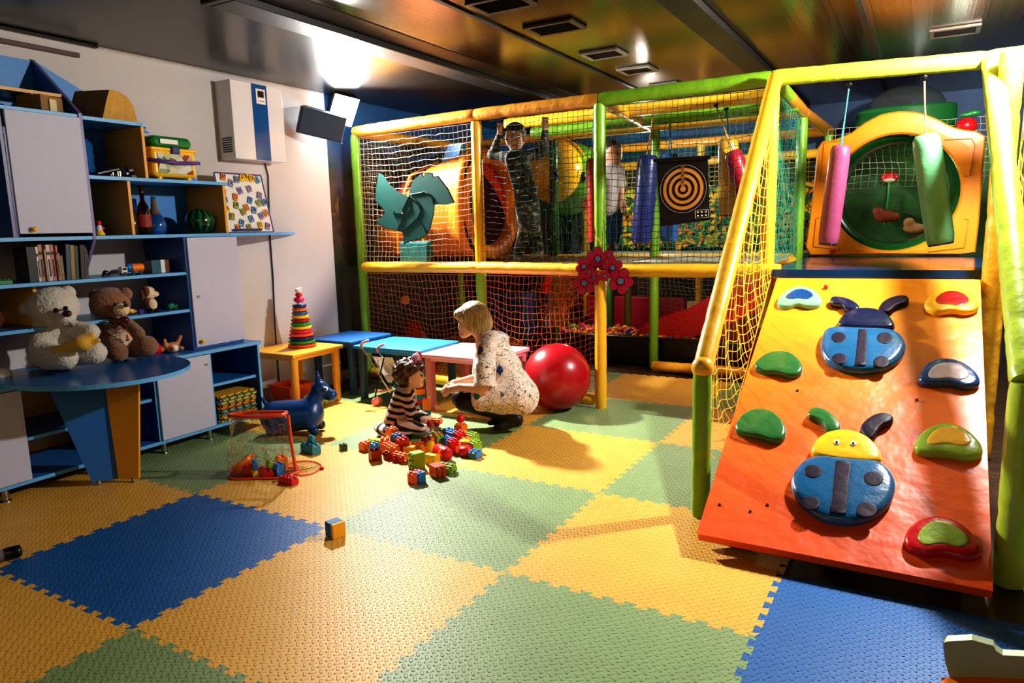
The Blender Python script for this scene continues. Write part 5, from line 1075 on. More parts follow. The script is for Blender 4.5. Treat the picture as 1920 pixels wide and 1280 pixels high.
tag(mb.build('bundled_net', NO), 'bundle of tangled orange netting hanging under the deck behind the woman', 'net', None, 'stuff')

# ------------------------------------------------------------------ climbing ramp
ra, rb = UY(1457, 521, 2.5), UY(1838, 524, 2.53); rc, rd = UZ(1862, 1108, .09), UZ(1306, 1000, .09)
rO = rd; rU = (rc-rd); rW = (ra-rd); rN = rU.cross(rW).normalized()
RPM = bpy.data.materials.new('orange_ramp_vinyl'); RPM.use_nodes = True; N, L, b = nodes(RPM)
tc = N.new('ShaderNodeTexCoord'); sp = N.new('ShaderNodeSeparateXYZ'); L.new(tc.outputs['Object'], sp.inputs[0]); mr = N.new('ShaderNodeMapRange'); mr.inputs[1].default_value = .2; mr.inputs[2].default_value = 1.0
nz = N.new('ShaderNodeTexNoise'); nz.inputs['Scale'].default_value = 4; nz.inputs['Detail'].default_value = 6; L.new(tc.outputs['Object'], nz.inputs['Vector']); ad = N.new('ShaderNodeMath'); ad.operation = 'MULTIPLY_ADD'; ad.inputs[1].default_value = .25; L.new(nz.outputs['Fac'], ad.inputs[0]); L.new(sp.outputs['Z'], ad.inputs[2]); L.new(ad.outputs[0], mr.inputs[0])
r = ramp(N, [(0, '#EA5008'), (.5, '#EE680C'), (1, '#EF961A')]); L.new(mr.outputs[0], r.inputs[0]); L.new(r.outputs[0], b.inputs['Base Color']); b.inputs['Roughness'].default_value = .42; b.inputs['Coat Weight'].default_value = .08; b.inputs['Coat Roughness'].default_value = .25  # the lit, yellower top of the ramp is put into the colour
n2 = N.new('ShaderNodeTexNoise'); n2.inputs['Scale'].default_value = 7; n2.inputs['Detail'].default_value = 3; L.new(tc.outputs['Object'], n2.inputs['Vector']); bp = N.new('ShaderNodeBump'); bp.inputs['Strength'].default_value = .22; bp.inputs['Distance'].default_value = .05; L.new(n2.outputs['Fac'], bp.inputs['Height']); L.new(bp.outputs[0], b.inputs['Normal'])
RP = thing('climbing_ramp', 'orange padded climbing ramp with two stuffed ladybirds and heart-shaped holds', 'ramp', ((rc.x+rd.x)/2, rd.y, 0))
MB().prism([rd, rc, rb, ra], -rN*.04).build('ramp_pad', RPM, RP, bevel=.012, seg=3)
WOOD = mat('dark_ply', '#2A1A10', rough=.7)
MB().prism([p-rN*.042+V((0, .06, 0)) for p in (rd, rc, rb, ra)], -rN*.025).build('backing_board', WOOD, RP)
for u in (.12, .5, .88): p = rd+rU*u+rW*.06-rN*.09; MB().bb(p.x-.05, p.x+.05, p.y-.01, p.y+.1, 0, p.z-.005).build('foot_block', WOOD, RP)
def RPt(x, y, lift=0):
    d = V(ray(x, y)); return V(CAM)+d*((rO+rN*lift-V(CAM)).dot(rN)/d.dot(rN))
def cr(pts, lift=0): return [RPt(1280+x/2, 500+y/2, lift) for x, y in pts]
def stuffed(pts, h, m, name, par, it=2, lift=0): return MB().pillow([p-rN*h*.6 for p in chaikin(cr(pts, h*.6), it)], rN, h, m=0).build(name, m, par)
def flat(pts, lift, m, name, par, it=2, h=.004): return MB().pillow(chaikin(cr(pts, lift), it), rN, h).build(name, m, par)
def vy(n, c): return vinyl(n, c, rough=.25, coat=.3)
VB, VP, VN, VG, VR, VL, VW, VY2 = vy('bug_blue', '#1A5A86'), vinyl('bug_plum', '#1E1228', rough=.5, coat=0, spec=.2), vy('bug_navy', '#121A3A'), vy('pad_green', '#2E6A34'), vy('pad_red', '#B0141A'), vy('pad_lime', '#8AA83A'), vy('pad_lilac', '#B8A8B8'), vy('pad_yellow', '#F0B82A'); VLG = vy('pad_light_green', '#7AB48A'); VBL = vy('pad_blue', '#16407A')
def circ(x, y, r_, ry=None): ry = ry or r_*.72; return [(x+r_*math.cos(2*PI*k/14), y+ry*math.sin(2*PI*k/14)) for k in range(14)]
HBG = .045
def bug(body, head, antl, antr, stripe, dots, hm, alm, arm, eyes=None):
    bd = stuffed(body, HBG, VB, 'ladybird_body', RP)
    hdx = stuffed(head, HBG*.9, hm, 'ladybird_head', RP); a = stuffed(antl, .035, alm, 'antenna', RP); c = stuffed(antr, .035, arm, 'antenna', RP)
    flat([stripe[0], ((stripe[0][0]+stripe[1][0])/2, stripe[0][1]), stripe[1], ((stripe[1][0]+stripe[2][0])/2, (stripe[1][1]+stripe[2][1])/2), stripe[2], stripe[3], ((stripe[0][0]+stripe[3][0])/2, (stripe[0][1]+stripe[3][1])/2)], HBG*1.045, VP, 'back_stripe', bd, 0)
    for x, y, r_ in dots: flat(circ(x, y, r_), HBG*1.005, VP, 'spot', bd, 0)
    if eyes:
        for x, y in eyes: flat(circ(x, y, 11, 9), HBG*.97, WHT, 'eye', hdx, 0); flat(circ(x, y, 5, 4), HBG*.97+.004, BLK, 'pupil', hdx, 0)
dn = lambda P, s=1: P      # outlines were read off the raised tops
bug(dn([(480, 705), (620, 722), (745, 728), (795, 785), (797, 840), (765, 905), (690, 950), (600, 960), (510, 940), (435, 880), (403, 820), (415, 765)]), dn([(480, 710), (484, 670), (525, 628), (590, 612), (655, 620), (710, 650), (742, 695), (747, 738), (620, 732)]), dn([(468, 548), (488, 526), (535, 538), (578, 570), (600, 615), (548, 628), (528, 592), (500, 572), (470, 564)]), dn([(658, 612), (688, 574), (740, 548), (790, 558), (788, 584), (745, 598), (716, 645), (696, 655)]), dn([(575, 728), (630, 732), (613, 925), (553, 922)], .6), [(490, 768, 34), (715, 795, 38), (480, 888, 36), (690, 912, 40)], VY2, VG, VP, [(578, 658), (640, 662)])
bug(dn([(545, 225), (670, 232), (795, 235), (832, 272), (837, 310), (802, 355), (740, 385), (660, 392), (585, 380), (530, 345), (515, 300), (523, 255)], .7), dn([(578, 226), (588, 194), (630, 163), (690, 155), (752, 168), (788, 200), (799, 234), (690, 233)], .7), dn([(550, 122), (568, 112), (625, 123), (668, 150), (656, 168), (608, 163), (598, 146), (558, 142)], .6), dn([(728, 170), (744, 138), (790, 113), (846, 110), (850, 136), (802, 147), (772, 178)], .6), dn([(660, 235), (692, 235), (686, 368), (646, 368)], .3), [(585, 266, 28), (757, 268, 30), (588, 345, 28), (745, 357, 30)], VN, VN, VP)
def hold(outer, om, inner=None, im=None, h=.034, s=.6, ml=0):
    o = stuffed(dn(outer, s), h, om, 'heart_hold', RP)
    if inner: flat(dn(inner, .2), h*1.02, im, 'heart_inset', o)
hold([(346, 142), (372, 98), (430, 72), (484, 82), (522, 115), (522, 142), (470, 153), (430, 140), (390, 155)], VLG, [(380, 112), (430, 80), (477, 90), (493, 112), (465, 123), (435, 117), (400, 123)], VBL, .03)
hold([(898, 150), (928, 108), (1000, 82), (1062, 90), (1110, 125), (1110, 158), (1060, 174), (1010, 163), (950, 175)], VY2, [(943, 120), (990, 88), (1042, 94), (1076, 118), (1067, 139), (1030, 147), (1000, 140), (958, 142)], VR, .034)
hold([(260, 372), (298, 333), (350, 315), (412, 323), (450, 365), (450, 398), (400, 415), (360, 398), (300, 398)], VG)
hold([(884, 410), (913, 362), (980, 342), (1052, 357), (1110, 405), (1117, 442), (1060, 455), (1000, 438), (930, 443), (886, 432)], VBL, [(916, 405), (944, 368), (1000, 356), (1052, 373), (1082, 405), (1050, 427), (1000, 414), (938, 422)], VW)
hold([(190, 602), (222, 552), (285, 528), (348, 547), (390, 600), (385, 643), (340, 658), (290, 638), (212, 628)], VG)
hold([(865, 668), (903, 612), (980, 584), (1053, 602), (1120, 660), (1128, 705), (1070, 724), (1000, 704), (918, 704), (876, 694)], VL, [(912, 652), (949, 608), (1006, 597), (1063, 623), (1089, 656), (1050, 675), (990, 657), (928, 670)], VY2)
hold([(828, 1012), (867, 957), (950, 932), (1043, 957), (1121, 1040), (1127, 1080), (1060, 1100), (980, 1074), (898, 1080), (840, 1055)], VR, [(876, 1012), (914, 963), (966, 947), (1044, 983), (1080, 1030), (1040, 1055), (970, 1032), (906, 1048)], VL)
for x, y in ((138, 892), (318, 893), (253, 917), (430, 464), (878, 498)): p = RPt(1280+x/2, 500+y/2); MB().lathe([(0, -.002), (.007, -.002), (.007, .003), (.003, .004), (0, .002)], p, rN, 12).build('bolt', DKM, RP)
p = RPt(1280+537/2, 540); MB().ball(p+rN*.01, .014, 14).build('red_knob', RED, RP)

# ------------------------------------------------------------------ orange arch with round opening
YA = 4.45; AR = thing('tunnel_panel', 'orange moulded panel with a big round opening at the back of the blue platform', 'panel', (3.2, YA, 1.12))
out = [(1509, 478), (1516, 430), (1526, 350), (1533, 275), (1537, 266), (1565, 262), (1595, 250), (1625, 228), (1655, 213), (1690, 208), (1725, 211), (1755, 222), (1785, 238), (1812, 244), (1832, 246), (1848, 250), (1842, 330), (1835, 420), (1828, 477)]
outer = [UY(x, y, YA) for x, y in out]; zc = min(p.z for p in outer)
for p in outer: p.z = max(p.z, 1.112)
hc = UY(1675, 362, YA); hr = .475
# bridge the outline to the hole: build ring of quads between resampled outline and circle
Nn = 64; cx, cz = hc.x, hc.z
def ray_hit(a):
    d = (math.cos(a), math.sin(a)); best = 9
    for i in range(len(outer)):
        p, q = outer[i], outer[(i+1) % len(outer)]; ex, ez = q.x-p.x, q.z-p.z; den = d[0]*ez-d[1]*ex
        if abs(den) < 1e-9: continue
        t = ((p.x-cx)*ez-(p.z-cz)*ex)/den; s = ((p.x-cx)*d[1]-(p.z-cz)*d[0])/den
        if t > 0 and -1e-6 <= s <= 1+1e-6: best = min(best, t)
    return best
vs = []; fs = []
angs = [2*PI*k/Nn for k in range(Nn)]
for a in angs:
    d = V((math.cos(a), 0, math.sin(a))); R_ = ray_hit(a); hrr = min(hr, R_-.02); c = V((cx, YA, cz))
    for rr, dy in ((hrr, .06), (hrr, -.01), (hrr+.014, -.028), (hrr+(R_-hrr)*.5, -.03), (R_-.012, -.026), (R_, -.01), (R_, .06)): vs.append(c+d*rr+V((0, dy, 0)))
for k in range(Nn):
    for j in range(6): fs.append((k*7+j, k*7+j+1, ((k+1) % Nn)*7+j+1, ((k+1) % Nn)*7+j))
MB().add(vs, fs, 0, False).build('panel_face', ORP, AR)
TUB = pl('dark_green_tunnel', '#14501E', rough=.2)
m = MB(); n = 48
prof = [(hr-.002, -.02), (hr-.002, .05), (hr-.03, .08), (hr-.06, .5), (hr-.05, .52)]
m.lathe(prof[1:], (cx, YA, cz), (0, 1, 0), n, cap=False); m.build('tunnel_ring', TUB, AR)
for pts in ([(1560, 335), (1545, 262+80), (1531, 280)],): pass
GRV = pl('groove_orange', '#B86408')
for gx in ([(1583, 262), (1545, 268), (1538, 338), (1548, 342)], [(1770, 262), (1822, 260), (1828, 272), (1818, 330), (1808, 330)], [(1545, 405), (1530, 410), (1525, 462), (1575, 468), (1570, 455)], [(1808, 410), (1816, 412), (1808, 464), (1740, 472), (1745, 462)]):
    P = [UY(x, y, YA-.033) for x, y in gx]; MB().tube(P, .004, 6).build('moulded_groove', GRV, AR)
MB().ball(UY(1562, 470, YA-.04), .02, 12).build('red_knob', RED, AR)
# the picture wall seen through the opening and roof dome behind
tag(MB().bb(2.5, 4.4, 5.6, 5.62, 1.05, 2.1).build('backdrop_picture', mat('leafy_backdrop', '#1E4A14', rough=.7, var=.95, bs=9)), 'dark leafy backdrop panel seen through the round opening', 'backdrop')
fa = thing('animal_cutouts', 'red and brown toy flower and rounded animal shapes seen through the round opening', 'decoration', (3.2, 5.5, 1.2))
q = UY(1668, 332, 5.5); MB().ball(q, (.075, .03, .05), 16).build('flower_cap', RED, fa); MB().ball(q+V((0, -.02, -.03)), (.05, .03, .02), 14).build('flower_face', CRM, fa); MB().tube([q+V((0, .02, -.04)), q+V((.0, .02, -.2)), q+V((-.02, .02, -.45))], .012).build('stem', GRP, fa)
q = UY(1658, 405, 5.5); blob_obj('animal_body', [Pe(q, (.09, .05, .06)), Pe(q+V((-.06, -.01, .05)), (.045, .04, .045)), Pe(q+V((.09, 0, -.01)), (.05, .04, .045))], [mat('rust_figure', '#8A3A16', rough=.6)], fa, .012, .03)
q = UY(1715, 428, 5.5); blob_obj('animal_body', [Pe(q, (.1, .05, .05)), Pe(q+V((-.05, -.02, .06)), (.05, .04, .045))], [mat('tan_figure', '#A87A4A', rough=.6)], fa, .012, .03)
net('net', (2.6, 5.0, 1.7), (3.9, 5.0, 1.7), (3.9, 5.0, 2.25), (2.6, 5.0, 2.25), 22, 10, .002, NW, (0, .05, 0), seed=20, lab='cream net inside the round opening')
dm = thing('roof_dome', 'green roofed turret with a dark clear dome behind the orange panel', 'turret', (3.2, 5.2, 2.2))
a, c = UY(1602, 215, 5.1), UY(1796, 215, 5.1); zt, zb = UY(1700, 196, 5.1).z, UY(1700, 232, 5.1).z; cxx = (a.x+c.x)/2; wr = (c.x-a.x)/2
MB().lathe([(wr, zb-.2), (wr*1.0, zt-.02), (wr*.97, zt), (wr*.8, zt+.002)], (cxx, 5.1+wr*.5, 0), (0, 0, 1), 40, sq=(.5, 1)).build('turret_rim', pl('turret_green', '#1A5A2A'), dm)
MB().lathe([(wr*.78*math.cos(PI/2*k/8), zt+.002+min(.2, CZ-.03-zt)*math.sin(PI/2*k/8)) for k in range(9)], (cxx, 5.1+wr*.5, 0), (0, 0, 1), 36, sq=(.5, 1)).build('clear_dome', pl('smoked_dome', '#3A3E3A', rough=.1, alpha=.55), dm)
q = UY(1812, 236, 4.9); t = thing('toy_apple', 'red toy apple with green leaves peeking over the orange panel', 'toy apple', q); MB().ball(q, (.08, .08, .07), 18).build('apple', RED, t); blob_obj('leaves', [Pe(q+V((-.01, 0, .09)), (.05, .03, .02)), Pe(q+V((.05, 0, .1)), (.05, .03, .025))], [GRP], t, .008, .01)

# ------------------------------------------------------------------ punch bags
def punch(label, hook, top, bot, r_, m, ropem, capm=None, name='punch_bag'):
    t = thing(name, label, 'punch bag', bot, 'hanging punch bags'); top, bot, hook = V(top), V(bot), V(hook); d = (bot-top); Ln = d.length
    MB().lathe([(0, 0), (r_*.75, .004), (r_*.93, .03), (r_*1.0, .08), (r_*1.02, Ln*.5), (r_, Ln-.05), (r_*.93, Ln-.012), (r_*.85, Ln-.002), (0, Ln)], top, d, 26).build('bag_body', m, t)
    if capm: MB().lathe([(r_*.9, Ln-.01), (r_*.88, Ln+.004), (0, Ln+.006)], top, d, 26).build('base_cap', capm, t)
    e1, e2, _ = frame(d); kn = hook+(top-hook)*.45
    m2 = MB(); m2.tube([hook, kn], .006, 6)
    for s in (-1, 1): m2.tube([kn, top+e1*(r_*.7*s)+d.normalized()*.03], .005, 6)
    m2.build('rope', ropem, t); MB().lathe([(.018, -.012), (.018, .004), (.006, .006), (.006, .02), (0, .02)], hook, (top-hook), 12).build('hook', DKM, t)
RPE, RPG = twine('tan_rope', '#A8844A'), twine('teal_rope', '#2A6A6A')
yb = 2.74
punch('pink punch bag hanging over the ramp beside the slanted pole', UY(1592, 160, yb), UY(1577, 272, yb), UY(1552, 458, yb), .062, vinyl('pink_bag', '#7E3A5A'), RPG, pl('navy_cap', '#1E1A2E'))
punch('pale green punch bag swinging over the ramp at right', UY(1733, 146, yb), UY(1735, 252, yb), UY(1764, 458, yb), .078, vinyl('mint_bag', '#5E9E6E'), RPE, pl('blue_cap', '#2A4A8A'))
yi = 3.35
punch('dark red punch bag left of the middle post', UY(1112, 222, yi), UY(1112, 296, yi), UY(1116, 455, yi), .062, vinyl('brick_red_bag', '#A8281C'), RPG)
punch('navy blue punch bag left of the dart target', UY(1225, 210, yi), UY(1216, 290, yi), UY(1202, 455, yi), .085, vinyl('navy_bag', '#20285E'), RPE, pl('grey_cap', '#3A3E4A'))
punch('blue punch bag mostly hidden behind the dart target', UY(1255, 215, 3.85), UY(1257, 288, 3.85), UY(1254, 452, 3.85), .08, vinyl('blue_bag', '#2A5A9A'), RPG)
punch('yellow punch bag behind the slanted pole, crossed by a red one', UY(1362, 205, yi), UY(1366, 258, yi), UY(1366, 404, yi), .075, vinyl('yellow_bag', '#D8A42A'), RPG, pl('red_cap', '#A01A1A'))
punch('crimson punch bag swung sideways against the yellow one', UY(1343, 198, 3.2), UY(1373, 283, 3.2), UY(1405, 380, 3.2), .068, vinyl('crimson_bag', '#A01428'), RPE)

# ------------------------------------------------------------------ dart target
YD = 2.63; dt = thing('dart_target', 'black roll-up target board with yellow rings hanging on the net', 'target', UY(1280, 420, YD))
Pq = [UY(x, y, YD) for x, y in ((1238, 424), (1331, 412), (1327, 298), (1231, 303))]
dc = sum(Pq, V((0, 0, 0)))/4; du = ((Pq[1]-Pq[0])+(Pq[2]-Pq[3])).normalized(); dv = (Pq[3]-Pq[0]); dv = (dv-du*dv.dot(du)).normalized(); dn_ = du.cross(dv)
if dn_.y > 0: dn_ = -dn_
TBK = mat('black_target_cloth', '#0C0A0A', rough=.55, var=.1); TYL = mat('target_yellow_print', '#D8923A', rough=.55); TWH = mat('target_white_print', '#C8B8A8', rough=.6)
MB().prism(Pq, -dn_*.004).build('target_cloth', TBK, dt, bevel=.002)
MB().tube([Pq[3]-du*.02+dv*.01, Pq[2]+du*.02+dv*.01], .013, 12).build('top_rod', BLK, dt); MB().tube([Pq[0]+dv*.004, Pq[1]+dv*.004], .007, 10).build('bottom_rod', BLK, dt)
tc_ = dc+dv*.02; Rr = .165
def ann(r0, r1, d, m, n=56, par=dt, nm='ring'):
    vs = []
    for k in range(n):
        a = 2*PI*k/n
        for r_ in (r0, r1): vs.append(tc_+(du*math.cos(a)+dv*math.sin(a))*r_+dn_*d)
    return MB().add(vs, [(2*k, 2*k+1, (2*k+3) % (2*n), (2*k+2) % (2*n)) for k in range(n)]).build(nm, m, par)
ann(Rr*.985, Rr, .0012, TWH, nm='outer_line')
for a, c in ((.87, .73), (.62, .49), (.36, .23)): ann(Rr*c, Rr*a, .0012, TYL)
ann(0.0001, Rr*.12, .0012, TYL, nm='bull_eye')
bas = Matrix((du, dv, dn_)).transposed()
for k, (ch, rr) in enumerate((('10', .93), ('20', .8), ('30', .675), ('40', .555), ('50', .425), ('60', .295), ('80', .175))):
    o = bpy.data.objects.new('ring_number', text_mesh(ch, .028, 'ring_number', TYL if k % 2 == 0 else TBK, .0002)); COL.objects.link(o); o.matrix_world = Matrix.Translation(tc_+dv*(Rr*rr)+dn_*.0022) @ bas.to_4x4()
    o.parent = dt; o.matrix_parent_inverse = Matrix.Translation(-dt.location)
cb0 = Pq[1]-du*.055+dv*.045; m = MB()
w, h = .046, .027; cs = [cb0-du*w-dv*h, cb0+du*w-dv*h, cb0+du*w+dv*h, cb0-du*w+dv*h]
for i in range(4): m.tube([cs[i]+dn_*.0015, cs[(i+1) % 4]+dn_*.0015], .001, 4)
m.build('legend_frame', TWH, dt)
for i in range(3):
    for j in range(2): MB().lathe([(0, 0), (.0065, 0), (.0065, .001), (0, .001)], cb0+du*(-.028+.028*i)+dv*(-.012+.024*j)+dn_*.001, dn_, 12).build('legend_dot', TWH, dt)

# ------------------------------------------------------------------ cut-out signs tied to the net
def cut(pxs, S, ox, oy, Y, it=1): return chaikin([UY(ox+x/S, oy+y/S, Y) for x, y in pxs], it) if it else [UY(ox+x/S, oy+y/S, Y) for x, y in pxs]
YL_ = 2.7; lf = thing('dragon_cutout', 'dark green leaf-like cut-out panel with black outlines on the upper left net', 'cut-out panel', UY(776, 450, YL_))
lv = [(288, 462), (318, 478), (352, 530), (398, 570), (466, 606), (470, 590), (474, 556), (496, 505), (544, 466), (556, 490), (562, 464), (608, 466), (612, 488), (640, 482), (664, 512), (700, 560), (738, 640), (690, 652), (620, 650), (616, 700), (596, 785), (570, 835), (540, 852), (476, 866), (440, 884), (436, 815), (400, 806), (330, 790), (272, 754), (322, 710), (326, 686), (300, 660), (268, 628), (272, 560)]
ctr = (480, 670); grow = [(ctr[0]+(x-ctr[0])*1.025, ctr[1]+(y-ctr[1])*1.025) for x, y in lv]
LFM = mat('dark_green_board', '#0B4E46', rough=.55, var=.06)
MB().prism(cut(grow, 3.2, 620, 180, YL_, 0), (0, .006, 0)).build('black_border', BLK, lf); MB().prism(cut(lv, 3.2, 620, 180, YL_-.002, 0), (0, .0015, 0)).build('leaf_board', LFM, lf)
for ln in ([(470, 600), (430, 680), (440, 720), (400, 800)], [(470, 600), (520, 640), (540, 690), (520, 730), (430, 815)], [(478, 590), (560, 575), (600, 590), (618, 650)], [(468, 605), (480, 680), (440, 715)], [(520, 730), (555, 775), (575, 830)], [(500, 610), (530, 640), (545, 680)], [(380, 690), (375, 705), (440, 705)]):
    MB().tube([UY(620+x/3.2, 180+y/3.2, YL_-.004) for x, y in ln], .0032, 5).build('ink_line', BLK, lf)
YF = 2.55; fw = thing('flower_sign', 'bunch of crimson cut-out flowers with blue centres tied to the middle post', 'cut-out sign', UY(1130, 545, YF))
FLM = mat('crimson_board', '#B00E3E', rough=.5, var=.1, bs=10); FLC = mat('flower_blue', '#3A8AB8', rough=.5)
for k, (fx, fy, fr_) in enumerate(((735, 207, 100), (615, 272, 74), (862, 282, 88), (930, 397, 112), (620, 413, 100), (705, 367, 62), (665, 318, 48), (795, 352, 48), (830, 178, 50))):
    Y = YF-.006*k; c = UY(960+fx/4.571, 440+fy/4.571, Y); rr = (UY(960+(fx+fr_)/4.571, 440+fy/4.571, Y)-c).length; rot = k*.7+.3
    mb = MB(); mk = MB()
    for p_ in range(5):
        a = rot+2*PI*p_/5; pc_ = c+V((math.cos(a), 0, math.sin(a)))*rr*.62
        mb.lathe([(0, -.0015), (rr*.36, -.0015), (rr*.36, .0015), (0, .0015)], pc_, (0, 1, 0), 18, sm=False); mk.lathe([(0, 0), (rr*.4, 0), (rr*.4, .002), (0, .002)], pc_+V((0, .0018, 0)), (0, 1, 0), 18, sm=False)
    mb.lathe([(0, -.0015), (rr*.35, -.0015), (rr*.35, .0015), (0, .0015)], c, (0, 1, 0), 14, sm=False)
    f = mb.build('flower', FLM, fw); mk.build('outline', BLK, f); MB().lathe([(0, 0), (rr*.2, 0), (rr*.2, .002), (0, .002)], c-V((0, .0036, 0)), (0, 1, 0), 16, sm=False).build('flower_centre', FLC, f)
MB().tube([UY(1128, 458, YF), at(P2, UY(1135, 445, 2.68).z)+V((0, -.05, 0))], .003, 5).build('tie_string', RED, fw)

ORT = mat('orange_tunnel_plastic', '#C86A0C', rough=.5, bs=5, var=.06, bump=.03, bd=.02, spec=.3)
# ------------------------------------------------------------------ orange tunnel and caterpillar globe on the upper floor
og = thing('play_tunnel', 'orange moulded play tunnel with a round mouth on the upper floor', 'play tunnel', (-.3, 3.5, 1.116))
yc, x1 = 3.5, UY(925, 392, 3.5).x; zc = 1.62; secs = []
def sec(x, hw, zt, zb=1.118, n=40, ex=.75):
    row = []; zc2 = (zt+zb)/2; hh = (zt-zb)/2
    for k in range(n):
        a = 2*PI*k/n; ca, sa = math.cos(a), math.sin(a)
        row.append(V((x, yc+hw*math.copysign(abs(ca)**ex, ca), zc2+hh*math.copysign(abs(sa)**ex, sa))))
    return row
xs = [(x1-1.22, .1, 1.3), (x1-1.2, .34, 1.5), (x1-1.1, .45, 1.64), (x1-.8, .5, 1.86), (x1-.5, .52, 2.05), (x1-.2, .52, 2.13), (x1-.1, .52, 2.13), (x1-.09, .54, 2.16), (x1-.02, .54, 2.16), (x1, .52, 2.14)]
rows = [sec(*s) for s in xs]; n = 40; F_ = [(i*n+k, i*n+(k+1) % n, (i+1)*n+(k+1) % n, (i+1)*n+k) for i in range(len(rows)-1) for k in range(n)]
F_.append(list(range(n))); MB().add([p for r_ in rows for p in r_], F_, 0, True).build('tunnel_shell', ORT, og)
mo = []
for R_, dx in ((1, 0), (.93, .02), (.8, .012), (.76, -.03), (.75, -.09)): mo.append([V((x1+dx, yc+.52*R_*math.cos(2*PI*k/n), zc+.02+.51*R_*math.sin(2*PI*k/n))) for k in range(n)])
MB().add([p for r_ in mo for p in r_], [(i*n+k, i*n+(k+1) % n, (i+1)*n+(k+1) % n, (i+1)*n+k) for i in range(4) for k in range(n)], 0, True).build('mouth_ring', ORT, og)
MB().add(mo[-1], [list(range(n))]).build('dark_mouth', mat('tunnel_inside', '#3A0A06', rough=.95, spec=.05), og)
arc = [-.5+k*2.7/18 for k in range(19)]; MB().prism([(x1-.0799, yc+.39*math.cos(a), zc+.02+.385*math.sin(a)) for a in arc]+[(x1-.0799, yc+.39*math.cos(a)-.11*math.sin((a+.5)/2.7*PI), zc+.02+.385*math.sin(a)-.13*math.sin((a+.5)/2.7*PI)) for a in arc[::-1][1:-1]], (.004, 0, 0)).build('inner_wall', mat('tunnel_red_orange', '#B8300A', rough=.9, spec=.1), og)
for xx in (x1-.75, x1-.45): MB().tube([V((xx, yc-.53, 1.2)), V((xx+.02, yc-.535, 1.6)), V((xx+.1, yc-.42, 1.93)), V((xx+.12, yc, 2.08))], .012, 8).build('moulded_rib', ORP, og)
MB().lathe([(0, 0), (.1, 0), (.1, .01), (.09, .012), (0, .012)], (x1-.75, yc-.38, 1.84), (-.35, -.75, .6), 28).build('window', mat('window_dark_red', '#7A1E0A', rough=.4), og)
cl = thing('blue_bracket', 'blue plastic bracket and hose on top of the orange tunnel', 'bracket', UY(848, 300, 3.45)); P = [UY(x, y, 3.4) for x, y in ((842, 270), (866, 268), (858, 300), (845, 303), (830, 302), (833, 290))]
MB().prism(P, (0, .1, 0)).build('bracket', BLP, cl, bevel=.006); MB().tube([UY(842, 276, 3.45), UY(815, 290, 3.5), UY(785, 298, 3.6), UY(740, 302, 3.7)], .014, 8).build('hose', BLP, cl)
tb = thing('teal_cushion', 'dark teal foam block beside the orange tunnel mouth', 'foam block', (.05, 3.0, 1.116)); q0 = UZ(842, 486, 1.117); q1 = UZ(872, 488, 1.117); MB().bb(q0.x+.0, q1.x+.0, 2.87, 2.95, 1.117, 1.117+.2).build('block', vinyl('dark_teal_vinyl', '#0E5A5A'), tb, bevel=.02)
yg = 4.9; gb = UY(1064, 335, yg); gy = UY(1040, 322, yg-.2); Rg = .4
cg = thing('caterpillar_globe', 'green and yellow plastic play globe with black eye holes behind the boy', 'play globe', (gb.x, yg, 1.116))
GGR = pl('globe_green', '#5A8A1E', rough=.25); MB().ball(gb, Rg, 40).build('green_shell', GGR, cg)
yc2 = UY(1038, 321, 4.62); MB().ball(yc2, (.33, .26, .335), 36).build('yellow_cap', pl('globe_yellow', '#F0B414', rough=.25), cg); MB().tube([yc2+V((.3355*math.cos(2*PI*k/40), .1, .34*math.sin(2*PI*k/40))) for k in range(40)], .018, 8, True).build('cap_rim', MATS['globe_yellow'], cg)
for (ex_, ey_, yy) in ((1042, 327, 0), (1094, 331, 0)):
    d = V(ray(ex_, ey_)).normalized(); o_ = V(CAM)-(gb); 
    o_ = V(CAM)-(yc2 if ex_ < 1060 else gb); rr = .285 if ex_ < 1060 else Rg; bq = o_.dot(d); disc = bq*bq-(o_.length_squared-rr*rr)
    p = V(CAM)+d*(-bq-math.sqrt(max(disc, 0))); MB().ball(p, (.03, .03, .055), 16).build('eye_hole', BLK, cg)
MB().lathe([(.1, 0), (.1, max(.02, gb.z-Rg-1.116+.08))], (gb.x, yg+.1, 1.116)).build('pedestal', DKM, cg)

# ------------------------------------------------------------------ red slide, ball pit
sl = thing('red_slide', 'red plastic slide running down into the ball pit', 'slide', (1.8, 4.8, 0)); ys = 4.7; SLR = mat('slide_red', '#C8141A', rough=.3, var=.06, bs=4)
top_ = [(1190, 640), (1196, 622), (1212, 605), (1240, 595), (1275, 585), (1310, 568), (1345, 545), (1380, 525), (1420, 508), (1470, 480)]; low = [(1470, 560), (1420, 585), (1360, 610), (1310, 628), (1270, 640), (1230, 643)]
side = [UY(x, y, ys) for x, y in top_]+[UY(x, y, ys) for x, y in low]
MB().prism(side, (0, .035, 0)).build('side_wall', SLR, sl, bevel=.008); MB().prism([p+V((0, .5, 0)) for p in side], (0, .035, 0)).build('side_wall', SLR, sl, bevel=.008)
bed = [UY(x, y+22, ys) for x, y in top_[1:]]; vs = [p+V((0, .036, 0)) for p in bed]+[p+V((0, .499, 0)) for p in bed]; k = len(bed); MB().add(vs, [(i, i+1, k+i+1, k+i) for i in range(k-1)], 0, True).build('slide_bed', SLR, sl)
MB().prism([UY(x, y, 4.55) for x, y in ((1236, 647), (1272, 645), (1312, 633), (1362, 615), (1460, 570), (1460, 690), (1236, 690))], (0, .05, 0)).build('skirt_panel', mat('dark_red_skirt', '#7A1014', rough=.4), sl)
pit = thing('ball_pit', 'black walled ball pit with a red padded back under the play deck', 'ball pit', (.4, 5.0, 0)); BKV = vinyl('black_vinyl', '#0A0A0C')
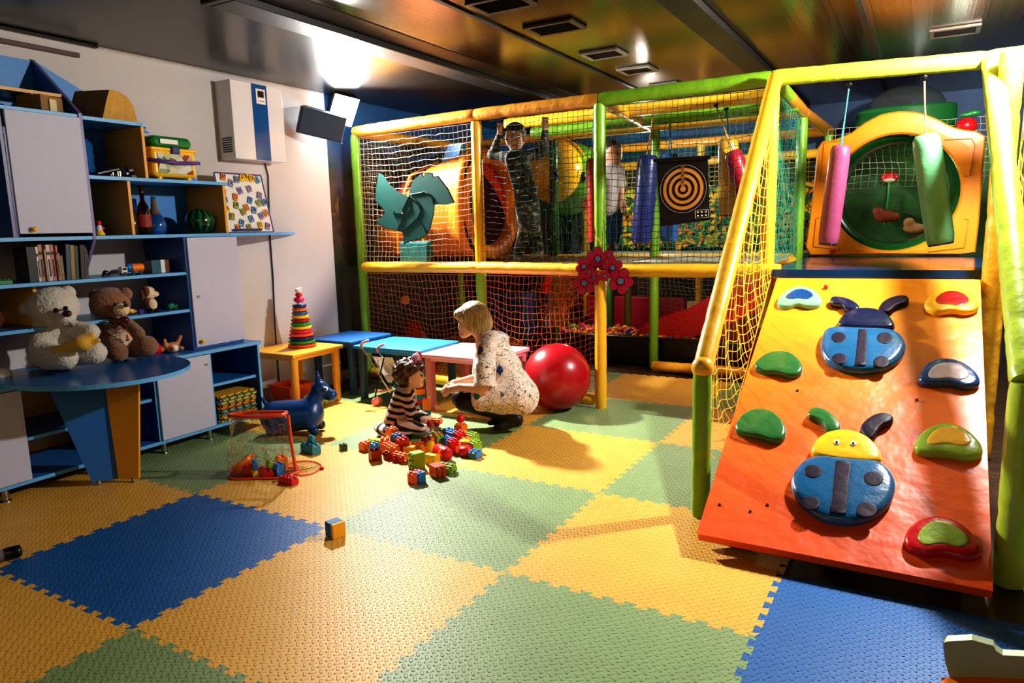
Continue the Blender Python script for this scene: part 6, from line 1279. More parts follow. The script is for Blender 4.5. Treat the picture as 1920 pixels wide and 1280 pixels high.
MB().bb(-.25, 1.98, 4.46, 4.54, .001, .29).build('front_wall', BKV, pit, bevel=.015); MB().bb(-.25, -.17, 4.55, 5.85, .001, .3).build('side_wall', BKV, pit, bevel=.015)
MB().bb(-.25, 1.02, 5.86, 5.94, .001, .56).build('back_wall', vinyl('crimson_vinyl', '#A01838'), pit, bevel=.02); MB().bb(1.04, 1.9, 5.86, 5.94, .001, .52).build('cream_pad', vinyl('cream_vinyl', '#C8B08A'), pit, bevel=.015)
MB().bb(-.16, 1.95, 4.56, 5.76, .001, .16).build('pit_floor', BKV, pit)
ac = thing('foam_arch', 'blue and red foam arch piece standing in the ball pit', 'foam arch', (.25, 5.5, .3)); pts = [V((.0+.5*math.cos(a), 5.6, .3+.75*math.sin(a))) for a in [PI*.05+k*PI*.4/10 for k in range(11)]]
MB().tube([UY(x, y, 5.6) for x, y in ((1022, 628), (1032, 600), (1036, 575), (1034, 552), (1028, 535))], .06, 12).build('blue_arc', BLP, ac); MB().tube([UY(x, y, 5.55) for x, y in ((1036, 516), (1028, 524), (1022, 548))], .07, 12).build('red_arc', RED, ac)
q = UY(1040, 600, 5.62); MB().bb(q.x-.06, q.x+.16, 5.55, 5.66, .3, .5).build('red_base', RED, ac, bevel=.02)
bc_m = [pl('pit_red', '#B82020'), pl('pit_yellow', '#D8A82A'), pl('pit_green', '#3A7A3A'), pl('pit_blue', '#3A5AA0'), pl('pit_orange', '#C86A20'), pl('pit_pink', '#C85A7A'), pl('pit_violet', '#4A3A7A')]; bn = ['red', 'yellow', 'green', 'blue', 'orange', 'pink', 'violet']
b0 = None; rg = random.Random(5); rb_ = .036; cnt = 0
for lay, z in ((0, .2), (1, .255)):
    y = 4.6
    while y < 5.72:
        x = -.12+(.036 if lay else 0)
        while x < 1.92:
            if rg.random() < (.93 if lay == 0 else .7) and cnt < 296 and not (lay == 0 and rg.random() < .72 and y > 4.7):
                p = V((x+rg.uniform(-.006, .006), y+rg.uniform(-.006, .006), z+rg.uniform(-.01, .012)))
                if b0 is None: b0 = MB().ball((0, 0, 0), rb_, 14).build('pit_ball', bc_m[0]); o = b0
                else: o = b0.copy(); COL.objects.link(o)
                k = rg.randrange(7); o.location = p; setmat(o, bc_m[k]); tag(o, f'{bn[k]} plastic ball in the ball pit under the play deck', 'pit ball', f'{bn[k]} balls of the ball pit'); cnt += 1
            x += .077
        y += .077
# red and orange shapes under the deck at left
for (px_, py_, nm, lb, m_, r_) in ((965/1, 0, '', '', None, 0),): pass
q = UY(760, 562, 3.15); tag(MB().ball(q, .045, 16).build('hanging_ball', ORG), 'orange ball caught in the net under the deck at left', 'ball')
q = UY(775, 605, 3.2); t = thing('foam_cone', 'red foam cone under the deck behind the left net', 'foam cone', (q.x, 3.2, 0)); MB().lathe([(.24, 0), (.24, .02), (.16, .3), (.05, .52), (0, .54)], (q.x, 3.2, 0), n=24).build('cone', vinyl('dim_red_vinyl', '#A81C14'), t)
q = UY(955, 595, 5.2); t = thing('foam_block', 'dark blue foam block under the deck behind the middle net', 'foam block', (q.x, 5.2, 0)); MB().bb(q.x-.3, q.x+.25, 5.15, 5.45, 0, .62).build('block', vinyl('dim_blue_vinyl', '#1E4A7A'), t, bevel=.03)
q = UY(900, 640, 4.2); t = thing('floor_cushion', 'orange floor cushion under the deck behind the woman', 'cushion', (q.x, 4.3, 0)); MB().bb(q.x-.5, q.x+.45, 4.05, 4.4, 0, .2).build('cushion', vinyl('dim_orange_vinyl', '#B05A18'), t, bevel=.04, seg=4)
# things at the far right
tag(padded('green_pole', (4.05, 1.9, .0), (3.92, 1.35, .62), .05, GRN), 'green padded pole leaning at the right edge behind the ramp', 'pole').parent = None
COVm = mat('translucent_film_bag', '#A8A8A0', rough=.35, var=.2, bs=30, bump=.6)
q = V((4.25, 2.2, 0)); blob = blob
cv = thing('plastic_sack', 'crumpled pale plastic sack at the right edge behind the ramp post', 'sack', q); blob_obj('sack_body', [Pe(q+V((0, 0, .22)), (.2, .16, .23)), Pe(q+V((.03, .0, .5)), (.14, .12, .18)), Pe(q+V((-.03, 0, .68)), (.08, .07, .08))], [COVm], cv, .02, .05, .004)
# ------------------------------------------------------------------ teddy bears on the half round table
TZ = .6615
def plush(n, c, **k): return mat(n, c, rough=.95, **{**dict(var=.22, bs=130, bump=.7, bd=.012, sheen=.35), **k})
WPL, BPL, BGE = plush('white_plush', '#CFC8BA'), plush('tan_plush', '#8A5E42'), plush('beige_plush', '#D8BC98', bump=.3); EYE = pl('button_eye', '#120A06', rough=.12); NOSE = mat('nose_brown', '#3A1C12', rough=.4)
def settle(root, z, also=()):                     # lift or lower a figure until its lowest point touches what carries it
    lo = min(v.co.z for ch in root.children if ch.type == 'MESH' for v in ch.data.vertices); dz = max(-.06, min(.06, z-lo))
    for o in (root, *also): o.location.z += dz
wr_ = UZ(118, 697, TZ); wb = thing('teddy_bear', 'big white teddy bear on the half-round table with a yellow toy in its lap', 'teddy bear', (wr_.x-.12, wr_.y, TZ))
ref = V((wr_.x-.06, wr_.y+.05, TZ)); u = 1/ppm(ref)
def b1(x, y, o=0): return AT(x, y, ref, o)
pr = [Pe(b1(101, 585, .02), (43*u, 43*u, 38*u)), Pe(b1(122, 605, -.08), (19*u, 19*u, 15*u)), Pe(b1(101, 652, .03), (36*u, 36*u, 40*u)), Pe(b1(101, 676, .02), (38*u, 38*u, 24*u)),
      Pc(b1(78, 628, -.02), b1(78, 664, -.09), 15*u, 17*u), Pc(b1(78, 664, -.09), b1(106, 672, -.14), 16*u, 14*u), Pc(b1(134, 624, .03), b1(172, 632, -.02), 15*u, 15*u),
      Pc(b1(96, 684, -.06), b1(124, 682, -.16), 19*u, 20*u), Pc(b1(132, 678, .0), b1(178, 671, -.05), 18*u, 21*u)]
ob = blob_obj('bear_body', pr, [WPL], wb, .0085, .03, .0022)
for x, y, o in ((53, 589, .02), (128, 559, .06)): blob_obj('ear', [Pe(b1(x, y, o), (14*u, 14*u, 14*u)), Sub(Pe(b1(x+3, y, o-.05), (9*u, 9*u, 9*u)))], [WPL], wb, .006, .01, .0015)
for x, y, o in ((106, 592, -.125), (124, 588, -.105)): MB().ball(b1(x, y, o), .014, 14).build('eye', EYE, wb)
MB().ball(b1(127, 598, -.15), (.03, .022, .02), 16).build('nose', NOSE, wb)
YPL = mat('yellow_velour', '#D8A838', rough=.8, var=.1, bs=40, bump=.2, sheen=.3)
ys_ = thing('soft_toy', 'yellow velour soft toy lying across the white bear\'s lap', 'soft toy', b1(140, 665, -.16))
blob_obj('toy_body', [Pe(b1(156, 654, -.19), (19*u, 17*u, 15*u)), Pe(b1(135, 660, -.19), (14*u, 12*u, 11*u)), Pc(b1(130, 660, -.19), b1(103, 668, -.2), 8*u, 6*u), Pc(b1(168, 646, -.19), b1(176, 640, -.19), 7*u, 4*u), Pc(b1(172, 655, -.19), b1(186, 648, -.19), 6*u, 4*u), Pc(b1(160, 642, -.19), b1(172, 637, -.19), 6*u, 4*u)], [YPL], ys_, .006, .015)
settle(wb, TZ+.001, (ys_,))
br_ = UZ(245, 676, TZ); bb_ = thing('teddy_bear', 'brown teddy bear with a dark red bow sitting right of the white bear', 'teddy bear', (br_.x-.1, br_.y, TZ))
ref2 = V((br_.x-.05, br_.y+.04, TZ)); u2 = 1/ppm(ref2)
def b2(x, y, o=0): return AT(x, y, ref2, o)
pr = [Pe(b2(207, 577, .02), (34*u2, 34*u2, 31*u2)), Pe(b2(229, 588, -.07), (13*u2, 13*u2, 12*u2), 1), Pe(b2(222, 640, .02), (30*u2, 30*u2, 34*u2)), Pe(b2(225, 660, .02), (32*u2, 30*u2, 18*u2)), Pe(b2(232, 650, -.045), (19*u2, 19*u2, 22*u2), 1),
      Pc(b2(195, 615, -.01), b2(200, 640, -.06), 12*u2, 12*u2), Pc(b2(200, 640, -.06), b2(213, 650, -.1), 11*u2, 10*u2), Pc(b2(240, 614, .02), b2(262, 632, -.03), 11*u2, 10*u2),
      Pc(b2(208, 664, -.05), b2(222, 668, -.13), 14*u2, 17*u2), Pc(b2(250, 662, -.01), b2(276, 656, -.05), 15*u2, 19*u2)]
blob_obj('bear_body', pr, [BPL, BGE], bb_, .007, .024, .0017)
for x, y, o in ((180, 562, .03), (236, 558, .05)): blob_obj('ear', [Pe(b2(x, y, o), (12*u2,)*3), Sub(Pe(b2(x+2, y+1, o-.05), (8*u2,)*3))], [BPL], bb_, .006, .01, .0012)
for x, y, o in ((216, 578, -.092), (234, 575, -.06)): MB().ball(b2(x, y, o), .01, 12).build('eye', EYE, bb_)
MB().ball(b2(237, 580, -.11), (.016, .014, .012), 14).build('nose', NOSE, bb_)
BOW = mat('dark_red_satin', '#4A1016', rough=.35, var=.2, bs=30)
blob_obj('bow', [Pe(b2(214, 609, -.1), (10*u2, 8*u2, 7*u2)), Pe(b2(234, 607, -.095), (10*u2, 8*u2, 7*u2)), Pe(b2(224, 609, -.11), 4.5*u2), Pc(b2(226, 612, -.11), b2(238, 624, -.12), 4*u2, 3*u2), Pc(b2(222, 612, -.11), b2(216, 622, -.12), 4*u2, 3*u2)], [BOW], bb_, .005, .006)
p = b2(240, 645, -.115); em = MB(); em.box(p, (.006, .02, .012)); e_ = em.build('boat_patch', NAVY, bb_, lab='small embroidered boat'); MB().box(p+V((0, 0, .02)), (.006, .012, .026)).build('sail', RED, e_)
MB().tube([b2(214, 634, -.115), b2(220, 630, -.125), b2(226, 632, -.128), b2(233, 627, -.125), b2(242, 630, -.12)], .0025, 5).build('stitch_line', NAVY, e_)

settle(bb_, TZ+.001)
# ------------------------------------------------------------------ people
def hair_mat(n, c1, c2, sc=90, rough=.4):
    m = bpy.data.materials.new(n); m.use_nodes = True; N, L, b = nodes(m); tc = N.new('ShaderNodeTexCoord'); mp = N.new('ShaderNodeMapping'); mp.inputs['Scale'].default_value = (sc, sc, sc*.08); L.new(tc.outputs['Object'], mp.inputs[0])
    nz = N.new('ShaderNodeTexNoise'); nz.inputs['Scale'].default_value = 1; nz.inputs['Detail'].default_value = 4; L.new(mp.outputs[0], nz.inputs['Vector']); r = ramp(N, [(.3, c1), (.7, c2)]); L.new(nz.outputs['Fac'], r.inputs[0]); L.new(r.outputs[0], b.inputs['Base Color']); b.inputs['Roughness'].default_value = rough
    bp = N.new('ShaderNodeBump'); bp.inputs['Strength'].default_value = .8; bp.inputs['Distance'].default_value = .012; L.new(nz.outputs['Fac'], bp.inputs['Height']); L.new(bp.outputs[0], b.inputs['Normal']); return m
def stripes(n, axis, sc, c1, c2, ph=0):
    m = bpy.data.materials.new(n); m.use_nodes = True; N, L, b = nodes(m); tc = N.new('ShaderNodeTexCoord'); d = N.new('ShaderNodeVectorMath'); d.operation = 'DOT_PRODUCT'; d.inputs[1].default_value = axis; L.new(tc.outputs['Object'], d.inputs[0])
    nz = N.new('ShaderNodeTexNoise'); nz.inputs['Scale'].default_value = 14; L.new(tc.outputs['Object'], nz.inputs['Vector']); a = N.new('ShaderNodeMath'); a.operation = 'MULTIPLY_ADD'; a.inputs[1].default_value = .016; L.new(nz.outputs['Fac'], a.inputs[0]); L.new(d.outputs['Value'], a.inputs[2])
    q = N.new('ShaderNodeMath'); q.operation = 'MULTIPLY_ADD'; q.inputs[1].default_value = sc; q.inputs[2].default_value = 100+ph; L.new(a.outputs[0], q.inputs[0]); f = N.new('ShaderNodeMath'); f.operation = 'FRACT'; L.new(q.outputs[0], f.inputs[0])
    r = ramp(N, [(0, c1), (.47, c1), (.5, c2), (.97, c2), (1, c1)]); L.new(f.outputs[0], r.inputs[0]); L.new(r.outputs[0], b.inputs['Base Color']); b.inputs['Roughness'].default_value = .85
    bp = N.new('ShaderNodeBump'); bp.inputs['Strength'].default_value = .3; bp.inputs['Distance'].default_value = .02; L.new(nz.outputs['Fac'], bp.inputs['Height']); L.new(bp.outputs[0], b.inputs['Normal']); return m
TIGHT = mat('black_tights', '#0B0908', rough=.55, var=.2, bs=200); LIP = mat('lips', '#B8685A', rough=.4); EYW = mat('eye_white', '#E8E2DA', rough=.25); IRIS = mat('dark_iris', '#1E120C', rough=.15); BROW = mat('eyebrow', '#5A3E28', rough=.8)

# --- crouching woman, seen from her left side, facing the toddler
W0 = UZ(945, 808); W0 = V((W0.x, W0.y+.1, 0)); uw = 1/ppm(V((W0.x, W0.y, .4)))
wref = V((W0.x, W0.y, .4))
def w_(x, y, o=0): return AT(x, y, wref, o)
wo = thing('woman', 'woman with a blonde bob crouching in a patterned dress and black tights, hands held out', 'person', (W0.x, W0.y, 0))
def hand(pr, wrist, palm, side, o, m=0, tips=()):
    pr.append(Pc(wrist, palm, .026, .03, m, .015))
    for i, (t1, t2, rr) in enumerate(tips): pr.append(Pc(palm, t1, rr*1.1, rr, m, .006)); pr.append(Pc(t1, t2, rr, rr*.82, m, .004))
nb = []
# head, neck, trunk
nb += [Pe(w_(886, 598, 0), (.078, .075, .1)), Pe(w_(876, 614, 0), (.062, .058, .07)), Pe(w_(863, 619.5, 0), (.015, .011, .014), k=.012), Pe(w_(868, 611, 0), (.018, .03, .012)), Pe(w_(870, 631, 0), (.03, .032, .024)), Pe(w_(865, 626.5, 0), (.011, .02, .008), 2, k=.006),
       Pe(w_(893, 612, -.072), (.014, .008, .024), k=.008), Pe(w_(893, 612, .072), (.014, .008, .024), k=.008), Pc(w_(893, 618, 0), w_(917, 645, 0), .05, .06), Pc(w_(918, 650, 0), w_(945, 700, 0), .1, .1), Pc(w_(945, 700, 0), w_(968, 745, 0), .1, .12),
       Pc(w_(915, 648, -.1), w_(915, 648, .12), .06, .06)]
# arms
nb += [Pc(w_(914, 652, -.15), w_(905, 732, -.19), .048, .04), Pc(w_(905, 732, -.19), w_(862, 729, -.12), .038, .026), Pc(w_(908, 648, .15), w_(900, 710, .17), .046, .038), Pc(w_(900, 710, .17), w_(852, 722, .05), .036, .026)]
hand(nb, w_(862, 729, -.12), w_(846, 733, -.1), 1, 0, 0, [(w_(838, 729, -.1), w_(831, 733, -.08), .0095), (w_(836, 733, -.1), w_(830, 739, -.08), .0098), (w_(837, 738, -.1), w_(831, 744, -.08), .0094), (w_(839, 742, -.1), w_(834, 747, -.08), .0085), (w_(850, 724, -.09), w_(842, 723, -.06), .0105)])
hand(nb, w_(852, 722, .05), w_(841, 729, .02), 1, 0, 0, [(w_(834, 728, .01), w_(829, 734, -.01), .0095), (w_(833, 732, .01), w_(829, 739, -.01), .0095), (w_(834, 736, .0), w_(831, 743, -.02), .009), (w_(836, 740, .0), w_(833, 746, -.02), .0082), (w_(843, 721, -.0), w_(837, 720, -.04), .0102)])
# legs in tights
for o, kx, ky, fx, fy in ((-.1, 868, 755, 928, 806), (.1, 862, 748, 918, 796)):
    nb += [Pc(w_(968, 750, o*.9), w_(kx, ky, o), .085, .06, 1), Pc(w_(kx+2, ky+4, o), w_(968, 786, o*.8), .058, .04, 1), Pe(w_(972, 790, o*.8), (.032,)*3, 1), Pc(w_(970, 794, o*.8), w_(fx+12, fy-4, o*.9), .034, .028, 1), Pc(w_(fx+12, fy-4, o*.9), w_(fx, fy, o*.9), .028, .018, 1)]
bo = blob_obj('body', nb, [SKIN, TIGHT, LIP], wo, .0068, .022)
# dress with line drawing print
DR = bpy.data.materials.new('line_drawing_dress'); DR.use_nodes = True; N, L, b = nodes(DR)
tc = N.new('ShaderNodeTexCoord'); nz = N.new('ShaderNodeTexNoise'); nz.inputs['Scale'].default_value = 9; nz.inputs['Detail'].default_value = 2; L.new(tc.outputs['Object'], nz.inputs['Vector']); mxv = N.new('ShaderNodeMix'); mxv.data_type = 'VECTOR'; mxv.inputs[0].default_value = .25; L.new(tc.outputs['Object'], mxv.inputs[4]); L.new(nz.outputs['Color'], mxv.inputs[5])
vo = N.new('ShaderNodeTexVoronoi'); vo.feature = 'DISTANCE_TO_EDGE'; vo.inputs['Scale'].default_value = 8.5; L.new(mxv.outputs[1], vo.inputs['Vector']); r1 = ramp(N, [(0, (0, 0, 0, 1)), (.009, (0, 0, 0, 1)), (.016, (1, 1, 1, 1))]); L.new(vo.outputs['Distance'], r1.inputs[0])
n2 = N.new('ShaderNodeTexNoise'); n2.inputs['Scale'].default_value = 19; n2.inputs['Detail'].default_value = 1.5; L.new(tc.outputs['Object'], n2.inputs['Vector']); r2 = ramp(N, [(0, (1, 1, 1, 1)), (.44, (1, 1, 1, 1)), (.449, (0, 0, 0, 1)), (.461, (0, 0, 0, 1)), (.47, (1, 1, 1, 1)), (.57, (1, 1, 1, 1)), (.579, (0, 0, 0, 1)), (.591, (0, 0, 0, 1)), (.6, (1, 1, 1, 1)), (1, (1, 1, 1, 1))]); L.new(n2.outputs['Fac'], r2.inputs[0])
mu = N.new('ShaderNodeMix'); mu.data_type = 'RGBA'; mu.blend_type = 'MULTIPLY'; mu.inputs[0].default_value = 1; L.new(r1.outputs[0], mu.inputs[6]); L.new(r2.outputs[0], mu.inputs[7])
n3 = N.new('ShaderNodeTexNoise'); n3.inputs['Scale'].default_value = 6.5; n3.inputs['Detail'].default_value = 1; L.new(tc.outputs['Object'], n3.inputs['Vector']); r3 = ramp(N, [(0, '#3A7A8A'), (.29, '#EED8CA'), (.67, '#EED8CA'), (.7, '#C89A3A'), (.76, '#1E3A7A')], 'CONSTANT'); L.new(n3.outputs['Fac'], r3.inputs[0])
m3 = N.new('ShaderNodeMix'); m3.data_type = 'RGBA'; m3.blend_type = 'MULTIPLY'; m3.inputs[0].default_value = .93; L.new(r3.outputs[0], m3.inputs[6]); L.new(mu.outputs[2], m3.inputs[7]); L.new(m3.outputs[2], b.inputs['Base Color']); b.inputs['Roughness'].default_value = .8; b.inputs['Sheen Weight'].default_value = .1
n4 = N.new('ShaderNodeTexNoise'); n4.inputs['Scale'].default_value = 7; L.new(tc.outputs['Object'], n4.inputs['Vector']); bp = N.new('ShaderNodeBump'); bp.inputs['Strength'].default_value = .35; bp.inputs['Distance'].default_value = .05; L.new(n4.outputs['Fac'], bp.inputs['Height']); L.new(bp.outputs[0], b.inputs['Normal'])
ds = [Pc(w_(924, 650, 0), w_(945, 695, 0), .105, .125), Pc(w_(945, 695, 0), w_(968, 744, 0), .125, .15), Pe(w_(972, 748, 0), (.14, .17, .14)), Pc(w_(918, 645, -.11), w_(918, 645, .12), .062, .062), Pe(w_(932, 640, 0), (.07, .12, .05)),
      Pc(w_(907, 655, .14), w_(903, 700, .17), .062, .07),
      Pc(w_(965, 744, -.09), w_(902, 752, -.1), .125, .09), Pc(w_(965, 744, .09), w_(900, 747, .1), .12, .085), Pc(w_(940, 755, -.08), w_(905, 757, -.05), .1, .075), Sub(Pe(w_(911, 762, -.26), (.085, .085, .045)))]
dr = blob_obj('dress', ds[:-1], [DR], wo, .009, .03)
blob_obj('sleeve', [Pc(w_(914, 650, -.13), w_(910, 690, -.185), .062, .07, 0), Pc(w_(910, 690, -.185), w_(909, 728, -.2), .07, .078, 0), Sub(Pc(w_(908, 741, -.2), w_(907, 765, -.2), .09, .09)), Sub(Pc(w_(910, 712, -.2), w_(908, 770, -.2), .05, .066))], [DR], dr, .008, .02)
MB().pillow([w_(937+6*math.cos(a)*(1+.15*math.sin(5*a)), 697+8*math.sin(a)*(1+.15*math.cos(4*a)), -.152) for a in [2*PI*k/20 for k in range(20)]], -FWD, .008).build('blue_flower_print', mat('print_blue', '#14246A', rough=.8, var=.5, bs=60), dr, lab='dark blue flower printed on the dress')
MB().tube([w_(916, 637, -.066), w_(920, 628, -.04), w_(925, 626, 0), w_(920, 626, .05)], .003, 5).build('necklace', mat('brown_cord', '#3A1A10', rough=.6), wo)
HB_ = hair_mat('blonde_hair', '#8A6A3A', '#DDBE84', 110)
hr_ = [Pe(w_(889, 596, 0), (.116, .108, .112)), Pe(w_(898, 609, 0), (.1, .102, .095)), Pc(w_(893, 612, -.068), w_(898, 624, -.06), .045, .03), Pc(w_(893, 612, .068), w_(898, 624, .06), .045, .03), Pe(w_(866, 592, 0), (.05, .075, .045)), Pc(w_(872, 600, -.06), w_(882, 622, -.066), .03, .018), Sub(Pe(w_(858, 621, 0), (.056, .064, .075))), ]
blob_obj('hair', hr_, [HB_], wo, .006, .018)
for o in (-.033, .033): MB().ball(w_(868.5, 612, o), .0095, 12).build('eye', EYW, wo); MB().ball(w_(866.6, 612.4, o), .0058, 10).build('iris', IRIS, wo)

settle(wo, .001)
# --- toddler with her back half to us, facing right
T0 = UZ(752, 822); T0 = V((T0.x, T0.y+.1, 0)); tref = V((T0.x, T0.y, .2)); ut = 1/ppm(tref)
def t_(x, y, o=0): return AT(x, y, tref, o)
to = thing('toddler', 'toddler with curly brown hair and pink pompoms sitting in a striped dress', 'person', (T0.x, T0.y, 0))
nb = [Pe(t_(771, 710, 0), (.079, .076, .082)), Pe(t_(779, 718, .03), (.058, .056, .056)), Pe(t_(795.5, 715.5, .02), (.011, .01, .009), k=.008), Pe(t_(787, 728, .02), (.026, .03, .018)), Pe(t_(793.2, 722, .012), (.008, .014, .0055), 2, k=.004), Pe(t_(783, 721, -.018), (.024, .018, .022)), Pe(t_(768, 720, -.072), (.014, .008, .02), k=.006),
      Pc(t_(762, 726, 0), t_(760, 742, 0), .036, .045), Pc(t_(757, 752, 0), t_(745, 798, 0), .075, .095), Pc(t_(762, 750, -.06), t_(772, 783, -.1), .036, .03), Pc(t_(772, 783, -.1), t_(797, 790, -.09), .028, .021), Pc(t_(766, 750, .07), t_(780, 780, .1), .034, .028), Pc(t_(780, 780, .1), t_(800, 790, .02), .027, .02),
      Pc(t_(750, 806, -.05), t_(800, 812, -.07), .052, .035, 1), Pc(t_(750, 804, .06), t_(800, 803, .09), .052, .035, 1), Pe(t_(806, 809, -.06), (.03, .022, .03), 1), Pe(t_(806, 800, .09), (.03, .022, .03), 1)]
hand(nb, t_(797, 790, -.09), t_(805, 791, -.08), 1, 0, 0, [(t_(811, 789, -.08), t_(815, 793, -.075), .0062), (t_(811, 791, -.085), t_(815, 796, -.08), .0062), (t_(810, 794, -.085), t_(813, 798, -.08), .006), (t_(808, 796, -.08), t_(811, 799, -.075), .0055), (t_(805, 786, -.06), t_(810, 785, -.05), .0065)])
nb = [p if not (p[0] == 'c' and p[3] in (.026,)) else ('c', p[1], p[2], .018, .02, p[5], p[6]) for p in nb]
blob_obj('body', nb, [SKIN, mat('white_tights', '#C8BCA8', rough=.8), LIP], to, .0052, .014)
C1, C2 = '#E0B8A6', '#120E14'
S1 = stripes('striped_jersey', (.1, -.1, 1), 24, C1, C2); S2 = stripes('striped_sleeve', (.8, -.45, -.25), 24, C1, C2); S3 = stripes('striped_skirt', (.45, -.3, .9), 22, C1, C2, .3)
ds = [Pc(t_(758, 748, 0), t_(748, 795, 0), .078, .1, 0), Pc(t_(761, 747, -.06), t_(765, 747, .065), .04, .04, 0), Pc(t_(762, 751, -.068), t_(772, 783, -.105), .044, .038, 0), Pc(t_(772, 783, -.105), t_(796, 789.5, -.09), .036, .03, 1), Pc(t_(766, 750, .07), t_(780, 780, .1), .042, .036, 0), Pc(t_(780, 780, .1), t_(798, 788, .03), .035, .028, 1),
      Pe(t_(746, 808, 0), (.17, .15, .05), 2), Pc(t_(745, 808, -.03), t_(713, 821, -.06), .05, .014, 2), Pc(t_(755, 806, -.08), t_(790, 809, -.11), .06, .03, 2), Pc(t_(760, 802, .08), t_(795, 800, .09), .06, .03, 2), Pc(t_(742, 815, -.08), t_(752, 828, -.14), .045, .012, 2)]
blob_obj('striped_dress', ds, [S1, S2, S3], to, .0065, .018)
HD_ = hair_mat('brown_curls', '#1E0E06', '#6A3A1E', 60)
rg = random.Random(3); hp2 = [Pe(t_(766, 703, .0), (.088, .086, .084)), Pe(t_(760, 714, 0), (.068, .08, .066))]
for k in range(90):
    a = rg.uniform(-1.5, 2.9); b_ = rg.uniform(-1.0, 1.3); hp2.append(Pe(t_(767-27*math.cos(a)*math.cos(b_), 705-25*math.sin(a)*math.cos(b_), -.09*math.sin(b_)), rg.uniform(.015, .024)))
hp2.append(Sub(Pe(t_(797, 730, .04), (.047, .088, .047)))); hp2.append(Sub(Pe(t_(771, 722, -.085), (.02, .02, .024)))); hp2.append(Pc(t_(775, 690, 0), t_(779, 678, 0), .016, .022))
blob_obj('hair', hp2, [HD_], to, .005, .005)
PP = plush('pink_pompom', '#E05A84', bs=220); blob_obj('hair_pompom', [Pe(t_(777, 689, -.03), .027)], [PP], to, .004, .01, .0015); blob_obj('hair_pompom', [Pe(t_(780, 677, -.01), .03)], [plush('pale_pompom', '#F4B8C8', bs=220)], to, .004, .01, .0015)
for o in (-.026,): MB().ball(t_(790.3, 710.5, o), .0085, 10).build('eye', IRIS, to)
settle(to, .001)
hq = t_(815, 797, -.07)+V((0, 0, to.location.z)); wheels(RED, ORG, hq-V((0, 0, .025)), .3, 'orange wheeled brick with red wheels held in the toddler\'s hand')

# --- boy in camouflage clothes standing behind the net, holding on to it overhead
Y_b = 2.9; Bz = 1.117
def y_(x, y, o=0): return UY(x, y, Y_b+o)
boy = thing('boy', 'boy in camouflage clothes standing on the deck, arms raised to the top net', 'person', (.7, Y_b, Bz))
ub = 1/ppm(V((.7, Y_b, 1.7)))
nb = [Pe(y_(966, 258), (.082, .09, .1)), Pe(y_(966, 268, -.03), (.062, .055, .06)), Pe(y_(966.5, 264, -.095), (.012, .016, .013), k=.012), Pe(y_(965, 273, -.082), (.024, .01, .007), 1, k=.005), Pe(y_(949, 261, .0), (.008, .014, .022), k=.008), Pe(y_(983, 261, .0), (.008, .014, .022), k=.008),
      Pc(y_(967, 275), y_(969, 292), .04, .05), Pc(y_(970, 302), y_(988, 372), .08, .085), Pc(y_(946, 292), y_(923, 290), .032, .028), Pc(y_(923, 290), y_(938, 248, -.04), .026, .02), Pc(y_(996, 292), y_(1020, 284), .032, .028), Pc(y_(1020, 284), y_(1022, 240, -.04), .026, .02),
      Pc(y_(980, 380), y_(985, 425), .05, .042), Pc(y_(985, 425), y_(970, 478, -.04), .04, .028), Pc(y_(998, 380), y_(1000, 425), .05, .042), Pc(y_(1000, 425), y_(1012, 470), .04, .028), Pc(y_(970, 482, -.05), y_(966, 492, -.13), .028, .022, 2), Pc(y_(1012, 474), y_(1000, 478, -.08), .026, .02, 2)]
for hx, hy, s in ((938, 244, -1), (1022, 234, 1)):
    hand(nb, y_(hx, hy+4, -.04), y_(hx, hy-4, -.045), 1, 0, 0, [(y_(hx-5+3.4*i, hy-13, -.06), y_(hx-4+3*i, hy-11, -.1), .0085) for i in range(4)]+[(y_(hx-s*5, hy-5, -.07), y_(hx-s*2, hy-8, -.095), .009)])
BSK = mat('shaded_skin', '#D8A888', rough=.5, var=.05, sss=.05)
blob_obj('body', nb, [BSK, LIP, mat('grey_socks', '#9AA0A0', rough=.9, var=.5, bs=30)], boy, .007, .018)
CAMO = bpy.data.materials.new('camouflage_cloth'); CAMO.use_nodes = True; N, L, b = nodes(CAMO); tc = N.new('ShaderNodeTexCoord'); mp = N.new('ShaderNodeMapping'); mp.inputs['Scale'].default_value = (1, 1, 1.8); L.new(tc.outputs['Object'], mp.inputs[0]); nz = N.new('ShaderNodeTexNoise'); nz.inputs['Scale'].default_value = 17; nz.inputs['Detail'].default_value = 3; L.new(mp.outputs[0], nz.inputs['Vector'])
r = ramp(N, [(0, '#1A1C18'), (.42, '#3E4438'), (.5, '#23261F'), (.56, '#6E6A58'), (.64, '#8A8676')], 'CONSTANT'); L.new(nz.outputs['Fac'], r.inputs[0]); L.new(r.outputs[0], b.inputs['Base Color']); b.inputs['Roughness'].default_value = .85
ds = [Pc(y_(970, 300), y_(986, 360), .098, .095), Pc(y_(986, 360), y_(989, 385), .097, .098), Pc(y_(950, 294), y_(990, 294), .052, .052), Pc(y_(946, 292), y_(923, 290), .046, .04), Pc(y_(923, 290), y_(936, 254, -.035), .037, .028), Pc(y_(996, 292), y_(1020, 284), .046, .04), Pc(y_(1020, 284), y_(1022, 247, -.035), .037, .028),
      Pc(y_(980, 384), y_(985, 425), .066, .055), Pc(y_(985, 425), y_(972, 474, -.035), .053, .042), Pc(y_(998, 384), y_(1000, 425), .066, .055), Pc(y_(1000, 425), y_(1011, 466), .053, .042)]
blob_obj('camouflage_suit', ds, [CAMO], boy, .008, .018)
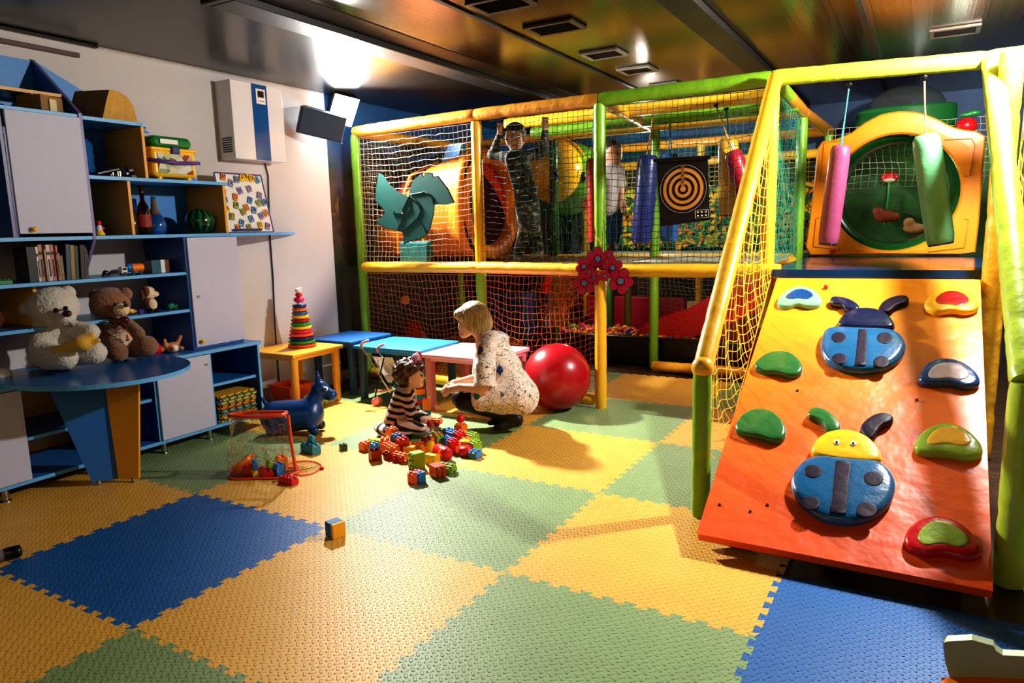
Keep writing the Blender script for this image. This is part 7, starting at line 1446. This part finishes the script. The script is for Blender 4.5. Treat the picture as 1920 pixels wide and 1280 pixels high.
blob_obj('hair', [Pe(y_(966, 250, .02), (.094, .09, .092)), Pe(y_(966, 240, -.03), (.08, .06, .04)), Sub(Pe(y_(966, 271, -.085), (.07, .075, .085)))], [hair_mat('dark_brown_hair', '#0E0906', '#2E2018', 80)], boy, .007, .012)
for x in (959, 973): MB().ball(y_(x, 258, -.088), .0105, 12).build('eye', EYW, boy); MB().ball(y_(x, 258, -.0945), .0062, 10).build('iris', IRIS, boy); blob_obj('eyebrow', [Pc(y_(x-3, 253, -.09), y_(x+3, 253, -.09), .0035, .0035)], [BROW], boy, .003, .002)

# --- second child further back, half hidden by the middle post
Y_c = 3.75
def c_(x, y, o=0): return UY(x, y, Y_c+o)
ch = thing('child', 'child in a white T-shirt and jeans standing half hidden behind the middle post', 'person', (1.05, Y_c, Bz))
nb = [Pe(c_(1149, 288), (.08, .088, .098)), Pe(c_(1154, 296, -.02), (.055, .058, .06)), Pe(c_(1162, 293, -.05), (.011, .011, .011), k=.01), Pc(c_(1149, 302), c_(1148, 316), .038, .045), Pc(c_(1146, 322), c_(1146, 380), .085, .085), Pc(c_(1134, 322, .05), c_(1112, 360, .05), .034, .028), Pc(c_(1112, 360, .05), c_(1098, 378, .0), .026, .02), Pc(c_(1160, 322), c_(1166, 352, -.02), .034, .028), Pc(c_(1166, 352, -.02), c_(1168, 380, -.06), .026, .02),
      Pc(c_(1140, 390), c_(1139, 430), .06, .045, 1), Pc(c_(1139, 430), c_(1138, 458), .045, .035, 1), Pc(c_(1154, 390), c_(1154, 428), .06, .045, 1), Pc(c_(1154, 428), c_(1152, 455), .045, .035, 1), Pc(c_(1138, 460), c_(1135, 466, -.1), .034, .026, 2), Pc(c_(1152, 458), c_(1154, 464, -.12), .034, .026, 2)]
for hx, hy, o in ((1096, 382, 0), (1168, 385, -.06)): hand(nb, c_(hx, hy-4, o), c_(hx, hy+3, o-.005), 1, 0, 0, [(c_(hx-3+2.2*i, hy+9, o-.01), c_(hx-3+2*i, hy+13, o-.025), .008) for i in range(4)]+[(c_(hx+5, hy+4, o-.02), c_(hx+5, hy+9, o-.03), .0085)])
blob_obj('body', nb, [BSK, mat('jeans', '#1E3458', rough=.85, var=.3, bs=60), mat('grey_shoe', '#4A4440', rough=.7)], ch, .008, .018)
blob_obj('t_shirt', [Pc(c_(1147, 322), c_(1147, 388), .098, .1), Pc(c_(1133, 320, .03), c_(1161, 320, -.02), .05, .05), Pc(c_(1160, 322), c_(1165, 344, -.02), .05, .045), Pc(c_(1134, 322, .05), c_(1122, 344, .05), .05, .045)], [mat('white_cotton', '#C8C2BC', rough=.85, var=.1)], ch, .009, .018)
blob_obj('jeans_waist', [Pc(c_(1140, 392), c_(1139, 430), .07, .055), Pc(c_(1154, 392), c_(1154, 430), .07, .055), Pc(c_(1139, 430), c_(1138, 455), .055, .045), Pc(c_(1154, 430), c_(1152, 452), .055, .045)], [MATS['jeans']], ch, .009, .018)
blob_obj('hair', [Pe(c_(1146, 282, .02), (.094, .1, .1)), Sub(Pe(c_(1169, 300, -.05), (.06, .07, .065)))], [MATS.get('x') or hair_mat('brown_hair', '#140C08', '#4A3426', 80)], ch, .008, .012)
MB().ball(c_(1158, 288, -.062), .009, 10).build('eye', IRIS, ch)
# ------------------------------------------------------------------ lights
def light(name, kind, loc, power, col, size=.1, aim=None, spot=None, blend=.3):
    l = bpy.data.lights.new(name, kind); o = bpy.data.objects.new(name, l); COL.objects.link(o); o.location = loc; l.energy = power; l.color = col
    if kind == 'AREA': l.shape = 'RECTANGLE'; l.size, l.size_y = size if isinstance(size, tuple) else (size, size)
    elif kind in ('POINT', 'SPOT'): l.shadow_soft_size = size
    if kind == 'SPOT': l.spot_size = spot; l.spot_blend = blend
    if aim: o.rotation_euler = (V(aim)-V(loc)).to_track_quat('-Z', 'Y').to_euler()
    return o
LA = V((-1.2, 2.66, 2.51)); LB = V((3.93, 2.3, 2.52))
fx = thing('floodlight', 'bright floodlight fixed in the corner above the wall speaker', 'lamp', LA+V((-.1, 0, 0)))
LAMP = mat('lamp_glass_glow', '#F4F8FF', emis=60)
aim = (V((1.6, .6, 0))-LA).normalized()
MB().box(LA-aim*.06, (.12, .2, .25), V((1, 0, 0)).rotation_difference(aim).to_matrix()).build('housing', DKM, fx, bevel=.01)
MB().box(LA+aim*.005, (.006, .22, .27), V((1, 0, 0)).rotation_difference(aim).to_matrix()).build('lamp_glass', LAMP, fx)
MB().tube([LA-aim*.1, V((WX, LA.y-.0, LA.z+.02))], .012).build('bracket', DKM, fx)
light('flood_left', 'SPOT', LA+aim*.03, 1450, (1, .97, .93), .07, LA+V((1, -.32, -.55)), math.radians(136), .75)
light('flood_right', 'POINT', LB, 520, (1, .97, .93), .06).data.specular_factor = .4
light('warm_fill', 'AREA', (2.2, -3.2, 2.55), 27, (1, .74, .42), (3.5, 2.0), (1, 1.0, 0))
light('inner_light', 'POINT', (.9, 4.9, 2.15), 45, (1, .93, .8), .08); light('inner_fill_low', 'POINT', (1.75, 3.75, .98), 16, (1, .8, .6), .08); light('inner_fill_left', 'POINT', (.2, 4.9, .98), 14, (1, .7, .45), .08)  # no fixtures; low and left fills added to brighten slide and ball pit
light('back_tunnel_light', 'POINT', (3.6, 5.3, 1.9), 6, (.9, 1, .8), .08)  # point light without a fixture behind the round opening
w = bpy.data.worlds.new('world'); bpy.context.scene.world = w; w.use_nodes = True; bg = w.node_tree.nodes['Background']; bg.inputs[0].default_value = (1, .72, .45, 1); bg.inputs[1].default_value = .06
sc = bpy.context.scene; sc.view_settings.view_transform = 'Standard'; sc.view_settings.look = 'Medium High Contrast'; sc.view_settings.exposure = 0
